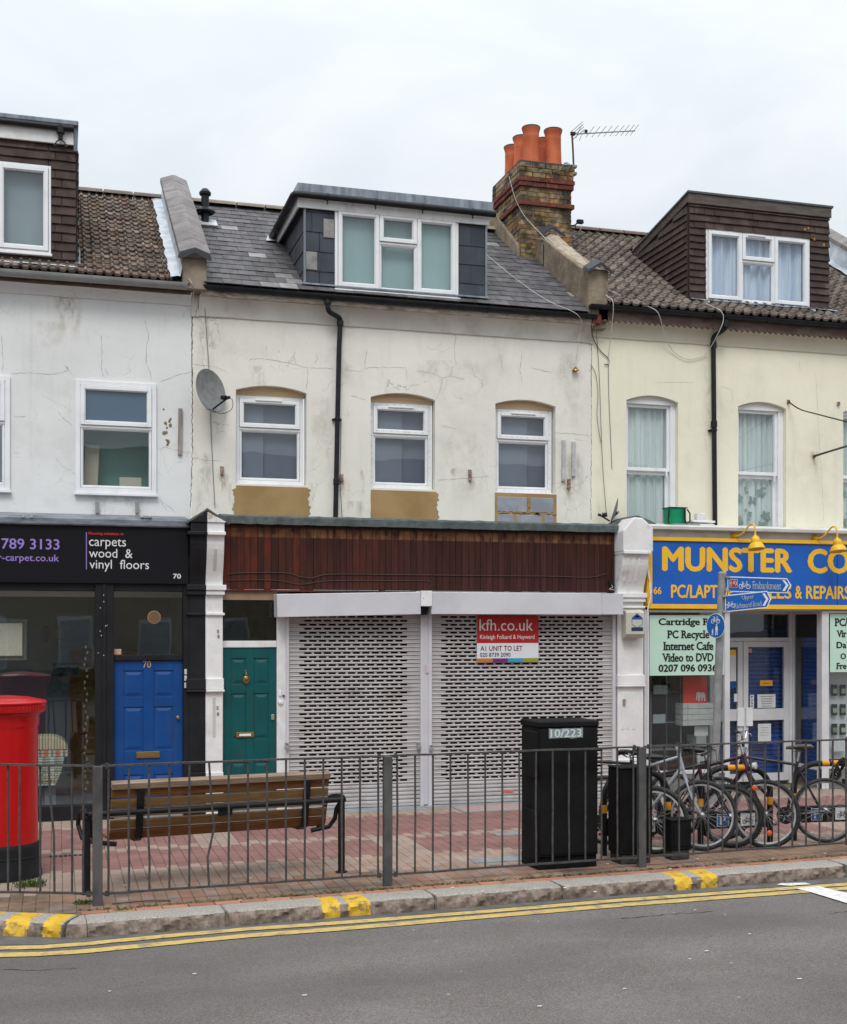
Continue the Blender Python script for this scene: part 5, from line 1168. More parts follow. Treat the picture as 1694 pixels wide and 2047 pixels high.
dg = door(h68, m_teal, gx0-.0, gx1-.004, .16, DZ-.004, .035, [(.06, .25), (.40, .70), (.76, .93)])
MB().box(gx0, gx1, .03, .12, 0, .155).build('doorstep', m_conc, h68)
c = P(490, 1469, .03); mb = MB().box(c.x-.115, c.x+.115, c.y-.012, c.y+.01, c.z-.034, c.z+.034); lb_ = mb.build('letter_plate', m_brass, dg, bevel=.003)
MB().box(c.x-.075, c.x+.075, c.y-.017, c.y-.011, c.z-.014, c.z+.014).build('letter_flap', m_upvc, lb_)
c = P(492, 1357, .03); mb = MB().lathe([(.034, 0), (.036, .012), (.02, .02), (.0, .022)], c+Vector((0, -.0, .0)), 14, ax=(EXP, EZP, -EYP))
mb.tube([c+Vector((.04*math.sin(a), -.02, -.03-.04*math.cos(a)+.02)) for a in [math.radians(t) for t in range(-150, 151, 20)]], .007, 7)
mb.lathe([(0, 0), (.01, .01), (.013, .03), (.006, .05), (0, .07)], c+Vector((0, -.012, .03)), 8).lathe([(0, -.02), (.012, -.01), (0, .0)], c+Vector((0, -.015, -.055)), 8)
mb.build('door_knocker', m_brass, dg, smooth=True)
c = P(545, 1434, .03); MB().box(c.x-.02, c.x+.022, c.y-.02, c.y, c.z-.036, c.z+.04).build('lock', M('lock_metal', (.45, .40, .30), None, metal=.6, rough=.4), dg, bevel=.008)
c = P(491, 1341, .03); MB().lathe([(.008, 0), (.0, .006)], c, 8, ax=(EXP, EZP, -EYP)).build('spyhole', m_brass, dg)
c = P(560, 1386, -.01); MB().box(c.x-.014, c.x+.014, c.y-.02, c.y+.01, c.z-.036, c.z+.036).build('doorbell', m_upvc, h68, bevel=.004)
c = P(567, 1391, -.01); MB().box(c.x-.013, c.x+.013, c.y-.02, c.y+.01, c.z-.013, c.z+.013).build('doorbell', M('bell_blue', (.03, .05, .12), None), h68, bevel=.004)
c = P(561, 1404, -.01); MB().lathe([(.035, 0), (.03, .02), (.0, .03)], c, 10, ax=(EXP, EZP, -EYP)).build('putty_lump', m_oldwhite, h68, smooth=True)
# ---- shutters
room(h68, M('shop_dim', (.10, .06, .04), (.03, .028, .026), 1.2, .9, lo=.45, hi=.55), 2.93, 7.55, .14, 2.2, 0.0, FZ0)
def shutter(x0, x1, label, seed, band):
    rr = random.Random(seed); zb_, ztp_ = .045, 2.72
    t = thing('roller_shutter', label, 'shutter', ((x0+x1)/2, 0, 0), 'perforated roller shutters')
    pitch = .0535; n = int((ztp_-zb_)/pitch)
    def slat(kind):
        mb = MB(); hs = .0285 if kind < 2 else pitch-.004
        w = x1-x0; y = -.012
        # bulged solid bar
        pr = [(y+.010, 0), (y-.004, .004), (y-.008, hs*.45), (y-.002, hs-.002), (y+.010, hs)]
        mb.prism([(0, a, b) for a, b in pr], (w, 0, 0))
        if kind < 2:
            per = .1305; m0 = .145+(0 if kind == 0 else per/2); xs = 0; web = []
            k = m0
            edges = []
            while k+.1 < w-.12: edges.append((k, k+.0985)); k += per
            pos = 0
            for a, b in edges: web.append((pos, a)); pos = b
            web.append((pos, w))
            for a, b in web: mb.box(a, b, y+.000, y+.008, hs+.0005, pitch-.0015)
        return mb.mesh('slat', m_alu)
    me = [slat(0), slat(1), slat(2)]
    for i in range(n):
        z = zb_+pitch*i
        kind = 2 if i < 5 else (i % 2)
        inst('slat', me[kind], t, Matrix.Translation((x0, rr.uniform(-.0015, .0015), z)) @ Matrix.Rotation(rr.uniform(-.0006, .0006), 4, 'Y'))
    MB().box(x0, x1, -.03, .005, .012, .043).build('bottom_rail', m_alu, t, bevel=.003)
    return t
sxa, sxb, sxc, sxd = X(577, -.02), X(840, -.02), X(862, -.02), X(1224, -.02)
sL = shutter(sxa, sxb, 'left grey perforated roller shutter beside the teal door', 1, 0); sR = shutter(sxc, sxd, 'right grey perforated roller shutter, the wider one behind the estate agent board', 2, 0)
m_guide = m_alubox
MB().box(sxa-.035, sxa+.004, -.05, .04, .01, 2.72).build('guide_rail', m_guide, sL, bevel=.003); MB().box(sxb-.002, sxb+.042, -.06, .04, .0, 2.72).build('guide_rail', m_guide, sL, bevel=.003)
MB().box(sxc-.048, sxc+.004, -.06, .04, .0, 2.72).build('guide_rail', m_guide, sR, bevel=.003); MB().box(sxd-.002, sxd+.045, -.05, .04, .01, 2.72).build('guide_rail', m_guide, sR, bevel=.003)
MB().box(sxb+.043, sxc-.049, -.045, .05, .02, 2.7).build('mullion', m_guide, h68)
for gx in (sxb+.02, sxc-.025): pass
# housings
def housing(par, x0, x1, zb_, zt_, ytilt=0, roll=0.):
    mb = MB(); pr = [(-.27, 0), (-.27, .295), (-.24, .30), (.0, .30), (.0, 0)]
    mb.prism([(0, a, b) for a, b in pr], (x1-x0, 0, 0))
    mt = Matrix.Translation((x0, 0, zb_)) @ Matrix.Rotation(roll, 4, 'Y')
    return mb.build('shutter_housing', m_alubox, par, bevel=.006, seg=2, mat=mt)
hzb = (Z(900, 1228, -.27)+Z(1240, 1229, -.27))/2
hL0, hL1 = X(555, -.27), X(842, -.27)
housing(sL, hL0, hL1, Z(555, 1234, -.27), 0, roll=-math.atan2(Z(842, 1228, -.27)-Z(555, 1234, -.27), hL1-hL0)); housing(sR, X(863, -.27), X(1204, -.27), hzb, 0)
MB().box(X(1204, -.27)+.002, X(1247, -.27), -.267, -.02, hzb+.003, hzb+.297).build('housing_end', m_alubox, sR, bevel=.004)
c0 = X(843, -.29); c1 = X(863, -.29); MB().box(c0-.006, c1+.006, -.30, -.05, Z(850, 1212, -.29), Z(850, 1181, -.29)).build('motor_cover', m_oldwhite, sR, bevel=.004)
c = P(847, 1196, -.30); MB().lathe([(.008, 0), (0, .006)], c, 8, ax=(EXP, EZP, -EYP)).build('screw', m_steel, sR)
MB().box(c0+.02, c1-.02, -.16, .0, Z(850, 1229, -.2), Z(850, 1212, -.2)).build('cable_box', m_black, sR)
# padlocks
for u, v, g_ in ((574, 1493, sL), (838, 1492, sL), (863, 1497, sR)):
    c = P(u, v, -.09); pk = thing('padlock', {574: 'steel padlock on the left edge of the left shutter', 838: 'steel padlock on the right edge of the left shutter', 863: 'steel padlock on the left edge of the right shutter'}[u], 'padlock', c, 'shutter padlocks')
    MB().lathe([(0, -.02), (.028, -.018), (.034, 0), (.028, .018), (0, .02)], c+Vector((0, 0, -.01)), 16, ax=(EXP, EZP, EYP)).build('lock_body', m_steel, pk, smooth=True)
    MB().tube([c+Vector((.018*math.cos(a), 0, .02+.026*math.sin(a))) for a in [math.pi*k/8 for k in range(-1, 10)]], .006, 7).build('shackle', m_steel, pk, smooth=True)
    MB().box(c.x-.02, c.x+.02, c.y+.01, -.03, c.z+.03, c.z+.05).build('hasp', m_steel, pk)
c = P(1016, 1582, -.022); tag(MB().box(c.x-.07, c.x+.07, c.y-.004, c.y+.004, c.z-.018, c.z+.018).build('sticker', M('sticker_red', (.50, .05, .04), (.6, .2, .18), 30)), 'small red sticker on the bottom slats of the right shutter', 'sticker')
c = P(856, 1335, -.062); tag(MB().box(c.x-.022, c.x+.018, c.y-.003, c.y+.002, c.z-.07, c.z+.05).build('sticker', M('sticker_pink', (.52, .40, .42), (.62, .58, .6), 30)), 'faded pink sticker on the post between the two shutters', 'sticker')
# ================================================================== LETTERING
def glyphs(s, serif=False, bold=0., space=1.0, italic=0.):
    cu = bpy.data.curves.new('lettering', 'FONT'); cu.body = s; cu.size = 1; cu.offset = 0; cu.resolution_u = 3; cu.space_character = space; cu.shear = italic
    o = bpy.data.objects.new('tmp', cu); COL.objects.link(o); dg_ = bpy.context.evaluated_depsgraph_get(); dg_.update()
    me = bpy.data.meshes.new_from_object(o.evaluated_get(dg_)); bpy.data.objects.remove(o)
    vs = [tuple(v.co) for v in me.vertices]; fs = [tuple(p.vertices) for p in me.polygons]
    if serif:
        cnt = {}
        for p in fs:
            for a, b in zip(p, p[1:]+p[:1]): k = (min(a, b), max(a, b)); cnt[k] = cnt.get(k, 0)+1
        seen = []
        for (a, b), c in cnt.items():
            if c != 1: continue
            A, B = vs[a], vs[b]
            if abs(A[1]-B[1]) < .004 and .07 < abs(A[0]-B[0]) < .26:
                y = A[1]; x0, x1 = min(A[0], B[0]), max(A[0], B[0])
                if any(abs(y-q) < .012 for q in (0, .682, .449)):
                    h = .035; d = .085; yy = (y, y+h) if y < .1 else (y-h, y); i = len(vs)
                    vs += [(x0-d, yy[0], 0), (x1+d, yy[0], 0), (x1+d, yy[1], 0), (x0-d, yy[1], 0)]; fs.append((i, i+1, i+2, i+3))
    bpy.data.meshes.remove(me)
    if bold:
        b0, f0 = list(vs), list(fs); vs, fs = [], []
        for dx, dy, dz in ((-bold, 0, .1), (bold, 0, .2), (0, bold*.7, .3), (0, -bold*.7, .4), (0, 0, .5)):
            n = len(vs); vs += [(v[0]+dx, v[1]+dy, dz) for v in b0]; fs += [tuple(n+i for i in p) for p in f0]
    return vs, fs
def text(s, m, parent, x0, x1, z0, z1, y, bold=0., serif=False, space=1., ex=EXP, org=None, name='lettering', italic=0.):
    """fits the string's own bounding box into x0..x1, z0..z1 on the plane through org (or y = const)"""
    vs, fs = glyphs(s, serif, bold, space, italic)
    ax, bx = min(v[0] for v in vs), max(v[0] for v in vs); ay, by = min(v[1] for v in vs), max(v[1] for v in vs)
    org = org or Vector((0, y, 0)); nrm = Vector((ex.y, -ex.x, 0)); out = []
    for v in vs:
        a = x0+(v[0]-ax)/(bx-ax)*(x1-x0); b = z0+(v[1]-ay)/(by-ay)*(z1-z0); p = org+ex*a+nrm*(-.0008*v[2] if nrm.y > 0 else .0008*v[2]); out.append((p.x, p.y, org.z+b if org.z else b))
    mb = MB(); mb.add(out, fs); me = bpy.data.meshes.new(name); me.from_pydata(mb.v, [], mb.f); me.materials.append(m)
    o = bpy.data.objects.new(name, me); link(o, parent); return o
def ptext(s, m, parent, u0, v0, u1, v1, y, **k):
    """text box given by photo pixels of its top-left and bottom-right corner on plane y"""
    return text(s, m, parent, X(u0, y), X(u1, y), Z((u0+u1)/2, v1, y), Z((u0+u1)/2, v0, y), y, **k)
def flat(name, col, rough=.5, col2=None): return M(name, col, col2, 8, rough)
m_purple = flat('letter_purple', (.30, .20, .56)); m_lw = flat('letter_white', (.68, .68, .68)); m_lred = flat('letter_red', (.55, .02, .03)); m_ink = flat('ink', (.012, .012, .014))
m_signblue = M('sign_blue', (.008, .095, .42), (.012, .11, .47), 2, .4, dirt=(.03, .09, .26), dirtamt=.4); m_signyel = M('sign_yellow', (.80, .44, .015), (.84, .49, .03), 3, .4); m_lampyel = M('lamp_yellow', (.72, .42, .02), (.78, .48, .04), 8, .35, dirt=(.35, .2, .03), dirtamt=.5, dscale=9)
# ---- left shop
SY = -.10
sx1 = X(377, SY); sz0, sz1_ = (Z(190, 1166, SY)), Z(190, 1052, SY)
s70 = thing('shop_sign', 'black fascia sign with purple phone number and white flooring words', 'shop sign', (-1, SY, sz0))
MB().box(XL, sx1, SY, -.0, sz0, sz1_).build('sign_panel', m_signblk, s70, bevel=.004)
ztp7 = Z(190, 1034, SY)
mb = MB().prism([(XL, SY-.03, sz1_+.001), (XL, SY-.05, sz1_+.012), (XL, SY-.05, ztp7-.02), (XL, SY-.02, ztp7+.005), (XL, YW, ztp7+.09), (XL, YW, sz1_+.001)], (sx1-XL+.01, 0, 0)); mb.build('fascia_capping', M('dark_lead', (.10, .115, .14), (.20, .225, .26), 4, .4, stretch=(1, 1, 3), dirt=(.28, .31, .35), dirtamt=.5, dscale=3, dstretch=(1, 1, 6)), h70, bevel=.008)
MB().box(XL, sx1, SY-.035, SY+.02, Z(190, 1049, SY), Z(190, 1043, SY)).build('sign_rail', m_blackp, h70)
mb = MB()
for u in (55, 292): c = P(u, 1034, SY-.03); mb.box(c.x-.07, c.x+.07, c.y-.02, c.y, c.z-.012, c.z+.012); mb.lathe([(0, 0), (.018, .01), (0, .02)], c+Vector((-.05, -.02, 0)), 8, ax=(EXP, EZP, -EYP)).lathe([(0, 0), (.018, .01), (0, .02)], c+Vector((.05, -.02, 0)), 8, ax=(EXP, EZP, -EYP))
mb.build('fixing', m_steel, h70)
yy = SY-.003
ptext('789 3133', m_purple, s70, 3, 1077, 119, 1098, yy, bold=.012)
ptext('r-carpet.co.uk', m_purple, s70, -4, 1108, 118, 1126, yy, bold=.008)
MB().box(X(172, yy), X(173.6, yy), yy, SY, Z(172, 1138, yy), Z(172, 1064, yy)).build('sign_line', m_purple, s70)
ptext('Flooring solutions in', m_lred, s70, 177, 1064, 247, 1071, yy, bold=.03)
ptext('carpets', m_lw, s70, 178, 1077, 252, 1098, yy); ptext('wood  &', m_lw, s70, 178, 1097, 265, 1115, yy); ptext('vinyl  floors', m_lw, s70, 179, 1119, 298, 1143, yy)
ptext('70', m_lw, s70, 346, 1147, 362, 1157, yy, bold=.02)
# frame and glazing of the left shop
FR = -.04
mb = MB()
def ux(u, y=FR): return X(u, y)
wx_a, wx_b, dx_a, dx_b = ux(190), ux(228), ux(364), ux(379)
wtop = Z(100, 1181, FR); wbot = Z(110, 1612, FR)
mb.box(XL, wx_a, FR, .1, wtop, sz0+.03).box(wx_a, wx_b, FR-.03, .1, 0, sz0+.03).box(dx_b-.08, dx_b, FR-.02, .1, 0, sz0+.03).box(wx_b, dx_b-.08, FR-.01, .1, Z(300, 1182, FR), sz0+.03)
mb.box(XL, wx_a, FR, .1, 0, wbot).box(wx_b, dx_b-.08, FR+.005, .1, 1.985, 2.055)
mb.box((wx_a+wx_b)/2-.025, (wx_a+wx_b)/2+.02, FR-.045, FR-.03, 0, sz0)
mb.box(-2.9, -2.8, FR, .1, wbot, wtop)
mb.build('shopfront_frame', m_blackp, h70, bevel=.005)
mb = MB(); rr = random.Random(3)
for _ in range(9): c = P(rr.uniform(196, 214), rr.uniform(1180, 1330), FR-.047); mb.box(c.x-.004, c.x+.004, c.y-.001, c.y+.001, c.z-.006, c.z+.006)
mb.build('paint_chip', m_lw, h70)
MB().box(XL, wx_a-.002, .0, .008, wbot-.01, wtop+.01).build('shop_window', g_shop, h70)
MB().box(wx_b, dx_b-.08, .03, .036, 2.05, Z(300, 1180, .03)).build('transom_light', g_shop, h70)
c = P(308, 1234, .03); MB().lathe([(0, .001), (.078, .001), (.078, .004), (0, .004)], c, 24, ax=(EXP, EZP, -EYP)).build('air_vent_back', m_ink, h70); mb = MB().lathe([(.075, 0), (.085, .012), (.085, .02), (.072, .022)], c, 24, ax=(EXP, EZP, -EYP))
for k in range(-4, 5): h_ = math.sqrt(max(0, .07**2-(k*.0155)**2)); mb.box(c.x-h_, c.x+h_, c.y-.022, c.y-.006, c.z+k*.0155-.0025, c.z+k*.0155+.0025)
mb.build('air_vent', M('vent_tan', (.22, .14, .07), None), h70)
c = P(235, 1303, .027); tag(MB().box(c.x-.045, c.x+.045, c.y-.002, c.y+.002, c.z-.035, c.z+.035).build('sticker', M('sticker_pale', (.62, .42, .40), (.6, .3, .1), 40)), 'small pale sticker in the corner of the light above the blue door', 'sticker')
db = door(h70, m_blue, ux(228)+.0, dx_b-.082, .07, 1.98, 0., [(.06, .245), (.405, .695), (.76, .935)])
MB().box(ux(228), dx_b-.08, -.03, .1, 0, .066).build('doorstep', m_conc, h70)
text('70', flat('gold_digits', (.55, .36, .13)), db, X(286, -.01), X(302, -.01), Z(294, 1335, -.01), Z(294, 1321, -.01), -.004)
c = P(296, 1509, -.005); l_ = MB().box(c.x-.145, c.x+.145, c.y-.014, c.y, c.z-.04, c.z+.04).build('letter_plate', m_brass, db, bevel=.003); MB().box(c.x-.11, c.x+.11, c.y-.019, c.y-.0135, c.z-.02, c.z+.02).build('letter_flap', M('brass_dull', (.26, .18, .07), None, metal=.7, rough=.5), l_)
c = P(356, 1435, -.005); MB().lathe([(.022, 0), (.024, .008), (.012, .016), (.012, .02), (.022, .032), (.018, .04), (0, .042)], c, 16, ax=(EXP, EZP, -EYP)).build('door_knob', m_brass, db, smooth=True)
mb = MB(); 
for v in (1343, 1356, 1370): c = P(371, v, FR-.02); mb.box(c.x-.016, c.x+.016, c.y-.025, c.y, c.z-.034, c.z+.034); mb.lathe([(.009, 0), (.006, .006), (0, .006)], c+Vector((0, -.025, 0)), 8, ax=(EXP, EZP, -EYP))
mb.build('doorbell', M('bell_white', (.55, .55, .53), (.66, .66, .65), 30, dirt=(.2, .2, .2), dirtamt=.5), h70, bevel=.003)
# interior of the left shop
RY = 3.2
mb = MB(); xl, xr = XL, dx_b+.02
rm = MB(); rm.add([(xl, .12, 0), (xr, .12, 0), (xr, RY, 0), (xl, RY, 0)], [(0, 1, 2, 3)]); rm.build('floor', M('shop_floor', (.10, .075, .055), (.14, .11, .085), 3), h70)
room(h70, m_roomb, xl, xr, .12, RY, .001, sz0)
MB().box(X(140, 2.9), X(190, 2.9)+.6, 2.9, 3.0, 0, Z(150, 1300, 2.9)).build('partition', M('ochre_wall', (.20, .07, .02), (.16, .13, .03), 2.5), h70)
MB().box(X(105, 2.6), X(156, 2.6), 2.55, 2.6, Z(120, 1352, 2.6), Z(120, 1326, 2.6)).build('notice_board', M('navy_board', (.012, .018, .07), None), h70)
c = P(-40, 1283, .35); bd = MB().box(X(-120, .35), X(45, .35), .34, .36, Z(0, 1312, .35), Z(0, 1246, .35)).build('display_board', M('beige_weave', (.50, .47, .37), (.58, .54, .44), 60, .9), bevel=.008); tag(bd, 'beige woven carpet sample board hanging in the left shop window', 'sample board')
MB().box(X(-120, .37), X(50, .37)+.02, .37, .40, Z(0, 1320, .37), Z(0, 1237, .37)).build('board_frame', M('board_frame', (.10, .11, .11), None), bd)
for u, v, r, lab in ((92, 1268, .10, 'dark framed round wall mirror inside the left shop seen edge on'), (122, 1268, .075, 'round pale wall lamp inside the left shop')):
    c = P(u, v, 1.9); o = MB().lathe([(0, 0), (r, 0), (r*1.15, .03), (r*.9, .05), (0, .05)], c, 20, sx=.45 if u < 100 else .9, ax=(EXP, EZP, -EYP)).build('wall_light', flat('wl%d' % u, (.03, .05, .14) if u < 100 else (.16, .16, .14)), smooth=True); tag(o, lab, 'wall light')
# rug samples hanging in a pile by the window
rg = thing('rug_stack', 'tall rounded stack of striped rug samples inside the left shop window', 'rug stack', (X(100, .45), .45, 0))
def stripemat(nm, cols):
    cols = [tuple(min(.85, q*1.25) for q in c) for c in cols]; m = bpy.data.materials.new(nm); m.use_nodes = True; t = m.node_tree; b = t.nodes['Principled BSDF']; b.inputs['Roughness'].default_value = .9
    g = N(t, 'ShaderNodeNewGeometry'); s_ = N(t, 'ShaderNodeSeparateXYZ'); t.links.new(g.outputs['Position'], s_.inputs[0])
    r = N(t, 'ShaderNodeValToRGB'); r.color_ramp.interpolation = 'CONSTANT'; e = r.color_ramp.elements; e[0].color = (*cols[0], 1); e[1].position = .999; e[1].color = (*cols[-1], 1)
    for i, c in enumerate(cols[1:-1]): q = e.new((i+1)/(len(cols)-1)); q.color = (*c, 1)
    t.links.new(mth(t, 'FRACT', mth(t, 'MULTIPLY', s_.outputs[0], 7.)), r.inputs[0]); t.links.new(r.outputs[0], b.inputs['Base Color']); return m
sm = [stripemat('rug_beige', [(.40, .34, .22), (.22, .19, .12), (.42, .36, .25), (.30, .16, .08), (.44, .40, .28), (.14, .16, .12), (.40, .35, .23), (.25, .22, .15), (.4, .35, .24)]), stripemat('rug_multi', [(.35, .12, .08), (.42, .38, .30), (.12, .16, .2), (.40, .3, .2), (.35, .12, .08), (.3, .35, .33)]), stripemat('rug_green', [(.25, .30, .26), (.38, .42, .36), (.2, .25, .22), (.35, .4, .36)])]
rx0_, rx1_ = X(40, .45), X(136, .45); ztop_ = Z(110, 1470, .4)
zz = ztop_; i = 0
while zz > .42:
    w = rx1_-.0-(.0 if i < 3 else .03+.006*i)-(0.03 if i > 9 else 0)*(i-9)*.22
    if i == 0:
        W__ = rx1_-rx0_; pr = [(0, -.165), (0, -.005)]+[(W__-.22+.22*math.sin(t*math.pi/2), -.165+.165*math.cos(t*math.pi/2)) for t in (0, .2, .4, .6, .8, 1)]
        MB().prism([(rx0_+a, .18, zz+b) for a, b in pr], (0, .5, 0)).build('rug', sm[0], rg, bevel=.01, seg=2); zz -= .17
    else:
        h_ = .03 if i > 2 else .045; MB().box(rx0_, w, .19+random.uniform(-.008, .008), .7, zz-h_+.004, zz).build('rug', sm[1] if i in (1, 2) else random.choice([sm[2], sm[0], sm[2]]), rg, bevel=.006); zz -= h_
    i += 1
MB().box(rx0_+.3, rx1_-.15, .3, .6, 0, .42).build('rack', m_roomb, rg)
# twisted sample chain in the window corner
mb = MB(); c = P(172, 1300, .25)
for k in range(26): z = 2.15-k*.075; mb.lathe([(0, -.03), (.016, -.01), (.014, .015), (0, .03)], (c.x+.02*math.sin(k*1.7), c.y+.02*math.cos(k*1.7), z), 8)
tag(mb.build('sample_chain', flat('cream', (.16, .13, .10)), smooth=True), 'hanging string of small cream tassels by the right edge of the left shop window', 'hanging string')
# ---- right shop
S6x0 = X(1297, -.06); z60, z61 = (Z(1297, 1212, -.06)+Z(1690, 1218, -.06))/2, (Z(1297, 1078, -.06)+Z(1690, 1082, -.06))/2
s66 = thing('shop_sign', 'blue fascia sign with yellow border and big yellow computer shop letters', 'shop sign', (10, -.06, z60))
MB().box(S6x0, XR, -.06, .0, z60, z61).build('sign_panel', m_signblue, s66)
bw_ = .05; MB().box(S6x0, XR, -.085, -.062, z61-.035, z61+.02).box(S6x0, XR, -.085, -.062, z60-.02, z60+.045).box(S6x0-.03, S6x0+.05, -.085, -.062, z60+.046, z61-.036).box(S6x0-.03, S6x0-.0, -.062, .05, z60, z61).build('sign_border', m_signyel, s66, bevel=.004)
MB().box(X(1675, -.07), X(1675.8, -.07), -.0625, -.06, z60, z61).build('panel_joint', m_ink, s66)
yy = -.0635
def sgn(s, u0, v0, u1, v1, **k): return ptext(s, m_signyel, s66, u0, v0, u1, v1, yy, **k)
sgn('MUNSTER', 1324, 1094, 1585, 1144, bold=.045)
xa = X(1615, yy); wC = (X(1694, yy)-xa)/ .30
text('COMPUTERS', m_signyel, s66, xa, xa+2.75, Z(1655, 1147, yy), Z(1655, 1097, yy), yy, bold=.045)
sgn('66', 1307, 1173, 1323, 1188, bold=.03)
sgn('PC/LAPTOP', 1342, 1169, 1468, 1196, bold=.03); sgn('SALES', 1500, 1170, 1583, 1197, bold=.03); sgn('&', 1590, 1171, 1604, 1197, bold=.03); sgn('REPAIRS', 1612, 1171, 1700, 1198, bold=.03)
m_cream = M('cream_fascia', (.58, .57, .54), (.66, .65, .62), 4, .6, dirt=(.30, .27, .22), dirtamt=.6, dscale=5, dstretch=(1, 1, 3))
zl6 = (Z(1310, 1055, -.12)+Z(1690, 1062, -.12))/2
MB().box(S6x0-.06, XR, -.03, .03, z61+.02, zl6-.03).build('fascia', m_cream, h66)
MB().prism([(S6x0-.07, -.15, zl6-.03), (S6x0-.07, -.16, zl6+.02), (S6x0-.07, -.13, zl6+.035), (S6x0-.07, YW, zl6+.11), (S6x0-.07, YW, zl6+.05), (S6x0-.07, .0, zl6-.03)], (XR-S6x0+.07, 0, 0)).build('fascia_capping', m_cream, h66, bevel=.006)
for i, (ua, va, ub, vb, uc, vc) in enumerate(((1468, 1071, 1506, 1110, 1497, 1093), (1630, 1076, 1672, 1116, 1660, 1098))):
    A = P(ua, va, -.04); z = A.z
    L = thing('swan_neck_lamp', ['yellow swan-neck sign lamp above the signpost and the first big sign word', 'yellow swan-neck sign lamp nearest the right edge'][i], 'lamp', A, 'yellow sign lamps')
    hx = A.x+.13; hy = -.36
    pts = [A, A+Vector((.02, -.07, -.01)), A+Vector((.06, -.15, .03)), A+Vector((.10, -.22, .12)), A+Vector((.12, -.28, .155)), A+Vector((.13, -.335, .13)), A+Vector((.13, -.36, .06)), A+Vector((.13, -.36, -.03))]
    q = []
    for a, b in zip(range(len(pts)-1), range(1, len(pts))):
        p0, p1, p2_, p3_ = pts[max(a-1, 0)], pts[a], pts[b], pts[min(b+1, len(pts)-1)]
        for t in (0, .33, .66): q.append(.5*((2*p1)+(p2_-p0)*t+(2*p0-5*p1+4*p2_-p3_)*t*t+(3*p1-p0-3*p2_+p3_)*t**3))
    q.append(pts[-1]); MB().tube(q, .013, 10).build('arm', m_lampyel, L, smooth=True)
    MB().lathe([(.052, 0), (.05, .015), (.03, .035), (.02, .05)], A, 16, ax=(EXP, EZP, -EYP)).build('wall_plate', m_lampyel, L, smooth=True)
    c = pts[-1]; tilt = Vector((.0, -.18, -1)).normalized(); ex = Vector((1, 0, 0)); ey = tilt.cross(ex)
    MB().lathe([(.02, -.02), (.024, .0), (.045, .01), (.06, .035), (.064, .07), (.058, .095), (.075, .10), (.10, .125), (.118, .165), (.122, .19), (.112, .188), (.0, .12)], c, 24, ax=(ex, ey, tilt)).build('lamp_shade', m_lampyel, L, smooth=True)
# frame of right shop
m_alf = M('aluminium_white', (.56, .56, .57), (.62, .62, .63), 4, .4)
m_blind = M('blue_slats', (.010, .052, .24), (.014, .065, .29), 2, .5)
FY = -.02; zhead = z60-.03
EY_ = .75                                        # entrance recess depth
xp0, xp1 = X(1450, FY), X(1460, FY); xq0, xq1 = X(1644, FY), X(1658, FY); xl0, xl1 = X(1289, FY), X(1298, FY)
zsill = .30
mb = MB().box(xl0, xl1, FY, .06, 0, zhead).box(xp0, xp1, FY, .06, 0, zhead).box(xq0, xq1, FY, .06, 0, zhead).box(xl1, xp0, FY, .06, zhead-.04, zhead).box(xl1, xp0, FY, .06, zsill, zsill+.05).box(xq1, XR, FY, .06, zhead-.04, zhead).box(xq1, XR, FY, .06, zsill, zsill+.05)
mb.box(xp1, xq0, FY+.02, EY_, zhead-.01, zhead+.02)
mb.build('shopfront_frame', m_alf, h66, bevel=.003)
m_ris = M('riser_grey', (.12, .12, .125), (.18, .18, .18), 3)
MB().box(xl0, xp1, -.01, .05, 0, zsill-.001).build('stall_riser', m_ris, h66); MB().box(xq0, XR, -.01, .05, 0, zsill-.001).build('stall_riser', m_ris, h66)
MB().box(xl1, xp0, .02, .028, zsill+.05, zhead-.04).build('shop_window', g_shop, h66); MB().box(xq1, XR, .02, .028, zsill+.05, zhead-.04).build('shop_window', g_shop, h66)
# recessed doors
ex0, ex1 = X(1420, EY_), X(1582, EY_); ztr0 = Z(1520, 1282, EY_); ztr1 = Z(1520, 1228, EY_)
mb = MB(); mb.box(ex0, ex1, EY_, EY_+.06, ztr1, zhead).box(ex0, ex1, EY_, EY_+.06, ztr0, ztr0+.055).box(ex0-.04, ex0, EY_, EY_+.06, 0, zhead).box(ex1-.035, ex1+.02, EY_-.01, EY_+.06, 0, zhead)
mb.build('door_frame', m_alf, h66, bevel=.003)
MB().box(ex0, ex1-.035, EY_+.03, EY_+.036, ztr0+.055, ztr1).build('transom_light', g_dark, h66)
xm = X(1486, EY_)
def gdoor(a, b, nm):
    mb = MB(); y0, y1 = EY_-.005, EY_+.045; st = .085
    ring(mb, a, b, .05, ztr0-.004, y0, y1, st, .12); zmr = Z(1530, 1440, EY_); zmr2 = Z(1530, 1417, EY_)
    mb.box(a+st, b-st, y0, y1, zmr, zmr2)
    d = mb.build('door', m_alf, h66, bevel=.003)
    MB().box(a+st-.01, b-st+.01, EY_+.015, EY_+.021, .16, zmr+.01).build('pane', g_clear, d); MB().box(a+st-.01, b-st+.01, EY_+.015, EY_+.021, zmr2-.01, ztr0-.08).build('pane', g_clear, d)
    return d
dl = gdoor(ex0, xm-.006, 0); dr = gdoor(xm+.006, ex1-.037, 1)
for d, a in ((dl, xm-.05), (dr, xm+.10)): MB().box(a-.06, a+.055, EY_-.03, EY_-.008, Z(1480, 1452, EY_), Z(1480, 1415, EY_)).build('push_plate', m_upvc, d, bevel=.004)
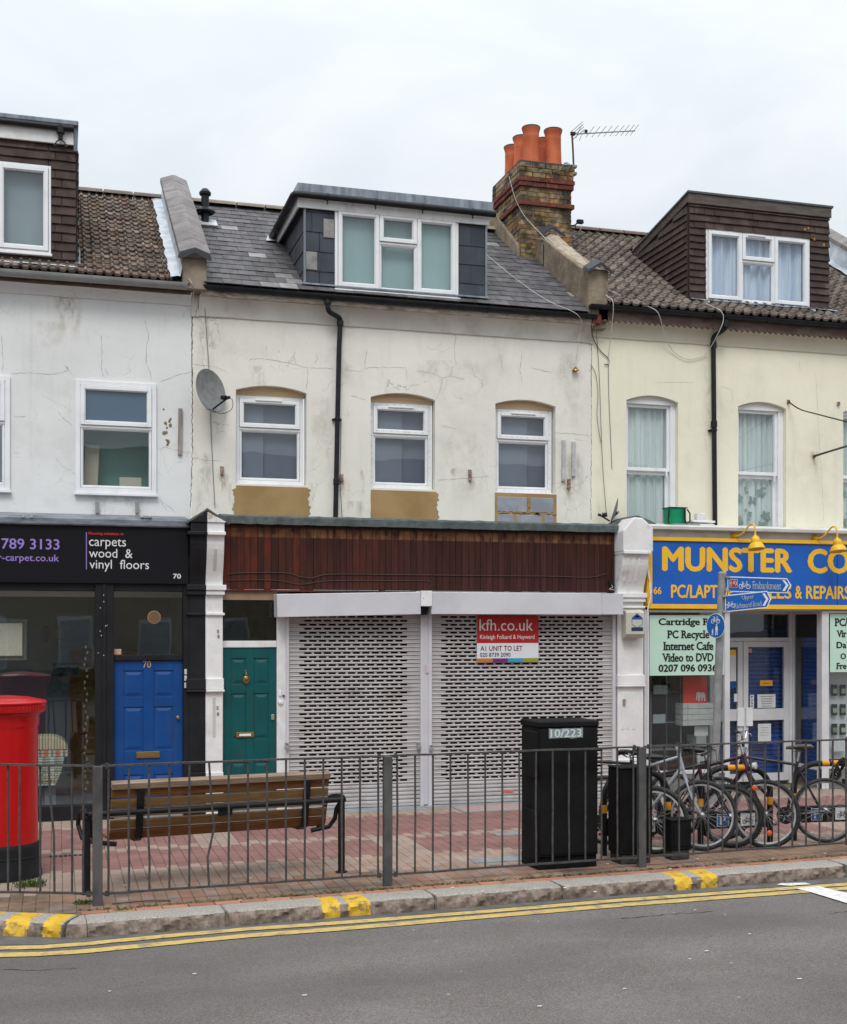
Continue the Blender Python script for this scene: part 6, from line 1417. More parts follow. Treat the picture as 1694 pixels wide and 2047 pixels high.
for a, b in ((ex0, xm), (xm, ex1)):
    mb = MB(); z = .05
    while z < 2.45: mb.prism([(a, EY_+.16, z), (a, EY_+.135, z+.01), (a, EY_+.135, z+.05), (a, EY_+.16, z+.062)], (b-a-.01, 0, 0)); z += .065
    sh = thing('inner_shutter', 'blue slatted shutter closed behind the %s entrance door' % ('left' if a == ex0 else 'right'), 'shutter', (a, EY_+.15, 0), 'blue shutters inside the entrance')
    mb.build('shutter_curtain', m_blind, sh)
room(h66, m_room, xl1, XR, 2.5, 3.0, 0, zhead+.1)
MB().box(xl1, xp0, .12, 2.5, 0.0, .01).build('floor', m_room, h66)
MB().add([(xl0, .06, zhead), (XR, .06, zhead), (XR, 3, zhead), (xl0, 3, zhead)], [(0, 1, 2, 3)]).build('ceiling', m_room, h66)
MB().add([(xl0-.02, .06, 0), (xl0-.02, 3, 0), (xl0-.02, 3, zhead), (xl0-.02, .06, zhead)], [(0, 1, 2, 3)]).build('side_wall', m_roomb, h66)
# splayed return windows of the entrance
def returnw(ax, ay, bx, by, blue):
    a = Vector((ax, ay, 0)); b = Vector((bx, by, 0)); d = (b-a).normalized(); nn = Vector((-d.y, d.x, 0)); L_ = (b-a).length; mb = MB()
    for s_ in (0.02, L_-.02): mb.obox(a+d*s_+Vector((0, 0, zhead/2)), d, nn, EZP, .02, .02, zhead/2)
    for z in (zsill, zhead-.03): mb.obox((a+b)/2+Vector((0, 0, z)), d, nn, EZP, L_/2-.042, .018, .025)
    w = mb.build('return_window', m_alf, h66); MB().obox((a+b)/2+Vector((0, 0, (zsill+zhead)/2)), d, nn, EZP, L_/2-.03, .003, (zhead-zsill)/2-.02).build('pane', g_clear, w)
    return a, b, d, nn
ra = returnw(xp1-.02, .06, ex0+.0, EY_, False); rb_ = returnw(ex1+.03, EY_, xq0+.02, .07, True)
mb = MB(); a, b, d, nn = rb_; z = .05
while z < 2.2: mb.obox((a+b)/2+nn*.12+d*.0+Vector((0, 0, z+.03)), d, nn, EZP, (b-a).length/2-.12, .012, .027); z += .065
o = mb.build('inner_shutter', m_blind); tag(o, 'blue slatted shutter behind the splayed glass beside the entrance', 'shutter', 'blue shutters inside the entrance')
# posters in the windows
m_mint = M('poster_mint', (.46, .66, .54), (.50, .70, .58), 1.5, .6); m_paper = M('paper', (.60, .61, .62), (.66, .67, .68), 6, .7)
yp = .045
def sheet(name, label, cat, m, u0, v0, u1, v1, y, th=.002, group=None):
    um = (u0+u1)/2; a, b, c_, d_ = X(u0, y), X(u1, y), Z(um, v1, y), Z(um, v0, y)
    o = MB().box(a, b, y, y+th, c_, d_).build(name, m); return tag(o, label, cat, group)
pm = sheet('window_poster', 'pale green printed poster listing cartridge, recycling and DVD services', 'poster', m_mint, 1299, 1230, 1452, 1350, .012)
for s_, u0, v0, u1, v1 in (('Cartridge Refill', 1317, 1236, 1456, 1254), ('PC Recycle', 1334, 1260, 1419, 1281), ('Internet Cafe', 1326, 1283, 1427, 1300), ('Video to DVD', 1324, 1306, 1427, 1323), ('0207 096 0936', 1317, 1328, 1434, 1343)):
    ptext(s_, m_ink, pm, u0, v0, min(u1, 1449) if s_ != 'Cartridge Refill' else 1449, v1, .009, bold=.036, serif=True)
pm2 = sheet('window_poster', 'pale green printed poster cut off by the right edge of the picture', 'poster', m_mint, 1660, 1228, 1800, 1343, .012)
for s_, u0, v0, u1, v1 in (('PC/', 1669, 1236, 1697, 1252), ('Vir', 1673, 1260, 1693, 1274), ('Da', 1673, 1283, 1693, 1296), ('O', 1681, 1306, 1692, 1318), ('Fre', 1672, 1325, 1693, 1338)):
    ptext(s_, m_ink, pm2, u0, v0, u1, v1, .009, bold=.036, serif=True)
rp = sheet('window_poster', 'red poster with a white bulldog shape above the stacked paper reams', 'poster', M('poster_red', (.70, .035, .02), (.76, .05, .03), 3, .5), 1366, 1352, 1414, 1406, .30)
dogp = [(0, .15), (.05, .55), (.02, .78), (.12, .95), (.32, 1), (.45, .9), (.8, .92), (.95, .78), (.97, .4), (1, .02), (.86, .02), (.83, .38), (.72, .42), (.70, .05), (.56, .05), (.56, .42), (.42, .40), (.40, 0), (.24, 0), (.26, .35), (.14, .5), (.12, .15)]
a, b, c_, d_ = X(1392, .296), X(1411, .296), Z(1400, 1402, .296), Z(1400, 1383, .296)
MB().prism([(a+(b-a)*p, .296, c_+(d_-c_)*q) for p, q in dogp], (0, .002, 0)).build('dog_emblem', m_paper, rp)
for k in range(4):
    v = 1406+k*11.3; y = .27; o = MB().box(X(1366, y), X(1434, y), y, y+.24, Z(1400, v+10.6, y), Z(1400, v, y)).build('paper_box', M('box_white', (.50, .50, .48), (.58, .58, .56), 10) if k == 0 else bpy.data.materials['box_white'], bevel=.004)
    tag(o, ['topmost', 'second', 'third', 'lowest'][k]+' white paper box in the stack under the red poster', 'box', 'white paper boxes in the shop window')
    MB().box(X(1376, y)-.005, X(1376, y), y-.002, y, Z(1400, v+10, y), Z(1400, v+.6, y)).build('box_edge', m_ink, o)
MB_ = [('paper_notice', 'blank white notice taped below the white paper boxes', 'notice', m_paper, 1389, 1452, 1416, 1471), ('desktop_printer', 'pale office machine standing low in the right shop window', 'printer', flat('machine_grey', (.40, .40, .40)), 1393, 1471, 1413, 1492), ('paper_notice', 'white notice with faint lines low beside the sign pole', 'notice', m_paper, 1394, 1501, 1419, 1522), ('paper_notice', 'pale sheet on the left inside glass shelf, upper', 'notice', flat('pale_sheet', (.30, .34, .37)), 1307, 1370, 1335, 1388), ('paper_notice', 'pale sheet on the left inside glass shelf, lower', 'notice', bpy.data.materials['pale_sheet'], 1306, 1428, 1331, 1446)]
for nm, lb, ct, m, u0, v0, u1, v1 in MB_: sheet(nm, lb, ct, m, u0, v0, u1, v1, .33, .002 if ct == 'notice' else .3)
cab = thing('display_cabinet', 'tall glass display cabinet inside the left window of the computer shop', 'cabinet', (X(1330, .5), .6, 0))
mb = MB(); cx_a, cx_b = X(1302, .45), X(1362, .45)
for x_ in (cx_a, cx_b):
    for y_ in (.45, .9): mb.box(x_-.008, x_+.008, y_, y_+.016, 0, 1.95)
mb.build('frame', m_steel, cab)
for z in (.6, 1.0, 1.45, 1.93): MB().box(cx_a, cx_b, .46, .9, z, z+.008).build('shelf', m_steel, cab)
text('£', flat('sale_red', (.55, .03, .04)), rp, X(1414, .3), X(1420, .3), Z(1417, 1497, .3), Z(1417, 1487, .3), .29) if False else None
n1 = sheet('shop_sticker', 'narrow column of coloured number stickers by the sign pole', 'sticker', flat('sticker_dark', (.05, .05, .06)), 1420, 1486, 1430, 1532, .04)
ptext('4', m_mint, n1, 1423, 1502, 1429, 1511, .037, bold=.03); ptext('3', m_mint, n1, 1423, 1513, 1429, 1521, .037, bold=.03); MB().box(X(1421, .037), X(1429.5, .037), .037, .039, Z(1425, 1498, .037), Z(1425, 1488, .037)).build('red_label', flat('lab_red', (.5, .03, .03)), n1)
# things stuck on the doors
yd = EY_+.008
def lines(par, u0, v0, u1, v1, y, n, m=m_ink):
    mb = MB()
    for k in range(n):
        v = v0+(v1-v0)*(k+.5)/n; f0 = random.uniform(0, .15); x0_, x1_ = X(u0+(u1-u0)*f0, y), X(u1-(u1-u0)*f0, y); z = Z((u0+u1)/2, v, y)
        x_ = x0_
        while x_ < x1_: l = random.uniform(.012, .035); mb.box(x_, min(x1_, x_+l), y-.001, y, z-.004, z+.004); x_ += l+.008
    return mb.build('print', m, par)
ps = sheet('door_sticker', 'vertical white push sticker on the glass door', 'sticker', m_paper, 1500, 1389, 1508, 1416, yd)
for k, ch_ in enumerate('PUSH'): ptext(ch_, m_ink, ps, 1502, 1391+k*6.1, 1506, 1395.5+k*6.1, yd-.002, bold=.03)
oh = sheet('door_notice', 'white opening hours notice on the glass door', 'notice', m_paper, 1515, 1388, 1551, 1415, yd); lines(oh, 1520, 1390, 1547, 1414, yd-.002, 5)
os_ = sheet('door_sticker', 'small orange sticker on the glass door', 'sticker', flat('sticker_orange', (.75, .35, .02)), 1520, 1360, 1545, 1371, yd); lines(os_, 1523, 1363, 1542, 1369, yd-.002, 1)
pn = sheet('door_notice', 'tall pale notice with handwriting low on the glass door', 'notice', m_paper, 1516, 1447, 1542, 1486, yd); lines(pn, 1520, 1452, 1538, 1472, yd-.002, 4, m_steel)
rs = sheet('door_sticker', 'small red and white sticker in the top corner of the glass door', 'sticker', flat('sticker_rw', (.55, .25, .27)), 1497, 1297, 1504, 1305, yd)
lp = sheet('door_poster', 'white and navy leaflet on the left glass door behind the sign pole', 'poster', m_paper, 1459, 1300, 1472, 1362, yd); MB().box(X(1459, yd-.003), X(1472, yd-.003), yd-.003, yd-.001, Z(1465, 1376, yd), Z(1465, 1362.5, yd)).build('navy_block', m_blind, lp); MB().box(X(1459, yd-.003), X(1472, yd-.003), yd-.003, yd-.001, Z(1465, 1310, yd), Z(1465, 1299, yd)).build('yellow_block', m_signyel, lp)
ls = sheet('door_sticker', 'small pale sticker with an orange dot on the left glass door', 'sticker', m_paper, 1468, 1387, 1476, 1403, yd)
# pegboard goods right of the post
pb = thing('pegboard', 'white pegboard hung with small green packets in the far right window', 'pegboard', (X(1680, .3), .3, 0))
MB().box(X(1650, .35), XR, .35, .37, .4, 1.8).build('board', M('peg_white', (.62, .63, .64), (.70, .71, .72), 60), pb)
for r_ in range(3):
    for k in range(3):
        u = 1652+k*17; v = (1378, 1417, 1456)[r_]; c = P(u, v, .30)
        pk = thing('ink_packet', '%s from the white post in the %s row of small ink packets' % (['first packet', 'second packet', 'third packet'][k], ['top', 'middle', 'bottom'][r_]), 'packet', c, 'ink packets on the pegboard')
        MB().box(c.x-.045, c.x+.045, c.y-.01, c.y+.02, c.z-.10, c.z+.07).build('packet_card', flat('packet_dark', (.02, .025, .025)) if 'packet_dark' not in bpy.data.materials else bpy.data.materials['packet_dark'], pk, bevel=.004)
        MB().box(c.x-.035, c.x+.035, c.y-.014, c.y-.011, c.z-.06, c.z+.01).build('packet_label', flat('packet_green', (.10, .22, .06), col2=(.42, .45, .34)) if 'packet_green' not in bpy.data.materials else bpy.data.materials['packet_green'], pk)
sheet('shelf_card', 'white and light blue card at the foot of the far right window', 'card', m_paper, 1664, 1478, 1692, 1502, .25); 
text('e', m_paper, pb, X(1628, .3), X(1650, .3), Z(1640, 1352, .3), Z(1640, 1325, .3), .3) if False else None
# ================================================================== WALL-MOUNTED THINGS
# estate agent board
ab = thing('letting_board', 'red and white estate agent board with to let wording on the right shutter', 'sign board', P(1016, 1278, -.06))
yb_ = -.045; bx0, bx1 = X(954, yb_), X(1077, yb_); zA, zB, zC, zD = Z(1016, 1231, yb_), Z(1016, 1285.5, yb_), Z(1016, 1316, yb_), Z(1016, 1324, yb_)
MB().box(bx0, bx1, yb_, yb_+.012, zD, zA).build('board', flat('board_white', (.66, .68, .71)), ab)
MB().box(bx0, bx1, yb_-.002, yb_-.0005, zB, zA).build('red_field', M('board_red', (.38, .012, .014), (.42, .016, .018), 3, .35), ab)
for k, c_ in enumerate(((.46, .17, .03), (.16, .02, .16), (.03, .30, .44), (.28, .27, .02))):
    MB().box(bx0+(bx1-bx0)*k/4, bx0+(bx1-bx0)*(k+1)/4, yb_-.002, yb_-.0005, zD, zC).build('colour_band', flat('band%d' % k, c_), ab)
yt = yb_-.004
ptext('kfh.co.uk', m_lw, ab, 959, 1238, 1066, 1261, yt, bold=.0); ptext('Kinleigh Folkard & Hayward', m_lw, ab, 960, 1269, 1069, 1280, yt, bold=.004)
ptext('A1 UNIT TO LET', flat('letter_dred', (.16, .01, .02)), ab, 961, 1291, 1045, 1301, yt, bold=.008); ptext('020 8739 2090', m_ink, ab, 960, 1305, 1021, 1313, yt, bold=.004)
# alarm box
al = thing('alarm_box', 'cream burglar alarm box with blue house mark on the white pilaster', 'alarm box', P(1270, 1247, -.15))
ya = -.22; a0x, a1x = X(1251, ya), X(1288, ya); za0, za1 = Z(1270, 1276, ya), Z(1270, 1218, ya)
m_alarm = M('alarm_cream', (.46, .45, .37), (.52, .51, .43), 4, .5, dirt=(.3, .28, .22), dirtamt=.5, dscale=6)
MB().prism([(a0x, -.10, za1), (a0x, ya, za1-.02), (a0x, ya-.02, za1-.05), (a0x, ya-.02, za0+.06), (a0x, ya+.03, za0), (a0x, -.10, za0)], (a1x-a0x, 0, 0)).build('casing', m_alarm, al, bevel=.012, seg=3)
def onp(m, pts, nm, par, y=ya-.023): return MB().prism([(X(u, y), y, Z(u, v, y)) for u, v in pts], (0, .002, 0)).build(nm, m, par)
onp(flat('alarm_blue', (.02, .07, .28)), [(1264, 1235), (1274, 1226), (1285, 1235), (1285, 1238), (1264, 1238)], 'badge_roof', al)
mb = MB().tube([(X(u, ya-.023), ya-.023, Z(u, v, ya-.023)) for u, v in ((1264, 1238), (1264, 1248), (1274, 1255), (1285, 1248), (1285, 1238))], .003, 5); mb.build('badge_outline', bpy.data.materials['alarm_blue'], al)
onp(flat('alarm_navy', (.02, .035, .08)), [(1263, 1254), (1286, 1254), (1286, 1261.5), (1263, 1261.5)], 'badge_band', al); onp(m_lw, [(1270, 1231), (1279, 1231), (1277, 1234), (1271, 1234)], 'badge_mark', al)
# satellite dishes
def dish(c, nrm, a, b, label, armdir, m):
    t = thing('satellite_dish', label, 'satellite dish', c); nrm = Vector(nrm).normalized(); up = Vector((0, 0, 1)); ex = up.cross(nrm).normalized(); ey = nrm.cross(ex)
    prof = [(r, .28*r*r) for r in [i*.05 for i in range(0, 20)]]; pr = [(0.001, 0)]+[(r, .22*r*r) for r in [.2, .4, .6, .8, .93, 1.0]]+[(1.02, .20), (1.0, .195), (.8, .125), (.4, .02), (0.001, -.02)]
    MB().lathe([(r, z*a) for r, z in pr], c, 32, sx=a, sy=b, ax=(ex, ey, nrm)).build('reflector', m, t, smooth=True)
    bot = c-ey*b*.85+nrm*.05; tip = c+nrm*a*1.25-ey*b*.62
    MB().tube([bot, bot.lerp(tip, .5), tip], .012, 8).build('arm', m_black, t, smooth=True)
    MB().tube([tip-nrm*.02, tip+nrm*.03+ey*.0], .02, 10).tube([tip-nrm*.03+ey*.01, tip-nrm*.10+ey*.035], .030, 12).build('receiver', m_black, t, smooth=True)
    MB().tube([c-nrm*.03, Vector((c.x+.05, YW-.02, c.z-.05))], .018, 8).build('wall_bracket', m_steel, t)
    return t, tip, bot
m_dish = M('dish_grey', (.17, .175, .18), (.22, .225, .23), 10, .55, dirt=(.10, .09, .08), dirtamt=.6, dscale=12)
dc = P(416, 783, .28)
dt, tip, bot = dish(dc, (.62, -.78, .18), .265, .29, 'grey satellite dish on the wall joint left of the first cream window', None, m_dish)
cable('cable', 'thin black cable looping under the grey satellite dish', [tip, tip+Vector((.06, 0, -.03)), tip+Vector((.05, .05, -.14)), tip+Vector((-.08, .05, -.20)), tip+Vector((-.22, .1, -.14)), dc+Vector((-.02, .1, -.22))], .004, m_black)
d2, tip2, bot2 = dish(P(1233, 1022, .28), (-.75, .35, .25), .17, .19, 'small tilted grey satellite dish lying behind the white pilaster cap', None, m_dish)
# aerial on chimney
ay_ = 2.40; ax_ = X(1146, ay_)
an = thing('tv_aerial', 'tv aerial with long toothed boom on a thin pole beside the chimney', 'aerial', P(1146, 345, ay_))
MB().tube([P(1148, 352, ay_), P(1146, 300, ay_), P(1144, 268, ay_)], .016, 8).build('pole', M('rusty_pole', (.05, .03, .03), (.10, .05, .04), 20), an, smooth=True)
mb = MB().tube([P(1142, 268, ay_), P(1270, 261, ay_)], .010, 6)
for k, u in enumerate([1180, 1192, 1204, 1216, 1228, 1240, 1250, 1260, 1269]):
    c = P(u, 266-(u-1142)*.045, ay_); mb.tube([c+Vector((-.03, .10, -.045)), c+Vector((.03, -.10, .06))], .0045, 5)
for k in range(4):
    c = P(1155+k*1.2, 258+k*5, ay_)
    mb.tube([c+Vector((-.06, .16, -.0)), c+Vector((.02, -.16, .06))], .005, 5)
mb.tube([P(1152, 275, ay_), P(1163, 250, ay_)], .007, 5).tube([P(1158, 281, ay_), P(1167, 262, ay_)], .006, 5)
mb.build('boom', m_steel, an)
MB().obox(P(1146, 267, ay_), (1, 0, 0), (0, 1, 0), (0, 0, 1), .035, .03, .02).obox(P(1172, 262, ay_), (1, 0, 0), (0, 1, 0), (0, 0, 1), .02, .02, .02).build('clamp', m_black, an)
mb = MB()
for v in (333, 347): c = P(1148, v, ay_); mb.box(c.x-.09, c.x+.04, c.y-.03, c.y+.03, c.z-.02, c.z+.02)
mb.build('bracket', m_rust, an)
mb = MB(); c = P(1131, 333, 2.30)
for k in range(3): mb.tube([c+Vector((.055*math.cos(a)+k*.006, -.01*k, .05*math.sin(a)+.006*k)) for a in [math.pi*2*i/16 for i in range(16)]], .004, 5, closed=True)
tag(mb.build('cable_coil', m_cg, smooth=True), 'small coil of grey cable on the top corner of the chimney', 'cable')
fl_ = thing('floodlight', 'small dark floodlight on an arm on the right side of the chimney', 'lamp', P(1150, 450, 2.5))
MB().tube([P(1143, 451, 2.45), P(1150, 450, 2.4), P(1154, 446, 2.35)], .012, 7).build('arm', m_black, fl_); MB().obox(P(1160, 443, 2.3), (1, 0, 0), (0, 1, 0), (-.2, 0, 1), .05, .04, .03).build('lamp_head', m_black, fl_, bevel=.008)
cable('cable', 'fine cable hanging from the floodlight by the chimney', [P(1163, 450, 2.3), P(1160, 460, 2.3), P(1150, 468, 2.4), P(1145, 472, 2.4)], .003, m_cw)
# hanging cables
yr = .25
cable('cable', 'white cable running from the chimney top down across the slates to the gutter', [P(1018, 352, 2.3), P(1030, 395, 2.25), P(1048, 430, 2.2), P(1075, 460, 1.9), P(1100, 485, 1.3), P(1112, 492, 1.1)], .004, m_cw)
cable('cable', 'white cable curving down the right part of the slate roof to a brass fitting', [P(974, 510, 1.6), P(1010, 540, 1.1), P(1042, 565, .7), P(1078, 590, .38), P(1110, 608, .2), P(1140, 620, .14), P(1158, 632, .14), P(1163, 650, .3), P(1156, 690, .42), P(1151, 733, .46)], .0045, m_cw)
c = P(1151, 737, .46); tag(MB().lathe([(.0, .03), (.018, .02), (.03, 0), (.045, -.012), (.05, -.03), (.0, -.03)], c, 12).build('brass_fitting', m_brass, smooth=True), 'small brass fitting dangling from a wire near the top of the cream wall', 'fitting')
wires = [('pale wire looping down over the end of the right gutter', [P(1195, 570, .5), P(1212, 590, .3), P(1226, 604, .16), P(1224, 650, .3), P(1217, 710, .47), P(1217, 728, .47)], .006, m_cw),
 ('pale wire drooping from the tiled roof across the top of the yellow wall', [P(1197, 570, .6), P(1240, 590, .5), P(1290, 610, .25), P(1316, 625, .15), P(1328, 665, .35), P(1345, 700, .46), P(1372, 717, .47), P(1400, 714, .47), P(1416, 702, .44), P(1437, 665, .2), P(1447, 638, .14), P(1440, 620, .14), P(1412, 607, .35)], .0055, m_cw),
 ('black wire hanging from the gutter joint down to a hook', [P(1182, 645, .3), P(1186, 675, .44), P(1200, 700, .48), P(1216, 716, .48), P(1217, 728, .48), P(1209, 728, .48)], .006, m_black),
 ('thin straight black wire hanging beside the house joint', [P(1217, 728, .485), P(1217, 760, .49), P(1218, 800, .49), P(1221, 870, .49), P(1224, 938, .49)], .0045, m_cg),
 ('long grey wire dropping to the small tilted dish', [P(1192, 640, .3), P(1194, 680, .47), P(1199, 760, .48), P(1202, 850, .48), P(1206, 940, .48), P(1213, 1028, .45)], .0045, m_cg),
 ('slack grey wire bowing beside the joint of the two walls', [P(1183, 730, .48), P(1192, 750, .48), P(1196, 790, .48), P(1194, 830, .48), P(1200, 875, .48), P(1204, 888, .48)], .004, m_cg),
 ('dark cable from the gutter down the wall behind the grey dish', [P(408, 585, .44), P(412, 650, .48), P(418, 740, .49), P(420, 800, .49), P(424, 900, .49), P(430, 1015, .49)], .005, m_cg),
 ('black cable hanging beside the long black downpipe', [P(682, 840, .46), P(681, 900, .47), P(680, 945, .47), P(682, 1000, .47), P(684, 1034, .47)], .004, m_black),
 ('short grey wire at the left end of the black gutter', [P(376, 556, .25), P(384, 566, .2), P(387, 580, .3), P(386, 606, .4)], .005, m_cw)]
for lb, pts, r, m in wires: cable('cable', lb, pts, r, m, group='loose wires on the house fronts')
sl2 = [('upper', [P(1577, 803, .48), P(1600, 818, .2), P(1635, 828, -.4), P(1700, 845, -1.2), P(1760, 862, -2)], .010), ('lower', [P(1628, 912, .48), P(1660, 902, .0), P(1700, 890, -.8), P(1770, 870, -2)], .016)]
for nm, pts, r in sl2:
    cable('cable', nm+' black overhead cable leaving the yellow wall towards the street', pts, r, m_black, group='overhead cables')
for u, v in ((1577, 803), (1628, 912), (1677, 807)):
    c = P(u, v, .48); tag(MB().tube([c+Vector((.02*math.cos(a), -.01, .025*math.sin(a))) for a in [math.pi*2*i/10 for i in range(10)]], .006, 6, closed=True).box(c.x-.015, c.x+.015, c.y-.005, c.y+.02, c.z-.03, c.z+.03).build('cable_hook', m_rust), {1577: 'rusty cable hook between the second and third sash windows, upper', 1628: 'rusty cable hook with the thick cable, low beside the third sash window', 1677: 'rusty cable hook at the top of the third sash window'}[u], 'hook')
# things on the ledge of the right shop
lz = zl6+.06
gb = thing('cool_bag', 'green bag with black strap standing on the ledge above the blue sign', 'bag', P(1350, 1045, .1))
y = .12; bx_0, bx_1 = X(1332, y), X(1368, y); zb0, zb1 = lz-.02, Z(1350, 1016, y)
m_gbag = M('bag_green', (.0, .20, .085), (.005, .27, .12), 5, .45)
MB().prism([(bx_0+.015, y-.09, zb0), (bx_0, y-.11, zb1), (bx_0, y+.11, zb1), (bx_0+.015, y+.09, zb0)], (bx_1-bx_0-.02, 0, 0)).build('body', m_gbag, gb, bevel=.015, seg=2)
MB().tube([(bx_0-.002, y-.115, zb1), (bx_1-.01, y-.115, zb1), (bx_1-.01, y+.11, zb1), (bx_0, y+.11, zb1)], .008, 6, closed=True).build('rim', m_black, gb)
MB().tube([(bx_1-.01, y-.11, zb1-.02), (bx_1+.03, y-.12, zb1-.08), (bx_1+.025, y-.13, zb0+.06), (bx_1-.03, y-.13, zb0+.03), (bx_1-.06, y-.125, zb0+.1), (bx_1-.055, y-.12, zb1-.02)], .011, 6).tube([(bx_0, y-.1, zb1-.02), (bx_0-.025, y-.11, zb0+.07), (bx_0-.01, y-.11, zb0+.03)], .011, 6).build('strap', m_black, gb, smooth=True)
o = MB().box(X(1378, .1), X(1424, .1), .0, .25, lz+.035, lz+.065).box(X(1380, .1), X(1424, .1), .02, .25, lz-.01, lz+.02).build('box', m_upvc, bevel=.005); tag(o, 'flat white plastic tray on the ledge above the blue sign', 'tray')
o = MB().box(X(1393, .3), X(1410, .3), .28, .38, lz+.0, Z(1400, 1026, .3)).build('box', m_cream, bevel=.01); tag(o, 'small cream box against the yellow wall on the ledge', 'box')
o = MB().box(X(1345, .0), X(1397, .0), -.05, .05, lz-.015, lz+.005).build('tray', m_steel); tag(o, 'thin grey metal strip lying on the ledge by the green bag', 'strip')
# small junction box and wire at the right end of the timber fascia
c = P(1221, 1165, -.02); jb = MB().box(c.x-.03, c.x+.03, c.y-.03, c.y+.01, c.z-.03, c.z+.03).build('junction_box', m_black, bevel=.004); tag(jb, 'small black junction box at the right end of the timber fascia', 'junction box')
cable('cable', 'thin twisted wires below the junction box on the timber fascia', [c+Vector((0, -.02, -.03)), c+Vector((.02, -.03, -.06)), c+Vector((-.03, -.03, -.09)), c+Vector((.04, -.03, -.10))], .004, m_cw)
# ================================================================== STREET FURNITURE
def frame_axes(A, B):
    e = (B-A); e.z = 0; e.normalize(); n = Vector((-e.y, e.x, 0))
    if n.y < 0: n = -n
    return e, n
# ---- guard railing
posts = [G(195, 1810), G(775, 1770), G(1283, 1733)]
e_ = (posts[2]-posts[1]).normalized(); posts.append(posts[2]+e_*2.57)
lA = (G(0, 1533, 1.21)+G(0, 1772, .10)); lA = Vector((lA.x/2, lA.y/2, 0)); dl_ = (lA-posts[0]); dl_.z = 0; p0 = posts[0]+dl_.normalized()*2.5
posts.insert(0, p0)
m_post = M('post_galv', (.060, .060, .062), (.10, .10, .10), 7, .5, metal=.15, stretch=(1, 1, .5), dirt=(.13, .115, .10), dirtamt=.5, dscale=9, bump=.15)
gr = thing('guard_railing', 'dark grey pedestrian guard railing of thin vertical bars along the kerb', 'railing', posts[2])
for i, p in enumerate(posts):
    ax = e_ if i > 1 else (posts[2]-posts[1]).normalized()
    h = 1.20
    n_ = Vector((-ax.y, ax.x, 0))
    MB().obox(p+Vector((0, 0, h/2-.02)), ax, n_, EZP, .041, .028, h/2+.02).build('post', m_post, gr, bevel=.004)
rr = random.Random(11)
for i in range(4):
    a, b = posts[i], posts[i+1]; d = (b-a).normalized(); nn = Vector((-d.y, d.x, 0)); L_ = (b-a).length
    for z, hh, tw_ in ((1.203, .008, .024), (.098, .008, .022)):
        pts = []; mb = MB()
        for k in range(13):
            t = k/12; pts.append(a+d*(.03+(L_-.06)*t)+Vector((0, 0, z+rr.uniform(-.003, .003)))+nn*rr.uniform(-.003, .003))
        for q0, q1 in zip(pts, pts[1:]): mb.bar(q0, q1+(q1-q0)*.01, tw_*2*.8, hh*2)
        for q in (pts[0]+d*.05, pts[-1]-d*.05): mb.lathe([(.02, -.022), (.02, -.012), (.012, -.012), (.012, .012), (.017, .014), (.017, .022), (0, .024)], q, 8)
        f_ = mb.build('top_rail' if z > 1 else 'bottom_rail', m_rail, gr)
    n_b = 15
    for k in range(n_b):
        if i == 0:
            s = L_-[.12, .235, .395, .52, .685, .81, .975, 1.10, 1.265, 1.39, 1.55, 1.68, 1.84, 1.97, 2.14][k]
            off = .022 if k % 2 else -.022
        else: s = L_*(k+.5)/n_b+(L_*.5/n_b)*((k-7)/7)*-.05; off = 0
        q = a+d*s+nn*off; r = .0098
        bend = rr.uniform(-.004, .004); bp = .5
        if i == 1 and k == 5: bend = .045
        if i == 1 and k == 2: bend = -.01
        if i == 0 and k == 2: bend = .03
        pts = [q+Vector((0, 0, .10)), q+Vector((0, 0, .35))-d*bend*.3, q+Vector((0, 0, .62))+d*bend, q+Vector((0, 0, .9))+d*bend*.4, q+Vector((0, 0, 1.20))]
        if i == 0 and k == 2: pts = [q+Vector((0, 0, .10))+d*.02, q+Vector((0, 0, .6))+d*.015, q+Vector((0, 0, .95))-d*.02, q+Vector((0, 0, 1.20))-d*.03]
        MB().tube(pts, r, 8).build('bar', m_rail, f_, smooth=True)
# ---- pillar box
pc = G(6, 1752); pr_ = .295
pbx = thing('pillar_box', 'red cast iron pillar box with black foot beside the railing', 'pillar box', pc)
m_red = M('pillar_red', (.44, .003, .005), (.50, .005, .007), 2, .28, bump=.12, bscale=35, coat=.3, dirt=(.40, .02, .02), dirtamt=.4); m_redtop = m_red
sX = 1.10
def pz(v): return CH-(v-HY)*((pc-C0).dot(Vector((math.sin(TH), math.cos(TH), 0))))/FPX
z_b, z_r, z_c0, z_c1, z_c2, z_t = pz(1683), pz(1470), pz(1446), pz(1425), pz(1404), pz(1391)
MB().lathe([(pr_+.035, 0), (pr_+.035, .05), (pr_+.02, .09), (pr_+.018, z_b-.05), (pr_+.012, z_b-.02), (pr_+.004, z_b)], pc, 48, sx=sX).build('foot', m_blackp, pbx, smooth=True)
MB().lathe([(pr_, z_b-.01), (pr_, z_c0-.05), (pr_+.004, z_c0-.03), (pr_+.010, z_c0-.015), (pr_+.008, z_c0), (pr_+.012, z_c0+.012), (pr_+.012, z_c1-.03), (pr_+.02, z_c1-.012), (pr_+.05, z_c1+.01)], pc, 56, sx=sX).build('body', m_red, pbx, smooth=True)
MB().lathe([(pr_+.045, z_c1+.005), (pr_+.062, z_c1+.018), (pr_+.064, z_c2-.018), (pr_+.075, z_c2-.010), (pr_+.077, z_c2+.004), (pr_+.06, z_c2+.018), (pr_*.75, z_t-.012), (pr_*.4, z_t-.002), (0.0, z_t+.002)], pc, 56, sx=sX).build('cap', m_red, pbx, smooth=True)
mb = MB()
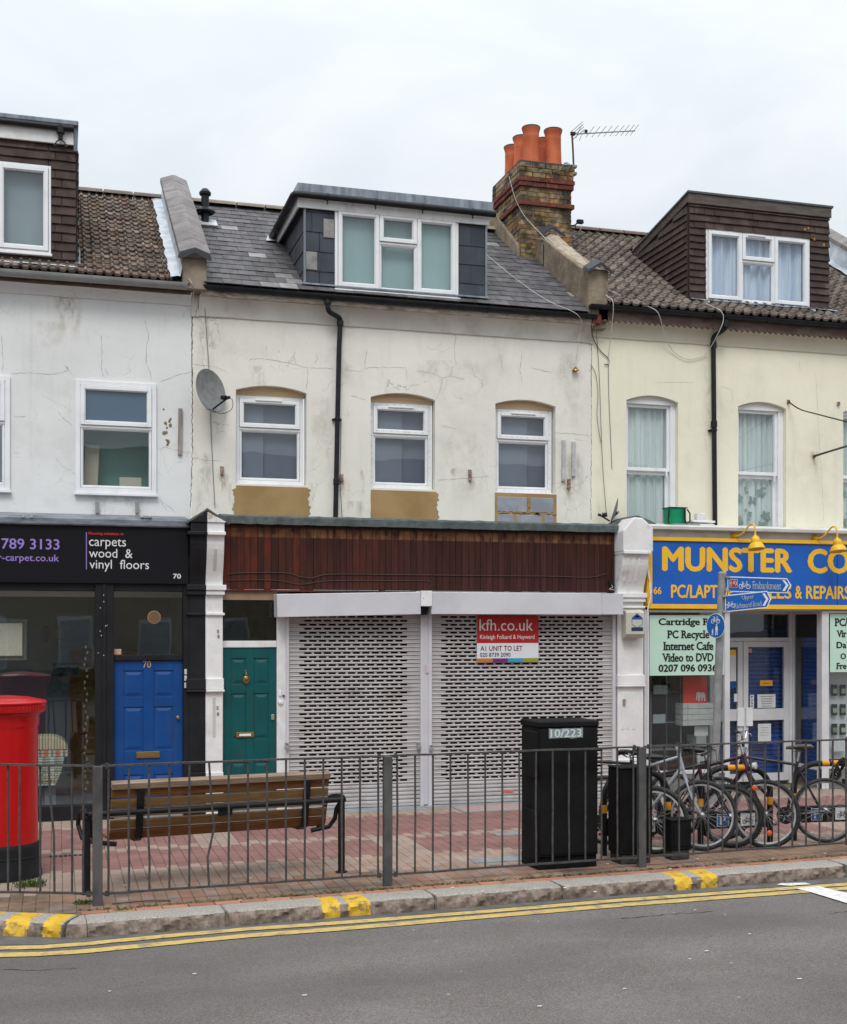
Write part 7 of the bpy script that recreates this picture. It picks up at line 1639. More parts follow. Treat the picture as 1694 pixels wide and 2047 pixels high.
for k in range(64):
    a = 2*math.pi*k/64; r = pr_+.064; c = pc+Vector((r*math.cos(a)*sX, r*math.sin(a), (z_c1+z_c2)/2)); mb.obox(c, (-math.sin(a)*sX, math.cos(a), 0), (math.cos(a), math.sin(a)*sX, 0), EZP, .009, .006, .018)
mb.build('dentils', m_red, pbx, bevel=.002)
mb = MB().lathe([(pr_+.02, .20), (pr_+.026, .205), (pr_+.02, .21)], pc, 48, sx=sX); mb.build('foot_ring', m_blackp, pbx, smooth=True)
# ---- bench
bL, bR = G(172, 1785), G(680, 1742); be, bn = frame_axes(bL, bR); bLen = (bR-bL).length
bench = thing('park_bench', 'wooden slatted bench with black tube frame seen from behind', 'bench', (bL+bR)/2)
def bw(s, n, z): return bL+be*s+bn*n+Vector((0, 0, z))
def woodm(nm, a, b, **k): return M(nm, a, b, 3, .55, stretch=(1.2, 3, 26), bump=.35, bscale=12, **k)
m_w1 = woodm('bench_wood_red', (.11, .036, .011), (.175, .068, .022), dirt=(.06, .025, .012), dirtamt=.5, dscale=3); m_w2 = woodm('bench_wood_tan', (.135, .070, .026), (.20, .110, .045), dirt=(.11, .055, .02), dirtamt=.6, dscale=3); m_w3 = woodm('bench_wood_grey', (.16, .115, .075), (.24, .185, .135), dirt=(.11, .07, .04), dirtamt=.5, dscale=3)
m_wtop = woodm('bench_wood_weathered', (.17, .11, .066), (.27, .20, .15), dirt=(.17, .11, .06), dirtamt=.5, dscale=3)
s0, s1 = .22, bLen-.13
def slat(n, z, hn, hz, tilt, m, name='slat'):
    c = bw((s0+s1)/2, n, z); up = (EZP*math.cos(tilt)-bn*math.sin(tilt)); th_ = be.cross(up)
    return MB().obox(c, be, th_, up, (s1-s0)/2, hn, hz).build(name, m, bench, bevel=.006, seg=2)
slat(-.045, .962, .045, .030, .25, m_wtop, 'top_slat')
slat(-.030, .888, .016, .044, .20, m_w1); slat(-.010, .790, .016, .042, .20, m_w2); slat(.015, .700, .016, .040, .22, m_w3); slat(.035, .595, .016, .042, .25, m_w2); slat(.065, .500, .016, .045, .45, m_w1)
for k in range(4): slat(.15+.105*k, .455-.006*k, .016, .046, 1.45, m_w2)
m_iron = M('bench_iron', (.008, .008, .010), (.013, .013, .015), 12, .45, spec=.25, bump=.1)
for s_ in (X(258, -4.3) and .48, bLen-.36):
    pts = [(-.075, .945), (-.058, .85), (-.035, .75), (-.012, .65), (.005, .55), (.035, .46), (.12, .425), (.3, .415), (.5, .40)]
    mb = MB()
    for (n0, z0), (n1, z1) in zip(pts, pts[1:]): mb.bar(bw(s_, n0, z0), bw(s_, n1, z1)+Vector((0, 0, 0)), .065, .014, up=be.cross(Vector((0, 0, 1))) if abs(z1-z0) > .02 else (0, 0, 1)) if False else mb.obox((bw(s_, n0, z0)+bw(s_, n1, z1))/2, be, (bw(s_, n1, z1)-bw(s_, n0, z0)), be.cross(bw(s_, n1, z1)-bw(s_, n0, z0)), .033, (bw(s_, n1, z1)-bw(s_, n0, z0)).length/2+.003, .007)
    for n0, z0 in ((-.072, .90), (-.052, .80), (-.03, .70), (-.008, .60), (.015, .50)): mb.lathe([(.011, 0), (.009, .009), (0, .011)], bw(s_, n0-.006, z0), 8, ax=(be, EZP, -bn))
    mb.build('back_strap', m_iron, bench)
zt_ = .715
MB().tube([bw(.0, -.085, zt_), bw(bLen, -.085, zt_)], .026, 12).build('cross_tube', m_iron, bench, smooth=True)
MB().obox(bw(bLen*.52, -.06, zt_-.04), be, bn, EZP, .065, .02, .045).build('joint_plate', m_iron, bench)
for s_ in (0., bLen):
    MB().tube([bw(s_, -.04, -.0), bw(s_, -.04, .68), bw(s_, -.05, .705), bw(s_, -.085, zt_)], .034, 14).build('leg', m_iron, bench, smooth=True)
    sg = 1 if s_ == 0 else -1
    MB().tube([bw(s_, -.085, zt_), bw(s_+sg*-.02, -.03, zt_+.02), bw(s_, .1, zt_+.02), bw(s_, .30, zt_-.02), bw(s_, .42, zt_-.10), bw(s_, .45, .55), bw(s_+sg*.03, .40, .43), bw(s_+sg*.12, .3, .40)], .022, 10).build('arm_rest', m_iron, bench, smooth=True)
    MB().tube([bw(s_, -.06, zt_-.0), bw(s_+sg*.045, -.02, .62), bw(s_+sg*.05, .01, .52), bw(s_+sg*.10, .04, .44), bw(s_+sg*.28, .06, .41)], .022, 10).build('side_tube', m_iron, bench, smooth=True)
    MB().lathe([(.06, 0), (.06, .008), (.04, .012)], bw(s_, -.04, 0), 16).build('foot_plate', m_iron, bench)
# ---- telecom cabinet
cf0, cf1 = G(1078, 1741), G(1196, 1733); ce, cn = frame_axes(cf0, cf1); cwid = (cf1-cf0).length; cdep = .44
dscale = (cf0-C0).dot(Vector((math.sin(TH), math.cos(TH), 0))); chh = CH-(1443-HY)*dscale/FPX
m_cab = M('cabinet_black', (.0055, .0055, .006), (.009, .009, .010), 5, .7, spec=.14, bump=.5, bscale=90)
cab = thing('telecom_cabinet', 'black roadside cabinet with number painted on a grey patch', 'cabinet', (cf0+cf1)/2)
def cw_(s, n, z): return cf0+ce*s+cn*n+Vector((0, 0, z))
def cbox(s0_, s1_, n0, n1, z0, z1): return MB().obox(cw_((s0_+s1_)/2, (n0+n1)/2, (z0+z1)/2), ce, cn, EZP, (s1_-s0_)/2, (n1-n0)/2, (z1-z0)/2)
cbox(.0, cwid, .03, cdep+.0, 0, .13).build('plinth', m_cab, cab, bevel=.006)
cbox(-.0, cwid, 0, cdep, .125, chh-.065).build('body', m_cab, cab, bevel=.010)
cbox(-.010, cwid+.010, -.012, cdep+.012, chh-.064, chh-.0).build('lid', m_cab, cab, bevel=.012)
cbox(.012, cwid-.012, -.008, .0, .15, chh-.08).build('door', m_cab, cab, bevel=.004)
zc1, zc2 = CH-(1463-HY)*dscale/FPX, CH-(1556-HY)*dscale/FPX
cbox(-.035, -.001, .0, .30, zc2, zc1).build('side_box', m_cab, cab, bevel=.008); cbox(-.032, -.001, .0, .30, CH-(1721-HY)*dscale/FPX, CH-(1622-HY)*dscale/FPX).build('side_box', m_cab, cab, bevel=.008)
def on_cab(u, v): 
    r = ray(u, v); o = cf0-cn*.0105; t = (o-C0).dot(cn)/r.dot(cn); p = C0+r*t; return (p-cf0).dot(ce), p.z
a0_, z1_ = on_cab(1098, 1457); a1_, z0_ = on_cab(1166, 1475)
mb = MB(); rr = random.Random(5); poly = []
for t in range(10): poly.append((a0_+(a1_-a0_)*t/9, z0_+rr.uniform(-.006, .006)))
for t in range(10): poly.append((a1_-(a1_-a0_)*t/9, z1_+rr.uniform(-.005, .005)))
mb.prism([cf0+ce*a-cn*.0085+Vector((0, 0, z)) for a, z in poly], cn*.002).build('paint_patch', flat('patch_grey', (.19, .24, .25), col2=(.22, .27, .28)), cab)
text('10/223', flat('number_white', (.56, .60, .60)), cab, a0_+.015, a1_-.015, z0_+.010, z1_-.008, 0, ex=ce, org=cf0-cn*.0105, bold=.025)
# ---- black square boxes on the footway
def pillar(u0, u1, vb, vt, dep, label, hood=False, pl=True):
    a, b = G(u0, vb), G(u1, vb-(u1-u0)*.065); e, n = frame_axes(a, b); w = (b-a).length; d = (a-C0).dot(Vector((math.sin(TH), math.cos(TH), 0))); h = CH-(vt-HY)*d/FPX
    t = thing('feeder_pillar', label, 'metal box', (a+b)/2, rz=0)
    def q(s0_, s1_, n0, n1, z0, z1, m=m_cab, nm='body', bev=.008): return MB().obox(a+e*(s0_+s1_)/2+n*(n0+n1)/2+Vector((0, 0, (z0+z1)/2)), e, n, EZP, (s1_-s0_)/2, (n1-n0)/2, (z1-z0)/2).build(nm, m, t, bevel=bev)
    q(0, w, 0, dep, 0, .10, M('plinth_dark', (.03, .03, .03), (.06, .06, .06), 20, .8) if 'plinth_dark' not in bpy.data.materials else bpy.data.materials['plinth_dark'], 'plinth'); q(-.015, w+.015, -.015, dep+.015, .10, h-.02); q(-.02, w+.02, -.02, dep+.02, h-.019, h, nm='lid', bev=.006); q(.01, w-.01, -.022, -.016, .14, h-.06, nm='door', bev=.003)
pillar(1243, 1301, 1729, 1535, .26, 'taller black square metal box behind the railing post'); pillar(1344, 1379, 1720, 1639, .16, 'short black square metal box among the bicycles')
# ---- cycle stands
m_stand = M('stand_black', (.009, .009, .010), (.013, .013, .013), 8, .5, spec=.25); m_band = M('reflective_amber', (.58, .24, .01), (.64, .28, .02), 10, .45)
def stand(uL, vL, uR, vR, label, h=.86, plate=True, flip=False):
    A, B = G(uL, vL), G(uR, vR); e, n = frame_axes(A, B); w = (B-A).length; t = thing('cycle_stand', label, 'cycle stand', (A+B)/2, 'hooped cycle stands'); r = .27; q = [A, A+Vector((0, 0, h-r))]
    for k in range(1, 8): a = math.pi/2*k/8; q.append(A+e*(r-r*math.cos(a))+Vector((0, 0, h-r+r*math.sin(a))))
    q2 = [B+Vector((0, 0, h-r)), B]
    for k in range(7, 0, -1): pass
    arc2 = [B-e*(r-r*math.cos(math.pi/2*k/8))+Vector((0, 0, h-r+r*math.sin(math.pi/2*k/8))) for k in range(8, 0, -1)]
    q += [A+e*r+Vector((0, 0, h))]+arc2+q2
    MB().tube(q, .033, 14).build('hoop', m_stand, t, smooth=True)
    for c in (A, B): MB().lathe([(.0345, h*.52), (.0345, h*.52+.085)], c, 16).build('reflective_band', m_band, t, smooth=True)
    c = (A+B)/2+Vector((0, 0, h)); MB().tube([c-e*.10, c-e*.015], .0345, 16).tube([c+e*.015, c+e*.10], .0345, 16).build('reflective_band', m_band, t, smooth=True)
    if plate:
        z0, z1 = .20, .385; MB().obox((A+B)/2+Vector((0, 0, (z0+z1)/2)), e, n, EZP, w/2-.03, .03, (z1-z0)/2).build('tapping_rail', m_stand, t, bevel=.004)
        cP = A+e*w*.30-n*.032; hs = .068; zc = (z0+z1)/2
        MB().obox(cP+Vector((0, 0, zc)), e, n, EZP, hs, .001, hs).build('parking_plate', m_lw, t); MB().obox(cP-n*.0015+Vector((0, 0, zc)), e, n, EZP, hs-.006, .001, hs-.006).build('parking_panel', flat('p_blue', (.02, .12, .38)), t)
        text('P', m_lw, t, -.035, .035, zc-.048, zc+.048, 0, ex=e, org=cP-n*.004, bold=.03)
        cB = A+e*w*.66-n*.032; MB().obox(cB+Vector((0, 0, zc)), e, n, EZP, .085, .001, hs).build('bike_plate', m_lw, t)
        bike_icon(cB-n*.002+Vector((0, 0, zc)), e, EZP, .062, m_ink, t)
    return t
def bike_icon(c, ex, ez, s, m, par, w=.0028):
    mb = MB(); f_ = lambda a, b: c+ex*a*s+ez*b*s; w = s*.055
    for cx_ in (-.62, .62): mb.tube([f_(cx_+.36*math.cos(2*math.pi*k/20), -.35+.36*math.sin(2*math.pi*k/20)) for k in range(20)], w, 5, closed=True)
    for pts in ([(-.62, -.35), (-.28, .22), (.38, .22), (0, -.35), (-.62, -.35)], [(-.36, .42), (-.28, .22), (0, -.35)], [(.62, -.35), (.32, .50), (.52, .52)], [(-.5, .42), (-.22, .42)]): mb.tube([f_(a, b) for a, b in pts], w, 5)
    return mb.build('bike_symbol', m, par)
stand(1208, 1710, 1336, 1702, 'leftmost cycle stand hoop, behind the taller black metal box'); stand(1401, 1694, 1540, 1689, 'middle cycle stand hoop with a parking plate behind the purple bicycle'); stand(1588, 1680, 1730, 1676, 'rightmost cycle stand hoop with coiled lock on top')
mb = MB(); c = G(1682, 1678)+Vector((0, 0, .82)); rr = random.Random(6)
for k in range(5):
    ph = rr.random()*3; mb.tube([c+Vector((.085*math.cos(a)+rr.uniform(-.008, .008)-.02*k, .06*math.sin(a+ph), .03-.03*k+.075*math.sin(a))) for a in [math.pi*2*i/14 for i in range(14)]], .011, 6, closed=True)
mb.lathe([(.018, -.03), (.02, .03)], c+Vector((.0, -.05, -.16)), 8)
tag(mb.build('cable_lock', m_stand, smooth=True), 'black coiled cable lock hung on the top of the rightmost cycle stand', 'bike lock')
# ---- bicycles
m_tyre = M('tyre', (.014, .014, .015), (.03, .03, .03), 30, .7, dirt=(.09, .08, .07), dirtamt=.5, dscale=12); m_rim = M('rim_alloy', (.50, .51, .53), (.6, .6, .62), 20, .3, metal=.7); m_spoke = M('spoke', (.38, .38, .39), None, metal=.8, rough=.3); m_chain = M('chain', (.05, .045, .04), None, metal=.6, rough=.5)
m_grip = M('grip', (.018, .018, .018), None, rough=.7); m_chrome = M('chrome', (.55, .56, .58), None, metal=.9, rough=.2); m_saddle = M('saddle', (.02, .02, .022), (.035, .033, .03), 9, .5)
m_orng = M('reflector_orange', (.60, .09, .005), None, rough=.15, coat=.6)
def bicycle(label, rear, head, m_f, kind='city', R=.365, tw=.021, rim=None, lean=0., wb=1.08, bars='flat', chainside=True, step=False, lamp=False, reflectors=0, steer=0., fw=False, saddle_m=None, seat_h=.98, scale=1., knob=False, frame_r=.018):
    h = math.radians(head); mt = Matrix.Translation(rear) @ Matrix.Rotation(h, 4, 'Z') @ Matrix.Rotation(math.radians(lean), 4, 'X') @ Matrix.Scale(scale, 4)
    t = thing('bicycle', label, 'bicycle', mat=mt, group='bicycles locked to the stands'); rim = rim or m_rim
    # parts are modelled in local space, then carried along by the empty
    def B(mb, nm, m, par=None, smooth=True):
        o = bpy.data.objects.new(nm, mb.mesh(nm, m, smooth)); COL.objects.link(o); o.parent = par or t; return o
    V = lambda x, z, y=0.: Vector((x, y, z))
    sr = Matrix.Translation(V(wb-.10, 0)) @ Matrix.Rotation(math.radians(steer), 4, 'Z') @ Matrix.Translation(V(-(wb-.10), 0))
    def wheel(x, front):
        T_ = (lambda p: sr @ p) if front else (lambda p: p)
        mb = MB(); mb.tube([T_(V(x+(R-tw)*math.cos(a), R+(R-tw)*math.sin(a))) for a in [2*math.pi*k/56 for k in range(56)]], tw, 10, closed=True)
        if knob:
            for k in range(72):
                a = 2*math.pi*k/72
                for yy in (-.014, .014): mb.obox(T_(V(x+(R+.001)*math.cos(a), R+(R+.001)*math.sin(a), yy)), (-math.sin(a), 0, math.cos(a)), (0, 1, 0), (math.cos(a), 0, math.sin(a)), .007, .006, .006)
        w = B(mb, 'wheel', m_tyre)
        mb = MB(); r2 = R-tw*2
        vs = []; n = 56
        for k in range(n):
            a = 2*math.pi*k/n
            for rr_, yy in ((r2+.004, -.012), (r2-.016, -.009), (r2-.016, .009), (r2+.004, .012)): vs.append(T_(V(x+rr_*math.cos(a), R+rr_*math.sin(a), yy)))
        mb.add(vs, [(k*4+j, ((k+1) % n)*4+j, ((k+1) % n)*4+(j+1) % 4, k*4+(j+1) % 4) for k in range(n) for j in range(4)]); B(mb, 'rim', rim, w)
        mb = MB()
        for k in range(28):
            a = 2*math.pi*k/28; s_ = 1 if k % 2 else -1; b = a+(.9 if (k//2) % 2 else -.9); hr = .022
            mb.tube([T_(V(x+hr*math.cos(b), R+hr*math.sin(b), .03*s_)), T_(V(x+(r2-.014)*math.cos(a), R+(r2-.014)*math.sin(a), .0))], .0013, 4, caps=False)
        B(mb, 'spokes', m_spoke, w)
        mb = MB(); ax = (T_(V(1, 0))-T_(V(0, 0)), EZP, T_(V(0, 0, 1))-T_(V(0, 0, 0))); mb.lathe([(.012, -.05), (.026, -.034), (.026, -.028), (.014, -.024), (.014, .024), (.026, .028), (.026, .034), (.012, .05)], T_(V(x, R)), 12, ax=ax); B(mb, 'hub', m_chrome, w)
        if reflectors and front: 
            pass
        return w
    wr = wheel(0, False); wf = wheel(wb, True)
    BB = V(.43, R-.07); ST = V(.30, seat_h-.16); HT = V(wb-.26, .93*R/.35+.01); HB = V(wb-.215, .80*R/.35); r = frame_r
    ST2 = ST.lerp(BB, .06)
    mb = MB()
    if step:
        mb.tube([HT.lerp(HB, .2), V(.62, .62), V(.46, .50), BB.lerp(ST, .35)], r, 10).tube([HB, V(.70, .50), BB], r*1.1, 10)
    else: mb.tube([HT.lerp(HB, .15), ST2], r*.95, 10).tube([HB.lerp(HT, .15), BB], r*1.15, 10)
    mb.tube([ST, BB], r, 10).tube([HT+Vector((-.004, 0, .015)), HB-Vector((-.004, 0, .015))], r*1.25, 12)
    for s_ in (-1, 1):
        mb.tube([ST2+Vector((0, .012*s_, -.02)), V(.06, R+.02, .055*s_), V(0, R, .06*s_)], .0085, 7).tube([BB+Vector((-.02, .02*s_, 0)), V(0, R, .06*s_)], .010, 7)
    mb.lathe([(.022, -.035), (.022, .035)], BB, 12, ax=(EXP, EZP, EYP)); B(mb, 'frame', m_f)
    mb = MB(); FC = HB+(HB-HT).normalized()*.05
    for s_ in (-1, 1): mb.tube([sr @ (FC+Vector((0, .045*s_, .0))), sr @ (FC.lerp(V(wb, R), .6)+Vector((-.025, .048*s_, 0))), sr @ V(wb, R, .05*s_)], [.013, .012, .008], 8)
    mb.tube([sr @ (FC+Vector((0, -.05, 0))), sr @ (FC+Vector((0, .05, 0)))], .015, 8).tube([sr @ FC, sr @ HT], .013, 8); B(mb, 'fork', m_f if not fw else m_chrome)
    # saddle and post
    SP_ = ST+(ST-BB).normalized()*.10; SD = Vector((SP_.x, 0, seat_h))
    B(MB().tube([ST, SD-Vector((0, 0, .05))], .0135, 10), 'seat_post', m_chrome)
    mb = MB(); prof = [(-.14, .075, .0), (-.12, .085, .012), (-.05, .075, .014), (.02, .045, .006), (.10, .024, .002), (.145, .016, -.006)]; vs = []
    for x, w_, z in prof:
        for k in range(10): a = 2*math.pi*k/10; vs.append(SD+Vector((x, w_*math.cos(a), z+(.022 if math.sin(a) > 0 else .04)*math.sin(a)*(1.0 if w_ > .03 else .6))))
    mb.add(vs, [(i*10+k, i*10+(k+1) % 10, (i+1)*10+(k+1) % 10, (i+1)*10+k) for i in range(len(prof)-1) for k in range(10)]+[tuple(range(10)), tuple(range(50, 60))]); B(mb, 'saddle', saddle_m or m_saddle)
    mb = MB()
    for s_ in (-1, 1): mb.tube([SD+Vector((-.10, .03*s_, -.02)), SD+Vector((-.05, .022*s_, -.05)), SD+Vector((.05, .022*s_, -.05)), SD+Vector((.12, .01*s_, -.015))], .004, 6)
    B(mb, 'saddle_rails', m_chain)
    # stem and bars
    SM = HT+(HT-HB).normalized()*(.15 if bars == 'riser' else .09); hb = sr @ (SM+Vector((.05, 0, .03)))
    D_ = (sr.to_3x3() @ Vector((1, 0, 0))); Y_ = (sr.to_3x3() @ Vector((0, 1, 0)))
    mb = MB().tube([sr @ HT, sr @ SM, hb], .014, 8); B(mb, 'stem', m_chrome)
    rise = {'flat': .0, 'riser': .07, 'city': .05, 'drop': 0}[bars]; back = {'flat': .02, 'riser': .04, 'city': .13, 'drop': 0}[bars]
    pts = []; L_ = .33 if bars == 'riser' else .30
    for s_ in (-1, 1): pts.append([hb, hb+Y_*s_*.08, hb+Y_*s_*.15+Vector((0, 0, rise)), hb+Y_*s_*L_+Vector((0, 0, rise))-D_*back])
    hbar = B(MB().tube(pts[0][::-1]+pts[1][1:], .012, 9), 'handlebar', m_chrome if bars in ('riser', 'city') else m_stand)
    for p in pts:
        a, b = p[2], p[3]; d = (b-a).normalized(); B(MB().tube([b-d*.12, b+d*.01], .0165, 10), 'grip', m_grip, hbar)
        B(MB().tube([b-d*.14+Vector((0, 0, -.01)), b-d*.13+D_*.04-Vector((0, 0, .02)), b-d*.05+D_*.055-Vector((0, 0, .035)), b-d*.0+D_*.05-Vector((0, 0, .04))], .006, 6), 'brake_lever', m_stand if bars == 'flat' else m_chrome, hbar)
        q = b-d*.15; B(MB().tube([q, q+D_*.10+Vector((0, 0, .03)), q+D_*.10-Y_*(.1 if p is pts[1] else -.1)-Vector((0, 0, .10)), (HB if p is pts[1] else HT)+Vector((.03, 0, 0)), BB.lerp(HB, .6)+Vector((0, .02, 0))], .003, 5), 'brake_cable', m_stand, hbar)
    # drivetrain, on the right-hand side (y < 0)
    mb = MB(); yy = -.055
    for k in range(36):
        a = 2*math.pi*k/36; mb.obox(BB+Vector((.088*math.cos(a), yy, .088*math.sin(a))), (-math.sin(a), 0, math.cos(a)), EYP, (math.cos(a), 0, math.sin(a)), .009, .003, .009)
    mb.lathe([(.05, -.002), (.084, -.002), (.084, .002), (.05, .002)], BB+Vector((0, yy, 0)), 28, ax=(EXP, EZP, EYP)); ck = B(mb, 'chainring', m_chain)
    mb = MB(); 
    for k in range(5): a = 2*math.pi*k/5; mb.bar(BB+Vector((0, yy, 0)), BB+Vector((.07*math.cos(a), yy, .07*math.sin(a))), .012, .005, up=(0, 1, 0))
    ca = math.radians(-40)
    mb.bar(BB+Vector((0, yy-.015, 0)), BB+Vector((.165*math.cos(ca), yy-.03, .165*math.sin(ca))), .012, .022, up=(0, 1, 0)).bar(BB+Vector((0, .06, 0)), BB+Vector((-.165*math.cos(ca), .075, -.165*math.sin(ca))), .012, .022, up=(0, 1, 0)); B(mb, 'crank', m_chrome, smooth=False)
    for s_ in (-1, 1): c = BB+Vector((-s_*.165*math.cos(ca), s_*.12, -s_*.165*math.sin(ca))); B(MB().obox(c, EXP, EYP, EZP, .045, .038, .010), 'pedal', m_stand, smooth=False)
    mb = MB(); mb.lathe([(.02, -.016), (.045, -.016), (.045, -.008), (.03, .0), (.03, .01)], V(0, R, yy), 20, ax=(EXP, EZP, EYP)); B(mb, 'sprocket', m_chain)
    mb = MB()
    for s_, r1, r0 in ((1, .09, .042), (-1, .09, .030)): mb.tube([V(0, R+s_*r0, yy), BB+Vector((0, yy, s_*r1))], .005, 5)
    B(mb, 'chain', m_chain)
    if lamp: c = sr @ (HB+Vector((.10, 0, .03))); B(MB().lathe([(.012, -.07), (.035, -.03), (.040, .0), (.036, .004), (0, .008)], c, 16, ax=(EYP, EZP, EXP)), 'headlamp', M('lamp_glass', (.55, .55, .52), None, rough=.1, spec=.9))
    return t
Fw = Vector((math.sin(TH), math.cos(TH), 0)); Rt = Vector((math.cos(TH), -math.sin(TH), 0)); base_h = math.degrees(math.atan2(Rt.y, Rt.x))
def gpx(u, vb): return G(u, vb)
m_purp = M('frame_purple', (.035, .008, .022), (.045, .012, .030), 6, .25, coat=.5); m_silv = M('frame_silver', (.33, .36, .39), (.38, .41, .44), 6, .3, metal=.3); m_dblack = M('frame_black', (.014, .015, .02), None, rough=.3, coat=.3); m_whiterim = M('rim_white', (.62, .62, .61), None, rough=.4); m_dimrim = M('rim_dark', (.16, .16, .165), (.3, .3, .3), 20, .4, metal=.4)
def place(label, ru, rv, fu, fv, **k):
    a, b = G(ru, rv), G(fu, fv); d = b-a; hd = math.degrees(math.atan2(d.y, d.x)); wb = k.pop('wb', 1.08); R = k.get('R', .365)
    return bicycle(label, a, hd, wb=d.length if .9 < d.length < 1.35 else wb, **k)
# black bicycle facing left, rear wheel at the right edge
place('black bicycle facing left, its rear wheel at the right edge of the picture', 1652, 1685, 1441, 1681, m_f=m_dblack, R=.36, rim=m_dimrim, knob=False, bars='flat', seat_h=1.06, lean=3, steer=-8, saddle_m=M('saddle_worn', (.05, .045, .04), (.12, .10, .08), 14, .6))
# dark purple bicycle, front wheel turned towards the street
b1 = G(1528, 1697); bicycle('dark purple bicycle with silver riser handlebar and orange reflectors', b1-(Rt*.85-Fw*.62).normalized()*1.08, math.degrees(math.atan2((Rt*.85-Fw*.62).y, (Rt*.85-Fw*.62).x)), m_f=m_purp, R=.375, tw=.026, bars='riser', step=False, lamp=True, lean=-4, wb=1.08, steer=10, seat_h=1.02, frame_r=.021)
# silver bicycle, front wheel beside the purple one
b2 = G(1403, 1701); dd = (Rt*.93-Fw*.38).normalized(); bicycle('silver bicycle whose front wheel stands left of the purple bicycle', b2-dd*1.06, math.degrees(math.atan2(dd.y, dd.x)), m_f=m_silv, R=.38, tw=.025, bars='flat', lean=-5, wb=1.06, steer=2, seat_h=1.02)
b5 = G(1262, 1688); dd = (Rt*.985-Fw*.17).normalized(); bicycle('dark mountain bicycle with knobbly tyres behind the silver bicycle', b5, math.degrees(math.atan2(dd.y, dd.x)), m_f=m_dblack, R=.35, tw=.028, rim=m_dimrim, bars='flat', lean=4, wb=1.07, steer=-12, seat_h=.98, knob=True)
# black and grey bicycle behind the tall black box
b3 = G(1309, 1708); dd = (Rt*.90-Fw*.42).normalized(); bicycle('black bicycle with white rims and red-dotted saddle behind the taller black box', b3-dd*1.08, math.degrees(math.atan2(dd.y, dd.x)), m_f=m_dblack, R=.36, tw=.027, rim=m_whiterim, bars='flat', lean=-3, wb=1.08, steer=3, seat_h=1.15, fw=True)
o = MB()
for u, v, nm in ((1509, 1575, 'upper'), (1539, 1666, 'lower')):
    c = P(u, v, -4.62); r_ = MB().lathe([(0, -.012), (.026, -.010), (.032, 0), (.026, .010), (0, .018)], c, 8, ax=(EXP, EZP, -EYP)).build('reflector', m_orng); tag(r_, nm+' orange reflector on the front wheel of the purple bicycle', 'reflector')
# ---- sign post
sb = G(1427, 1618); stp = C0+ray(1444, 1146)*(((sb-C0).length)/ray(1427, HY).length)
t_ = (sb-C0).dot(Fw); stp = C0+(Fw+Rt*((1444.5-CX)/FPX)+EZP*((HY-1146)/FPX))*t_
m_pole = M('pole_grey', (.22, .22, .225), (.28, .28, .285), 8, .5, dirt=(.15, .14, .13), dirtamt=.5, dscale=6, dstretch=(1, 1, .4))
sp = thing('sign_post', 'leaning grey pole with two blue cycle route fingers', 'sign post', sb)
MB().tube([sb, stp], .052, 18).build('pole', m_pole, sp, smooth=True)
MB().lathe([(.056, -.02), (.056, .01), (.03, .022), (0, .024)], stp, 16).build('pole_cap', m_steel, sp, smooth=True)
def spp(u, v, off=0.): return C0+(Fw*(1-off/t_)+Rt*((u-CX)/FPX)+EZP*((HY-v)/FPX))*t_ if off == 0 else C0+(Fw+Rt*((u-CX)/FPX)+EZP*((HY-v)/FPX))*(t_-off)
m_fb = M('finger_blue', (.008, .10, .38), (.012, .115, .42), 5, .35); m_fback = M('finger_back', (.30, .31, .32), None, rough=.5, metal=.3)
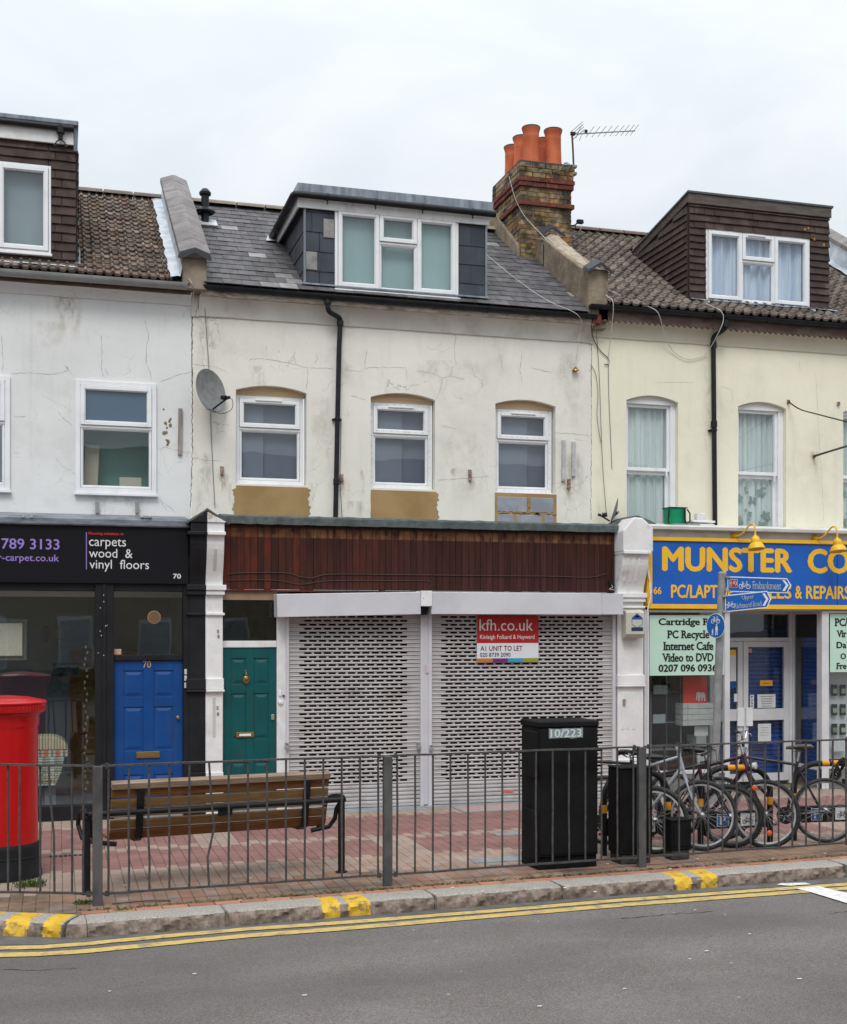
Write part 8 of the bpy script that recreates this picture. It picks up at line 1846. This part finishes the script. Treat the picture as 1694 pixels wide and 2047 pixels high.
def finger(nm, tl, bl, br, tr, tip, content, off=.06):
    f_ = thing('finger_sign', nm, 'sign', spp(*tl, off))
    TL, BL, BR, TR, TP = [spp(*p, off) for p in (tl, bl, br, tr, tip)]
    back = Fw*.05
    MB().prism([TL, BL, BR, TP, TR], back).build('panel', m_fback, f_, bevel=.003)
    cen = (TL+BL+BR+TR)/4; f0 = -Fw*.003
    def ins(p, k): return p+(cen-p).normalized()*k
    hx = (TR-TL).normalized(); hv = (TL-BL).normalized(); b_ = .014
    q = [TL+hx*b_*.7-hv*b_, BL+hx*b_*.7+hv*b_, BR-hx*.004+hv*b_, TP-hx*b_*1.6, TR-hx*.004-hv*b_]
    MB().prism([TL+f0*.5, BL+f0*.5, BR+f0*.5, TP+f0*.5, TR+f0*.5], Fw*.001).build('border', m_lw, f_)
    MB().prism([p+f0*1.2 for p in q], Fw*.001).build('blue_panel', m_fb, f_)
    # chevron
    hh = (TL-BL).length; w_ = .035; m_ = (BR+TR)/2-hx*.035; c1 = m_+hv*(hh/2-.03); c2 = m_-hv*(hh/2-.03); c3 = TP-hx*.055
    MB().prism([p+f0*2 for p in (c1-hx*.028, c1+hx*.004, c3+hx*.015, c2+hx*.004, c2-hx*.028, c3-hx*.02)], Fw*.001).build('chevron', m_lw, f_)
    for kind, s_, u0, v0, u1, v1 in content:
        # fractions along panel: x from TL->TR, z from BL->TL
        W_ = (TR-TL).length
        if kind == 't':
            vs, fs = glyphs(s_, bold=.012); ax, bx = min(v[0] for v in vs), max(v[0] for v in vs); ay, by = min(v[1] for v in vs), max(v[1] for v in vs)
            MB().add([BL+hx*W_*(u0+(u1-u0)*(v[0]-ax)/(bx-ax))+hv*hh*(v0+(v1-v0)*(v[1]-ay)/(by-ay))+f0*2 for v in vs], fs).build('lettering', m_lw, f_)
        elif kind == 'b': bike_icon(BL+hx*W_*u0+hv*hh*v0+f0*2, hx, hv, u1, m_lw, f_)
        elif kind == 'r':
            c = BL+hx*W_*(u0+u1)/2+hv*hh*(v0+v1)/2; MB().obox(c+f0*1.8, hx, Fw, hv, W_*(u1-u0)/2, .0007, hh*(v1-v0)/2).build('route_border', m_lw, f_); MB().obox(c+f0*2.2, hx, Fw, hv, W_*(u1-u0)/2-.004, .0007, hh*(v1-v0)/2-.004).build('route_patch', flat('route_red', (.30, .01, .015)), f_)
            vs, fs = glyphs(s_, bold=.03); ax, bx = min(v[0] for v in vs), max(v[0] for v in vs); ay, by = min(v[1] for v in vs), max(v[1] for v in vs)
            MB().add([c+hx*W_*(u1-u0)*.42*(2*(v[0]-ax)/(bx-ax)-1)+hv*hh*(v1-v0)*.34*(2*(v[1]-ay)/(by-ay)-1)+f0*3 for v in vs], fs).build('lettering', m_lw, f_)
    MB().obox(TL+hx*.0-Fw*-.03+Vector((0, 0, -.01)), hx, Fw, EZP, .03, .05, .012).obox(BL+hx*.0+Fw*.03+Vector((0, 0, .01)), hx, Fw, EZP, .03, .05, .012).build('clamp', m_steel, f_)
finger('upper blue finger sign pointing right with red route patch and white bicycle', (1455, 1152), (1455, 1183), (1574, 1186), (1574, 1156), (1583, 1170), [('r', '(4)', .035, .30, .165, .82), ('b', '', .285, .50, .075, 0), ('t', 'Embankment', .42, .24, .90, .74)])
finger('lower blue finger sign pointing right with two lines of white lettering', (1450, 1190), (1450, 1224), (1534, 1215), (1534, 1181), (1543, 1197), [('b', '', .12, .44, .065, 0), ('t', 'Upper', .40, .56, .68, .88), ('t', 'Richmond Road', .225, .14, .86, .46)], off=.07)
# round sign
rc = spp(1436, 1251, .03); nrm = (-Rt*.83-Fw*.56).normalized(); exr = EZP.cross(nrm).normalized()
if exr.dot(Rt) < 0: exr = -exr
rs_ = thing('round_sign', 'small round blue sign with white bicycle above walking figures', 'sign', rc); R_ = .163; rc = rc-Rt*.0+nrm*.045
MB().lathe([(0, -.006), (R_, -.006), (R_, .0), (0, .0)], rc, 36, ax=(exr, EZP, nrm)).build('plate', m_lw, rs_); MB().lathe([(0, .001), (R_-.008, .001), (R_-.008, .002), (0, .002)], rc, 36, ax=(exr, EZP, nrm)).build('blue_disc', m_fb, rs_)
bike_icon(rc+nrm*.004+EZP*.085, exr, EZP, .075, m_lw, rs_)
def ped(cx_, cz, h_):
    f_ = lambda a, b: rc+nrm*.004+exr*(cx_+a*h_)+EZP*(cz+b*h_)
    mb = MB().lathe([(0, 0), (.075*h_, 0), (0, .002)], f_(0, .90), 10, ax=(exr, EZP, nrm)); mb.prism([f_(a, b) for a, b in ((-.10, .80), (.10, .80), (.16, .42), (.10, .42), (.12, .0), (.03, .0), (0, .38), (-.08, .0), (-.17, .0), (-.08, .44), (-.16, .42))], nrm*.001); return mb
ped(.02, -.125, .155).build('adult_figure', m_lw, rs_); ped(-.05, -.125, .09).build('child_figure', m_lw, rs_)
def rcrack(pts, w=.006):
    rr = random.Random(int(pts[0][0])); q = [G(u, v, RZ+.004) for u, v in pts]; f_ = []
    for a, b in zip(q, q[1:]):
        n = max(2, int((b-a).length/.05)); f_ += [a.lerp(b, i/n)+Vector((rr.uniform(-.012, .012), rr.uniform(-.02, .02), 0)) for i in range(n)]
    f_.append(q[-1]); n = len(f_); vs = []
    for i, p in enumerate(f_):
        d = (f_[min(i+1, n-1)]-f_[max(0, i-1)]).normalized(); s = Vector((-d.y, d.x, 0))*w*rr.uniform(.2, 1); vs += [p+s, p-s]
    tag(MB().add(vs, [(2*i, 2*i+1, 2*i+3, 2*i+2) for i in range(n-1)]).build('road_crack', M('tar_crack', (.02, .019, .018), None, rough=.9) if 'tar_crack' not in bpy.data.materials else bpy.data.materials['tar_crack']), kind='structure')
for c in ([(5, 1939), (60, 1940), (110, 1937), (152, 1935)], [(1240, 1836), (1290, 1833), (1330, 1828), (1425, 1822)], [(1655, 1826), (1694, 1822)]): rcrack(c)
# ================================================================== THE OTHER SIDE OF THE STREET (seen only as reflections)
m_opp = M('stock_brick_far', (.30, .24, .15), (.38, .31, .21), 3, .9); m_oppw = M('far_white', (.6, .6, .58), None)
ob = thing('terraced_house', 'brick terrace across the street, seen only mirrored in the shop windows', 'house', (4, -31, 0))
opx = -14
fm = MB().box(-16, 26, -36, -31, -.2, 7.6); fm.build('wall', m_opp, ob)
MB().prism([(-16, -30.8, 7.6), (-16, -33.5, 9.6), (-16, -36.2, 7.6)], (42, 0, 0)).build('roof', m_slate, ob)
mb = MB(); mw = MB()
for k in range(14):
    for z in (1.0, 4.4):
        x = -14.5+k*2.9; [mb.box(x+.07+a*.5, x+.53+a*.5, -30.97, -30.9, z+.07+b*.85, z+.85+b*.85) for a in (0, 1) for b in (0, 1)]; mw.box(x-.05, x+1.15, -30.99, -30.95, z-.1, z+1.85)
mw.build('window_surround', m_oppw, ob); mb.build('window_glass', M('far_curtain', (.30, .31, .30), (.38, .39, .38), 3), ob)
mb = MB(); rr = random.Random(9)
hedge = MB()
for _ in range(2600):
    c = Vector((rr.uniform(-14, 24), rr.uniform(-30.6, -29.6), rr.uniform(0, .9))); a = Vector((rr.gauss(0, 1), rr.gauss(0, 1), rr.gauss(0, 1))).normalized()*.16; b = a.cross(Vector((rr.gauss(0, 1), rr.gauss(0, 1), rr.gauss(0, 1)))).normalized()*.12
    hedge.add([c-a, c+b, c+a, c-b], [(0, 1, 2, 3)])
tag(hedge.build('hedge', M('hedge_green', (.03, .06, .015), (.06, .10, .03), 3, .7)), 'dark hedge in front of the terrace across the street', 'hedge')
